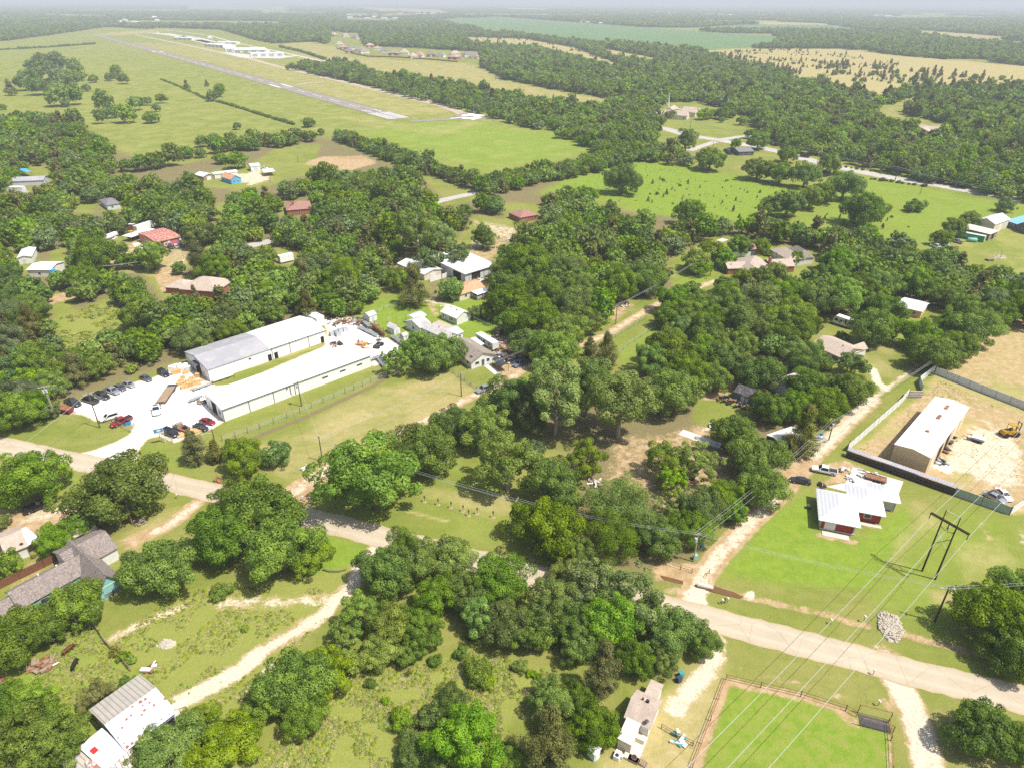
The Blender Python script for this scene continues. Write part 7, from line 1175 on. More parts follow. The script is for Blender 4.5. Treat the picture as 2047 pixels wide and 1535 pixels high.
# ---------------------------------------------------------------- poles and wires
POLE = mat('pole_wood', (.13,.085,.06), .9, 0, .25, 2); POLE_P = mat('pole_wood_pale', (.42,.36,.29), .9, 0, .2, 2); POLE_D = mat('pole_wood_dark', (.075,.035,.03), .85, 0, .25, 2); WIRE = mat('wire_aluminium', (.62,.62,.62), .4, .3, .05, 1); PORC = mat('insulator_grey', (.5,.5,.52), .4)
PL = {}
def pole(key, base, top, label, arm=0, armrz=0, transf=0, lampd=None, mtl=None, r=.16, h=None, name='utility_pole'):
    h = h or hgt(base, top); P = at(*base); o = empty(name, P, 0, label, 'utility pole'); MB().tube([(0,0,-.1),(0,0,h*.5),(0,0,h)], r, 9, r1=r*.7).build('shaft', mtl or POLE, o); PL[key] = (P, h, armrz, arm)
    if arm:
        ca, sa = math.cos(armrz)*arm/2, math.sin(armrz)*arm/2; c = MB().box((0,0,h-.35), (arm,.12,.14), armrz).build('crossarm', POLE_P, o)
        for k in (-.9,-.3,.5,.9): MB().tube([(ca*k,sa*k,h-.28),(ca*k,sa*k,h-.02)], .06, 6).build('insulator', PORC, c)
    for k in range(transf): MB().tube([(.35*(1 if k else -1)*math.cos(armrz),.35*(1 if k else -1)*math.sin(armrz)-.15,h-2.0),(.35*(1 if k else -1)*math.cos(armrz),.35*(1 if k else -1)*math.sin(armrz)-.15,h-1.1)], .27, 12).build('transformer', PORC, o)
    if lampd: MB().tube([(0,0,h-1.2),(lampd[0]*.6,lampd[1]*.6,h-.6),(lampd[0],lampd[1],h-.7)], .05).build('lamp_arm', PORC, o); MB().box((lampd[0],lampd[1],h-.75), (.5,.25,.15), math.atan2(lampd[1],lampd[0])).build('lamp_head', PORC, o)
    return o
pole('p_r',(1868,1242),(1898,1173),'dark wooden pole beside the big oak at the right',.9,1.2,0,(-.9,.5),POLE_D,.19); pole('p3',(645,922),(640,871),'thin dark pole on the dry lawn near the lane',.6,.4); pole('p4',(603,812),(599.5,761.5),'dark pole in front of the white warehouse wall',1.2,.35,1); pole('p5',(110.5,835),(84,772),'pale pole with two transformers at the left of the gravel lot',2.8,.5,2,None,POLE_P,.17); pole('p5b',(112.5,835),(91,786),'pale brace pole leaning beside the transformer pole',0,0,0,None,POLE_P,.14)
pole('p6',(200,855),(174,785),'dark pole with a pale crossarm at the lot edge',2.6,.6,0,None,None,.17); pole('p7',(12.5,797),(1.5,762),'pole among the bushes at the left photo edge',1.6,.4); pole('p8',(922.4,792),(921.5,746),'dark pole standing beside the centre lane',.5,.3); pole('p9',(1230.6,648.5),(1233.5,610),'dark pole at the upper end of the centre lane',.6,.3,0,(-.6,.2)); pole('p10',(1656.5,879.5),(1673,839),'dark pole with a grey transformer on the right lane',.9,1.0,1); pole('p11',(1694,899),(1699,879),'short thin post at the corner of the dark fence',0,0,0,None,POLE_D,.1)
pole('p12',(1033,1062),(1039,986),'pole half buried in the broad roadside oak',1.6,1.2,1,h=9); pole('p13',(1386,1122),(1391,1064),'pale pole at the lane end under the trees',1.2,.2,1,None,POLE_P); pole('p14',(265,1047),(252.5,994),'bare brown pole in front of the round verge oak',0,0,0,None,mat('pole_brown', (.30,.21,.14), .9)); pole('p15',(433,897),(426,857),'dark pole with a street lamp behind the lot-entrance cedars',.6,.2,0,(-2.0,-1.2)); pole('p16',(1419.5,553),(1424.5,521.5),'dark pole on the brick house lawn',0,0,0,(.5,-.3)); pole('p17',(1549.8,524),(1551,504),'dark pole between the two brown roofs',.4,.3); pole('p18',(1466,524),(1468.5,504.5),'pole at the metal fence by the brown garage',.4,.3)
pole('ph1',(1633,327),(1637,302),'pale tall pole beside the highway',1.5,.3,0,None,POLE_P,.22); pole('ph2',(1638,330),(1641,308),'darker pole just behind the pale highway pole',1.2,.3); pole('ph3',(1789,362),(1797,334),'dark tall pole beside the highway at the silver car',2,.3,0,None,None,.25); pole('ph4',(1839,389),(1842,374),'short post on the far side of the field',0); pole('ph5',(2033,408),(2044,382),'leaning pole above the blue-roofed house',1.6,.5,0,None,None,.2); pole('pj1',(1378,270),(1382,238),'tall pole at the church junction',1.2,.2,0,None,None,.2); pole('pj2',(1425,296),(1427,285),'short pole on the junction island',.6,.2); pole('pf1',(541,364),(539,344),'dark pole outside the cottage with the blue gable',.6,.3); pole('pf2',(596,326),(594,311),'dark pole by the brown dirt patch',.6,.3); pole('pf3',(867,418),(863,384),'pole at the street beside the slanting hedge',.8,.2,0,None,POLE_P); pole('pf4',(368,518),(366,502),'pale lamp post outside the repair shop',0,0,0,None,POLE_P); pole('pf5',(68,241),(65,229),'pole at the left pasture edge',.8,.3); pole('pf6',(884,574),(884,534),'pole at the white plank fence',.4,.2); pole('pf7',(978,576),(978,560),'thin pole beside the white porch',0)
pole('ps1',(793,648),(793,630),'thin rusty mast on the green lawn',0,0,0,None,M_['rust'],.05); pole('ps2',(880,655),(878.5,610),'thin lattice mast beside the little white house',0,0,0,None,M_['rust'],.07); pole('ps3',(705,640),(704.5,602),'dark pole at the corner of the steel yard',.5,.3); pole('ps4',(1998,519),(2001,501),'thin post in a ring of stones on the lawn',0,0,0,None,M_['steel'],.08); pole('ps5',(777,645),(776.5,633),'white satellite dish post on the green lawn',0,0,0,(.3,.2),M_['frame'],.08)
# H frame transmission structure
B1, B2 = at(1843,1141), at(1869,1157.5); HT = hgt((1843,1141),(1889,1038)); d = B2-B1; rz = math.atan2(d.y,d.x); GAP = d.length; mid = (B1+B2)/2
o = empty('transmission_tower', mid, rz, 'tall dark wooden H-frame power structure on the right lawn', 'power structure')
for s in (-1,1): MB().tube([(s*GAP/2,0,-.2),(s*GAP/2,0,HT*.5),(s*GAP/2,0,HT+.3)], .19, 10, r1=.12).build('leg', POLE_D, o); MB().tube([(s*GAP/2,0,HT),(s*GAP/2,0,HT+2.2)], .09, 6).build('shield_wire_post', POLE_D, o)
AW = GAP*2.75; ca = MB()
for y in (-.2,.2): ca.box((0,y,HT-.15), (AW,.14,.26))
c = ca.build('crossarm', POLE_D, o)
for k in (-1,0,1): MB().tube([(k*AW/2*.98,0,HT-.3),(k*AW/2*.98,0,HT-1.5)], .09, 8).build('insulator', mat('brown_porcelain', (.10,.04,.03), .3), c)
MB().box((0,0,HT+2.15), (GAP*1.15,.1,.1)).build('top_beam', WIRE, o)
for s in (-1,1): MB().tube([(s*GAP/2,0,HT-3.2),(-s*GAP/2,0,HT-6.2)], .055, 6).build('brace', WIRE if s < 0 else POLE, o); MB().tube([(s*GAP/2,0,HT-1.6),(s*.2,0,HT-2.2),(0,0,HT-.6)], .07, 6).build('knee_brace', POLE_D, o)
def wire(mb, a, b, sag, r=.035):
    a, b = Vector(a), Vector(b); mb.tube([a.lerp(b, i/14)-Vector((0,0,4*sag*(i/14)*(1-i/14))) for i in range(15)], r, 4)
u = Vector((math.cos(rz), math.sin(rz), 0)); v = Vector((-u.y, u.x, 0)); lines = empty('power_line', mid+Vector((0,0,HT)), 0, 'three pale transmission cables hanging from the H-frame', 'cables')
far_ = at(2300,620,12); vn = (far_-mid); vn.z = 0; vn.normalize(); vs_ = (at(1450,1535,11)-mid); vs_.z = 0; vs_.normalize()
for k in (-1,0,1):
    a = mid+u*(k*AW/2*.98)+Vector((0,0,HT-1.5)); mb = MB()
    wire(mb, a-lines.location, a+vs_*130+Vector((0,0,1.5))-lines.location, 2.6, .034); wire(mb, a-lines.location, a+vn*150+Vector((0,0,1))-lines.location, 3.0, .034); mb.build('wire', WIRE, lines)
def span(k1, k2, label, n=3, sag=.8, r=.022, e1=None, e2=None):
    P1, h1 = (PL[k1][0], PL[k1][1]) if k1 else e1; P2, h2 = (PL[k2][0], PL[k2][1]) if k2 else e2
    d = (P2-P1).normalized(); q = Vector((-d.y,d.x,0)); o = empty('power_line', P1+Vector((0,0,h1)), 0, label, 'cables')
    for k in range(n):
        off = q*((k-(n-1)/2)*.55); dz = Vector((0,0,-.1 if k < 2 else -1.3)); mb = MB(); wire(mb, off+dz, P2+Vector((0,0,h2))-o.location+off+dz, sag, r); mb.build('wire', WIRE, o)
span('p13','p_r','cables crossing the lawn from the lane end to the right pole',2,.9); span('p_r',None,'cables leaving the right pole towards the big oak',2,.6,.022,None,(at(2160,1215),8.5)); span('p12','p13','cables between the roadside oak pole and the lane end',2,1); span('p3','p12','cables over the lawn from the dry-lawn pole to the roadside oak',3,.9); span('p4','p3','cables from the warehouse pole to the dry-lawn pole',1,.6); span('p3','p8','cables along the centre lane',2,1); span('p8','p9','cables up the centre lane to its far pole',2,1.6); span('p10','p13','cables down the right lane',3,1.2); span('p10',None,'cables up the right lane to the fenced yard corner',3,1.2,.022,None,(at(1905,720),7)); span('p6','p5','cables between the transformer pole and the lot pole',2,.4); span('p6',None,'guy cable reaching from the lot pole over the road',1,.4,.03,None,(at(0,975),6)); span('p7','p5','cables at the left photo edge',2,.5); span('p15','p6','cables behind the lot entrance',2,.8); span('ph1','ph3','cables along the highway',3,1.5,.05); span('pj1','ph1','cables from the junction to the pale highway pole',3,2,.05); span('ph3','ph5','cables along the highway to the right edge',3,2,.05); span('p9',None,'cables from the lane pole into the wood',2,1,.03,None,(at(1440,520),7)); span(None,'pf4','cables over the wood in front of the repair shop',2,1,.04,(at(215,570),8))
# ---------------------------------------------------------------- fences
def fence(name, label, px, h, kind, mtl=None, post=3.0, pm=None, cat='fence'):
    P = [at(*p) for p in px]; o = empty(name, P[0], 0, label, cat); mtl = mtl or M_['galv']; pm = pm or M_['steel']
    for a, b in zip(P[:-1], P[1:]):
        d = b-a; L = d.length; rz = math.atan2(d.y,d.x); c = (a+b)/2-P[0]
        if kind in ('sheet','plank'): MB().box((0,0,h/2), (L,.07,h)).build('panel', mtl, o, loc=c, rz=rz)
        if kind == 'frame':
            MB().box((0,0,h/2), (L,.07,h)).build('panel', mtl, o, loc=c, rz=rz); rl = MB()
            for z in (.35, h*.5, h-.25): rl.box((0,-.13,z), (L,.12,.12))
            rl.build('rail', pm, o, loc=c, rz=rz)
        if kind in ('chain','rail','pipe'):
            rl = MB(); zs = {'chain': (h,), 'rail': (h*.35,h*.65,h*.95), 'pipe': (h,h*.5)}[kind]
            for z in zs: rl.box((0,0,z), (L,.06 if kind != 'rail' else .05,.07 if kind != 'rail' else .13))
            rl.build('rail', mtl if kind != 'chain' else M_['galv'], o, loc=c, rz=rz)
            if kind == 'chain': MB().add([(-L/2,0,.03),(L/2,0,.03),(L/2,0,h),(-L/2,0,h)], [(0,1,2,3)]).build('mesh', CHAIN, o, loc=c, rz=rz)
        n = max(1, int(L/post)); pb = MB()
        for i in range(n+1):
            q = a-P[0]+d*i/n; r = .06 if kind != 'pipe' else .07
            MB().tube([q, q+Vector((0,0,h+.08))], r, 6).build('post', pm, o)
    return o
CHAIN = bpy.data.materials.new('chain_link'); CHAIN.use_nodes = True; nt = CHAIN.node_tree; tr = nt.nodes.new('ShaderNodeBsdfTransparent'); mx = nt.nodes.new('ShaderNodeMixShader'); mx.inputs[0].default_value = .13; nt.nodes['Principled BSDF'].inputs['Base Color'].default_value = (.6,.62,.6,1)
nt.links.new(tr.outputs[0], mx.inputs[1]); nt.links.new(nt.nodes['Principled BSDF'].outputs[0], mx.inputs[2]); nt.links.new(mx.outputs[0], nt.nodes['Material Output'].inputs['Surface'])
G_SH = mat('grey_sheet_fence', (.62,.65,.68), .55, 0, .08, .3, rib=('X',1.4,.18)); W_SH = mat('white_sheet_fence', (.76,.78,.80), .5, 0, .06, .3, rib=('X',1.4,.12)); D_SH = mat('dark_sheet_fence', (.10,.065,.06), .7, .1, .15, .4, rib=('X',1.4,.2))
fence('metal_fence','white sheet-metal fence along the right lane',[(1693,902),(1800,808),(1815,790)],2.3,'sheet',W_SH,3); fence('metal_gate','brown and grey gate panel at the top of the lane fence',[(1815,795),(1842,795)],2.3,'frame',W_SH,2,M_['rust'],'gate'); fence('metal_fence','short grey fence return beside the gate panel',[(1842,783),(1836,766)],2.3,'sheet',G_SH,3); fence('metal_fence','white fence rising to the far corner of the yard',[(1836,766),(1868,741)],2.3,'sheet',W_SH,3); fence('metal_fence','long pale grey sheet fence across the back of the yard',[(1868,747),(1960,784),(2047,818),(2200,885)],2.4,'sheet',G_SH,3)
DF = fence('metal_fence','dark framed sheet fence with black rails behind the red house',[(1690,913),(1760,938),(1830,963),(1906,990)],2.0,'frame',D_SH,4.5,M_['black']); fence('metal_fence','grey-green corrugated fence panels at the lower corner of the yard',[(1906,990),(1960,1009),(2016,1029)],2.3,'sheet',mat('grey_green_sheet', (.36,.42,.41), .5, .15, .08, .3, rib=('X',1.4,.18)),4); fence('metal_fence','white fence running off at the right photo edge',[(2018,1029),(2060,1000),(2200,910)],2.3,'sheet',W_SH,4)
sh = empty('lean_to_roof', at(1690,913), math.atan2((at(1906,990)-at(1690,913)).y,(at(1906,990)-at(1690,913)).x), 'grey corrugated shelter strip running inside the dark fence', 'shelter'); SL = (at(1906,990)-at(1690,913)).length
MB().slab([(0,.2,2.1),(SL,.2,2.1),(SL,1.5,2.3),(0,1.5,2.3)], .05).build('roof', M_['grey_roof'], sh)
for i in range(9): MB().tube([(SL*i/8,1.4,0),(SL*i/8,1.4,2.15)], .06).build('post', M_['steel'], sh)
fence('chain_link_fence','chain-link fence between warehouse grass and dry lawn',[(445,882),(520,858),(600,826),(690,787),(775,752)],1.8,'chain'); fence('chain_link_fence','chain-link fence between the dry lawn and the brown-roofed house',[(905,745),(966,788)],1.2,'chain'); fence('chain_link_fence','short chain-link fence by the lot gate',[(209,842),(225,846),(262,863)],1.4,'chain'); fence('gate','open pipe gate swung back at the lot entrance',[(262,864),(271,847)],1.3,'pipe',M_['galv'],2,M_['galv'],'gate'); fence('chain_link_fence','low fence in front of the black van',[(296,866),(320,874),(345,884)],1.3,'chain')
fence('wood_fence','red-brown plank fence behind the teal-gabled house',[(0,1177),(40,1157),(90,1133),(134,1110)],1.9,'plank',M_['redwood'],2.4,M_['redwood']); fence('wood_fence','red-brown rail fence below the teal gable',[(200,1204),(228,1189),(254,1174)],1.1,'rail',M_['redwood'],2,M_['redwood']); fence('wood_fence','red-brown plank fence by the white garage',[(138,1113),(165,1098),(200,1077)],1.5,'plank',M_['redwood'],2.4,M_['redwood']); fence('rail_fence','old wooden rail fence between cows and weedy lot',[(182,1240),(200,1268),(215,1290),(235,1310),(262,1342)],1.2,'rail',M_['wood'],2.2,M_['wood']); fence('plank_fence','white plank fence between shop and orange roof',[(860,564.5),(884,557),(907,549)],1.9,'plank',M_['wall_w'],2.4,M_['frame']); fence('metal_fence','white metal fence beside the brown garage',[(1460,514),(1480,513),(1500,513)],2.2,'sheet',W_SH,3); fence('wood_fence','dark wooden fence at the brick house',[(1456,518),(1462,527),(1472,532)],1.6,'plank',M_['wood'],2.4,M_['wood'])
fence('wire_fence','thin dark wire fence around the bright field corner at the bottom',[(1384,1535),(1420,1440),(1451,1358),(1520,1374),(1600,1392),(1690,1420),(1712,1432)],1.3,'pipe',M_['rust'],4,M_['wood']); fence('wire_fence','rusty wire fence on the right side of the bright field',[(1775,1445),(1780,1480),(1783,1540)],1.3,'pipe',M_['rust'],4,M_['wood']); fence('wire_fence','wire fence with junk below the small tan house',[(1322,1455),(1350,1472),(1385,1490)],1.1,'pipe',M_['rust'],3,M_['wood']); fence('wire_fence','thin fence along the upper lane pasture',[(1180,705),(1230,675),(1290,638)],1.1,'pipe',M_['galv'],4,M_['wood']); fence('wire_fence','thin fence opposite along the upper lane',[(1215,735),(1255,690),(1330,645)],1.1,'pipe',M_['galv'],4,M_['wood']); fence('chain_link_fence','fence along the green lawn behind the warehouse',[(715,640),(780,615),(830,600)],1.3,'chain'); fence('chain_link_fence','fence at the lower end of the green lawn',[(945,640),(985,658),(1000,668)],1.3,'chain'); fence('suburb_fence','long dark fence behind the suburban houses',[(672,97),(700,107),(735,114),(800,116),(860,120),(915,125)],2,'plank',M_['redwood'],60,M_['redwood']); fence('wire_fence','farm fence line at the foot of the creek',[(1332,1128),(1360,1138),(1383,1145)],1.3,'pipe',M_['wood'],3,M_['wood'])
# pipe entrance frame and cattle guard
o = empty('pipe_gate_frame', at(1718,1450), math.atan2((at(1783,1467)-at(1718,1450)).y,(at(1783,1467)-at(1718,1450)).x), 'rusty pipe gateway frame and gate at the bright field', 'gate'); GWd = (at(1783,1467)-at(1718,1450)).length; fr = MB()
for x, y in ((0,0),(GWd,0),(0,2.4),(GWd,2.4)): fr.tube([(x,y,0),(x,y,2.0)], .07)
for y in (0,2.4): fr.tube([(0,y,2.0),(GWd,y,2.0)], .06)
fr.build('frame', M_['rust'], o); gb = MB()
for k in range(5): gb.tube([(.2,0,.25+.27*k),(GWd-.2,0,.25+.27*k)], .03, 6)
gb.build('gate_bars', M_['steel'], o); MB().b2(.1,GWd-.1,.2,2.2,.02,.1).build('cattle_grid', M_['steel'], o)
# ---------------------------------------------------------------- stock, crates, junk
def crate(label, P, rz, d, group): 
    o = empty('wooden_crate', P, rz, label, 'crate', group); MB().box((0,0,d[2]/2+.12), d).build('box', M_['newwood'], o); fr = MB()
    for k in (-.42,0,.42): fr.box((k*d[0],0,d[2]/2+.12), (.1,d[1]+.06,d[2]+.06))
    fr.build('batten', mat('crate_batten', (.52,.30,.12), .8, 0, .2, 1), o); MB().box((0,0,.06), (d[0],d[1],.12)).build('pallet', M_['wood'], o); return o
GC = 'stacked timber crates before the warehouse door'
for x, y, a, b_, c in ((348,748,1.4,1.2,1.3),(357,746,1.3,1.2,1.2),(372,746,1.6,1.2,.7),(362,763,1.6,1.2,.7),(361,769,2.2,1.4,.8),(370,775,2.2,1.4,.9),(380,772,1.8,1.4,1.3),(378,763,2.2,1.2,.6),(390,764,3.2,1.2,.5),(385,757,2.0,1.2,.6),(396,754,1.3,1.2,1.2),(393,769,2.6,.8,.3),(402,762,2.2,.8,.3),(366,757,1.2,1.0,.8),(388,778,2.0,.9,.3)): crate('bright timber crate among the stacks before the warehouse', at(x,y), random.uniform(.1,.6), (a,b_,c), GC)
GW = 'wrapped white bundles by the warehouse corner'
for x, y in ((344,741),(352,738),(360,737),(367,740),(373,736),(378,741),(363,742)):
    o = empty('wrapped_bundle', at(x,y), random.uniform(0,1), 'white plastic-wrapped bundle stacked by the warehouse corner', 'bundle', GW); MB().box((0,0,.85), (1.8,1.5,1.5), taper=.86).ball((0,0,1.5), (.75,.6,.35)).build('wrap', M_['wall_w'], o); MB().box((0,0,.06), (1.8,1.4,.12)).build('pallet', M_['wood'], o)
def junk(label, P, n, r, cols, name='scrap_pile', hmax=1.0, long_=1.8, cat='scrap'):
    o = empty(name, P, random.uniform(0,3), label, cat); rr = random.Random(int(abs(P[0]*7+P[1]*3)))
    for k, c in enumerate(cols):
        mb = MB()
        for i in range(n//len(cols)+1):
            a, d = rr.uniform(0,6.28), r*math.sqrt(rr.random()); L = rr.uniform(.3,long_); h = rr.uniform(.08,.5); z = rr.uniform(0,hmax)*(1-d/r*.7)
            mb.box((d*math.cos(a),d*math.sin(a),h/2+z), (L,rr.uniform(.1,.8),h), rr.uniform(0,3.14))
        mb.build(['boards','metal_bits','debris'][k % 3], c, o)
    return o
wd, st_, gv, rs, wh, bk = M_['wood'], M_['steel'], M_['galv'], M_['rust'], M_['wall_w'], M_['black']
o = junk('pile of orange-brown timber behind the white warehouse', at(727,690), 16, 2.6, [M_['newwood'], rs], 'lumber_pile', .8, 5, 'lumber')
def steel_rack(label, a, c, w=1.6, h=1.6, m2=None):
    a, c = at(*a), at(*c); d = c-a; L = d.length; o = empty('steel_rack', (a+c)/2, math.atan2(d.y,d.x), label, 'rack'); fr = MB()
    for x in (-.48,-.16,.16,.48):
        for y in (-1,1): fr.b2(x*L-.06,x*L+.06,y*w/2-.06,y*w/2+.06,0,h)
        fr.b2(x*L-.05,x*L+.05,-w/2,w/2,.3,.42)
    fr.build('frame', st_, o); ba = MB()
    for i in range(16): y = random.uniform(-.45,.45)*w; z = .45+random.random()*h*.6; ba.b2(-L*.48+random.random(),L*.48-random.random(),y-.07,y+.07,z,z+.12)
    ba.build('bars', m2 or gv, o)
steel_rack('steel rack of long bars at the lawn edge',(728,648),(741,660)); steel_rack('tall dark steel rack next to the small stained shed',(745,655),(772,676),1.6,2.4,rs); steel_rack('rack of pale steel channels below the sheds',(783,675),(815,698),1.8,1.4); steel_rack('low rack of bars crossing the white yard',(716,656),(757,676),1.2,.8); steel_rack('steel bars outside the end of the long white warehouse',(742,722),(765,716),1.5,1.2); steel_rack('pale steel frames under the ragged tree',(756,716),(772,737),2,1.2); steel_rack('long steel beam stack by the warehouse corner',(385,783),(425,768),.9,.4); steel_rack('steel beams in the alley between the warehouses',(425,766),(468,752),1.2,.5,wh)
steel_rack('dark beams near the long warehouse gable',(378,806),(406,794),1.2,.6)
GCg = 'silver gas-cage bundles behind the white warehouse'
for x, y in ((664,671),(672,667),(681,664),(690,662),(676,672)):
    o = empty('steel_cage', at(x,y), .6, 'silver wire cage full of parts behind the white warehouse', 'cage', GCg); MB().box((0,0,.7), (1.5,1.2,1.2)).build('load', gv, o); fr = MB()
    for s in (-1,1):
        for t in (-1,1): fr.b2(s*.78-.04,s*.78+.04,t*.63-.04,t*.63+.04,0,1.4)
    fr.build('frame', st_, o)
junk('rusty scrap heaped at the far corner of the steel yard', at(675,641), 40, 5, [rs, st_, wd], hmax=1.2, long_=3); junk('scrap steel along the top fence of the yard', at(712,645), 24, 3, [st_, rs, gv], long_=3); junk('dark machine parts beside the alley', at(672,690), 14, 2, [rs, st_], long_=3); junk('white crates and pipes at the warehouse gable', at(408,806), 10, 1.6, [wh, st_, wd])
for i, (x, y, lab, n, r) in enumerate(((989,705,'broken timber frame and boards beside the camper',46,4),(1012,716,'junk of metal and boards next to the black carport',50,4.5),(1035,708,'heap of dark junk under the tree by the lane',50,5),(1022,690,'blue-grey tarpaulin and boards in the junk yard',40,4.5),(1040,690,'scrap beside the oak in the junk yard',34,4),(985,680,'white boards and doors leaning near the camper',26,3),(1000,672,'loose white panels on the junk yard edge',20,3.5),(1015,660,'rusted swing frame and junk at the lawn corner',24,3),(1055,715,'tyres and metal at the foot of the lane trees',30,3))): junk(lab, at(x,y), n, r, [wd, st_, wh if i % 2 else rs], hmax=1.4, long_=2.6)
for x, y, lab, n, r, cs in ((1050,650,'timber scrap under the centre oaks',30,4,[wd,rs,st_]),(1205,596,'dark scrap heaps behind the flat trailers',44,5,[st_,rs,wd]),(1230,592,'second scrap heap above the lane trailers',40,5,[st_,bk,rs]),(1245,612,'bits of white scrap beside the lane trailers',14,2.5,[wh,st_]),(745,650,'pile of pinkish rubble by the stained shed',24,1.6,[mat('pink_rubble',(.45,.33,.28)),wd]),(987,556,'black and grey junk in front of the metal shop',44,4,[bk,st_,rs]),(955,560,'boards on the step of the metal shop',14,3,[wd,rs]),(1008,480,'pale pipes on the dirt yard',10,3,[wh,gv]),(990,497,'long white pipe and planks behind the metal shop',8,3,[wh,wd]),(330,448,'dark junk behind the repair shop',40,7,[st_,bk,wh]),(212,478,'white drums and junk in the repair yard',30,5,[wh,wh,st_]),(175,480,'white junk under the left wood',20,5,[wh,wd]),(1890,470,'metal scrap behind the farmyard pickups',24,4,[gv,wh,rs]),(1925,475,'rusty scrap below the green container',26,3,[rs,wd,wh]),(1905,495,'brown boards on the farmyard grass',8,2.5,[wd,M_['rust']]),(1480,500,'dark scrap between the sheds of the brown garage',44,5,[wd,rs,wh]),(1500,480,'boards and debris behind the brown garage',40,5,[wd,rs,st_]),(1465,806,'charred timber before the grey shed',22,2.5,[bk,wd]),(1448,800,'dark branches and timber on the lawn',20,2.2,[bk,rs]),(1490,812,'boards stacked under the grey shed wall',14,2,[bk,wd]),(1425,852,'small white swing set parts on the concrete slab',8,1.2,[wh,bk]),(1640,880,'white boards leaning by the right lane pole',8,1.5,[wh,gv]),(1882,898,'machine parts along the tan building',20,1.6,[st_,rs,bk]),(1890,882,'engine blocks by the tan building',16,1.3,[st_,bk]),(1900,870,'tyres and parts near the tan building door',12,1,[bk,gv]),(1876,922,'bent metal bars at the corner of the tan building',12,1.8,[st_,gv]),(1700,958,'white rubble and rags by the concrete drive',10,1.0,[wh,M_['conc']]),(1690,942,'pale debris at the dark fence corner',6,1.3,[wh,M_['conc'],wd]),(1642,972,'garden junk at the red house corner',12,.9,[bk,st_,wd]),(1735,950,'white bits lying under the dark fence',10,2.2,[wh,st_]),(770,722,'steel scrap below the ragged tree',14,2,[gv,st_]),(302,1338,'small rusty cart and white boards beside the barn',7,.8,[rs,wh]),(85,1330,'brush pile of grey branches in the cow pasture',40,2,[wd,rs]),(0,1378,'brush pile at the left photo edge',30,2.2,[wd,rs]),(1358,1475,'garden tools and a pale green post on the fence',10,1.2,[PT['teal'],wh]),(1188,965,'pale branches on the bare soil in the centre',12,1.6,[wh,wd]),(280,1045,'cut logs at the foot of the brown pole',12,1.2,[wd,M_['conc']]),(610,935,'small heap of soil and pipe on the dry lawn',8,1,[rs,wh]),(437,960,'rusty drum and rubble on the verge',8,.7,[rs,M_['brick']])): junk(lab, at(x,y), n, r, cs, hmax=.8)
# stones: rip-rap heap, ring, spoil heap
def rocks(label, px, n, z, rs_=(.15,.45), name='rock_heap'):
    Q = np.array(W(px)); c = Q.mean(0); o = empty(name, (c[0],c[1],0), 0, label, 'rocks'); lo, hi = Q.min(0), Q.max(0); mb = MB(); k = 0
    while k < n:
        x, y = random.uniform(lo[0],hi[0]), random.uniform(lo[1],hi[1])
        if not pip(np.array([x]), np.array([y]), Q)[0]: continue
        d = float(dseg(np.array([x]), np.array([y]), Q, True)[0]); r = random.uniform(*rs_); mb.ball((x-c[0],y-c[1],min(z,d*.6)+r*.2), (r,r*random.uniform(.6,1),r*.7), 6, 4); k += 1
    ms = MB(); n_ = len(Q); ms.add([(p[0]-c[0],p[1]-c[1],.0) for p in Q]+[((p[0]-c[0])*.45,(p[1]-c[1])*.45,z) for p in Q], [(i,(i+1) % n_,n_+(i+1) % n_,n_+i) for i in range(n_)]+[tuple(range(n_,2*n_))]); m = mat('limestone', (.47,.41,.33), .95, 0, .25, 2.5); ms.build('mound', m, o); mb.build('stones', m, o)
rocks('heap of pale limestone rubble across the ditch', [(1753,1226),(1768,1222),(1795,1232),(1808,1262),(1795,1284),(1775,1282),(1757,1255)], 420, .35, (.1,.3)); rocks('small grey spoil heap on the weedy lot', [(312,1292),(328,1276),(352,1280),(350,1292),(330,1298)], 60, .5, (.1,.25)); rocks('ring of grey stones round the thin post', [(1985,511),(2005,510),(2012,516),(1990,518)], 40, .2)
for x, y, lab in ((1443,1207,'cluster of mailboxes on posts at the lane mouth'),(355,996,'pale mailbox beside the roadside verge'),(606,1000,'white mailbox at the centre lane mouth'),(1727,1240,'white-capped culvert marker in the ditch'),(1660,1247,'rusty valve on the verge of the road'),(1755,1410,'white meter box beside the driveway'),(1745,1348,'small post box at the driveway mouth')):
    o = empty('mailbox', at(x,y), .3, lab, 'mailbox')
    for k in (range(3) if 'cluster' in lab else range(1)): MB().tube([(k*.6,0,0),(k*.6,0,1.0)], .06).build('post', M_['wood'], o); MB().box((k*.6,0,1.15), (.22,.45,.25)).build('box', M_['frame'] if k % 2 == 0 else M_['steel'], o)
o = empty('culvert_pipe', at(1411,1171), math.radians(-18), 'concrete culvert pipe sticking out under the right lane', 'culvert'); MB().tube([(-1.6,0,.05),(1.4,0,-.05)], .42, 14).build('pipe', M_['conc'], o); MB().tube([(1.38,0,-.05),(1.43,0,-.05)], .34, 14).build('opening', M_['dark'], o)
o = empty('culvert_rail', at(1411,1155), .9, 'dark bent guard rail beside the culvert', 'rail'); MB().tube([(0,0,0),(0,0,1.1),(1.6,0,1.1),(1.6,0,0)], .05).build('bar', M_['steel'], o)
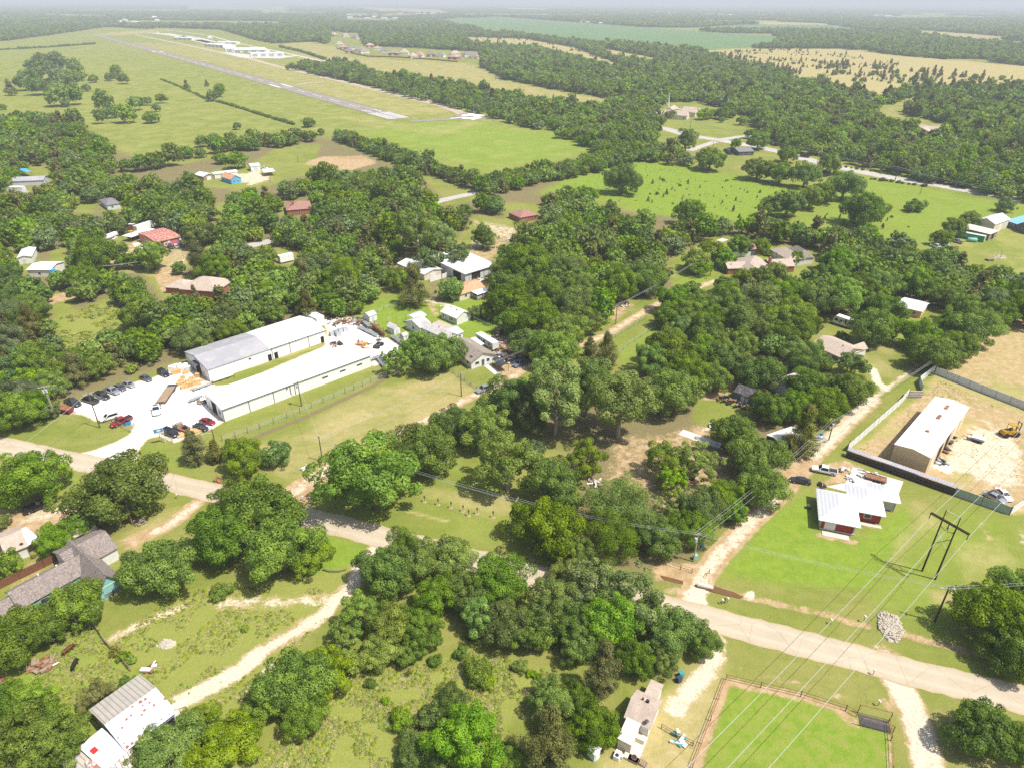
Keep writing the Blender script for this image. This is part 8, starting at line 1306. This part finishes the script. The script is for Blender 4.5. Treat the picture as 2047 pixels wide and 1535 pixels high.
# sign board by the lot gate
p = at(331,884); h = hgt((331,884),(322,866)); o = empty('sign_board', p, math.radians(25), 'blue and white sign board on a white post at the lot entrance', 'sign'); MB().b2(-.08,.08,-.08,.08,0,4.6).build('post', M_['frame'], o); bd = MB().b2(-2.0,.3,-.1,0,3.0,4.6).build('board', M_['wall_w'], o); MB().b2(-1.9,.2,-.13,-.1,3.5,4.5).build('blue_panel', mat('sign_blue', (.05,.28,.55), .5), bd); MB().prof([(-1.2,3.7),(-.4,3.7),(-.3,4.1),(-.8,4.35),(-1.3,4.1)], -.15, -.13).build('emblem', M_['frame'], bd)
# saplings in mulch rings on the lawn
for i, (x, y) in enumerate(((849,1003),(876,1009),(902,1015),(926,1022),(954,1027),(986,1034),(937,1031))):
    o = empty('sapling', at(x,y), i, 'staked sapling in a bare mulch ring on the roadside lawn', 'sapling', 'row of staked saplings on the lawn'); MB().tube([(0,0,0),(0,.03,1.7)], .04).build('stake', POLE, o); MB().tube([(0,0,0),(0,0,.06)], .5, 12).build('mulch', mat('mulch', (.40,.29,.19), .95, 0, .3, 3), o); MB().ball((0,0,1.5), (.22,.22,.45), 6, 4).build('leaves', LEAF['dry'], o)
# ---------------------------------------------------------------- cattle and dog
def animal(name, label, P, rz, L, H_, col, head=0, white=None):
    o = empty(name, P, rz, label, name); k = H_/1.35
    def chain(mb, pts, rad, n=10):
        mb.tube([Vector(p)*k for p in pts], [r*k for r in rad], n); return mb
    mb = MB(); hl = L/2/k
    chain(mb, [(-hl,0,.98),(-hl+.12,0,.95),(-hl*.5,0,.92),(0,0,.86),(hl*.5,0,.90),(hl*.78,0,.98),(hl*.95,0,1.08),(hl+.15,0,1.02-head),(hl+.38,0,.86-head),(hl+.55,0,.74-head)], [.12,.27,.32,.36,.34,.28,.20,.16,.13,.08], 12)
    for s in (-1,1):
        chain(mb, [(hl*.62,s*.17,.85),(hl*.64,s*.19,.45),(hl*.62,s*.19,.40),(hl*.64,s*.19,.06),(hl*.70,s*.19,0)], [.14,.07,.075,.05,.07], 8)
        chain(mb, [(-hl*.72,s*.17,.9),(-hl*.60,s*.19,.60),(-hl*.88,s*.19,.42),(-hl*.84,s*.19,.06),(-hl*.78,s*.19,0)], [.20,.11,.065,.05,.07], 8)
        chain(mb, [(hl+.12,s*.1,1.1-head),(hl+.06,s*.28,1.1-head)], [.06,.02], 6)
    chain(mb, [(-hl,0,1.0),(-hl-.1,0,.7),(-hl-.08,0,.35)], [.04,.03,.05], 6)
    b = mb.build('body', col, o, True); rm = b.modifiers.new('one_skin', 'REMESH'); rm.mode = 'VOXEL'; rm.voxel_size = .045; rm.use_smooth_shade = True; return o
hide_b = mat('black_hide', (.015,.013,.012), .7, 0, .3, 2); hide_br = mat('brown_hide', (.16,.055,.02), .7, 0, .2, 1.2, c2=(.02,.015,.012), thr=.52, sc2=.8); hide_p = mat('pied_hide', (.02,.017,.016), .7, 0, .2, 1.5, c2=(.62,.58,.54), thr=.5, sc2=.9)
animal('cow', 'red-brown and black cow grazing on the left pasture', at(138,1303), 1.15, 2.1, 1.35, hide_br, .45); animal('cow', 'all-black cow grazing lower on the left pasture', at(151,1333), 1.7, 2.0, 1.35, hide_b, .5); animal('cow', 'black and white cow lying in the tree shade', at(116,1282), .5, 1.9, 1.2, hide_p, .3); animal('dog', 'small white dog on the left pasture below the brown cow', at(112,1330), .8, .9, .62, mat('white_fur', (.72,.70,.66), .9, 0, .06, 4), .1)
# small lawn details
o = empty('propane_tank', at(1942,484), math.radians(-15), 'faded teal upright-ribbed tank in front of the green container', 'tank'); MB().tube([(-2.2,0,1.0),(-1.7,0,1.0),(1.7,0,1.0),(2.2,0,1.0)], [.6,1.0,1.0,.6], 14).build('shell', mat('faded_teal', (.15,.45,.35), .5), o, True); MB().b2(-1.2,1.2,-.6,.6,0,.3).build('saddle', st_, o)
o = empty('picnic_table', at(1978,521), .1, 'low wooden table alone on the right-hand lawn', 'table'); MB().b2(-1.6,1.6,-.7,.7,.75,.83).build('top', wd, o)
for s in (-1,1): MB().b2(-1.6,1.6,s*1.0-.2,s*1.0+.2,.42,.48).build('bench', wd, o); MB().b2(s*1.1-.06,s*1.1+.06,-1.0,1.0,0,.75).build('trestle', M_['steel'], o)
o = empty('fallen_limb', at(1135,1285), .5, 'bleached fallen limb sticking out of the roadside thicket', 'branch'); MB().tube([(-2.5,-1.5,.5),(0,0,2.6),(1.6,1.6,4.4)], .14, 6, r1=.04).tube([(0,0,2.6),(.6,1.6,3.6)], .07, 5, r1=.03).build('wood', BARK_P, o)
o = empty('fallen_limb', at(668,1142), .1, 'curved dead log beside the driveway mouth', 'branch'); MB().tube([(-2.2,.6,.3),(-1,0,.25),(1,-.2,.25),(2.4,.2,.2)], .2, 7, r1=.12).build('wood', BARK, o)
# ---------------------------------------------------------------- sky, sun, air
SUN_EL, SUN_AZ = math.radians(61), math.radians(-23)
to_sun = Vector((math.cos(SUN_EL)*math.cos(SUN_AZ), math.cos(SUN_EL)*math.sin(SUN_AZ), math.sin(SUN_EL)))
w = bpy.data.worlds.new('World'); S.world = w; w.use_nodes = True; nt = w.node_tree
sk = nt.nodes.new('ShaderNodeTexSky'); sk.sky_type = 'NISHITA'; sk.sun_disc = False
sk.sun_elevation = SUN_EL; sk.sun_rotation = math.radians(90)-SUN_AZ; sk.air_density = 1.2; sk.dust_density = 3.0; sk.altitude = 150
nt.links.new(sk.outputs[0], nt.nodes['Background'].inputs[0]); nt.nodes['Background'].inputs[1].default_value = .115
sl = bpy.data.lights.new('sun', 'SUN'); sl.energy = 4.9; sl.angle = math.radians(.53); sl.color = (1, .955, .88)
so = bpy.data.objects.new('sun', sl); COL.objects.link(so); so.rotation_euler = (-to_sun).to_track_quat('-Z', 'Y').to_euler(); so.location = (150, 0, 300)
mb = MB(); mb.b2(-33000, 33000, -700, 35000, -2, 150)
m = bpy.data.materials.new('air'); m.use_nodes = True; nt = m.node_tree; nt.nodes.remove(nt.nodes['Principled BSDF'])
v = nt.nodes.new('ShaderNodeVolumePrincipled'); v.inputs['Color'].default_value = (.90, .95, 1, 1); v.inputs['Density'].default_value = .00018; v.inputs['Anisotropy'].default_value = .0
nt.links.new(v.outputs[0], nt.nodes['Material Output'].inputs['Volume'])
HAZE = True
if HAZE: tag(mb.build('haze', m), 'pale summer haze filling the air over the land', None, None, 'stuff')
S.view_settings.view_transform = 'Standard'; S.view_settings.look = 'None'; S.view_settings.exposure = .28; S.view_settings.gamma = 1
S.cycles.max_bounces = 5; S.cycles.diffuse_bounces = 3; S.cycles.glossy_bounces = 2; S.cycles.transmission_bounces = 3; S.cycles.volume_bounces = 0; S.cycles.transparent_max_bounces = 6
S.cycles.use_adaptive_sampling = True; S.cycles.adaptive_threshold = .02; S.cycles.caustics_reflective = False; S.cycles.caustics_refractive = False
S.cycles.use_denoising = False
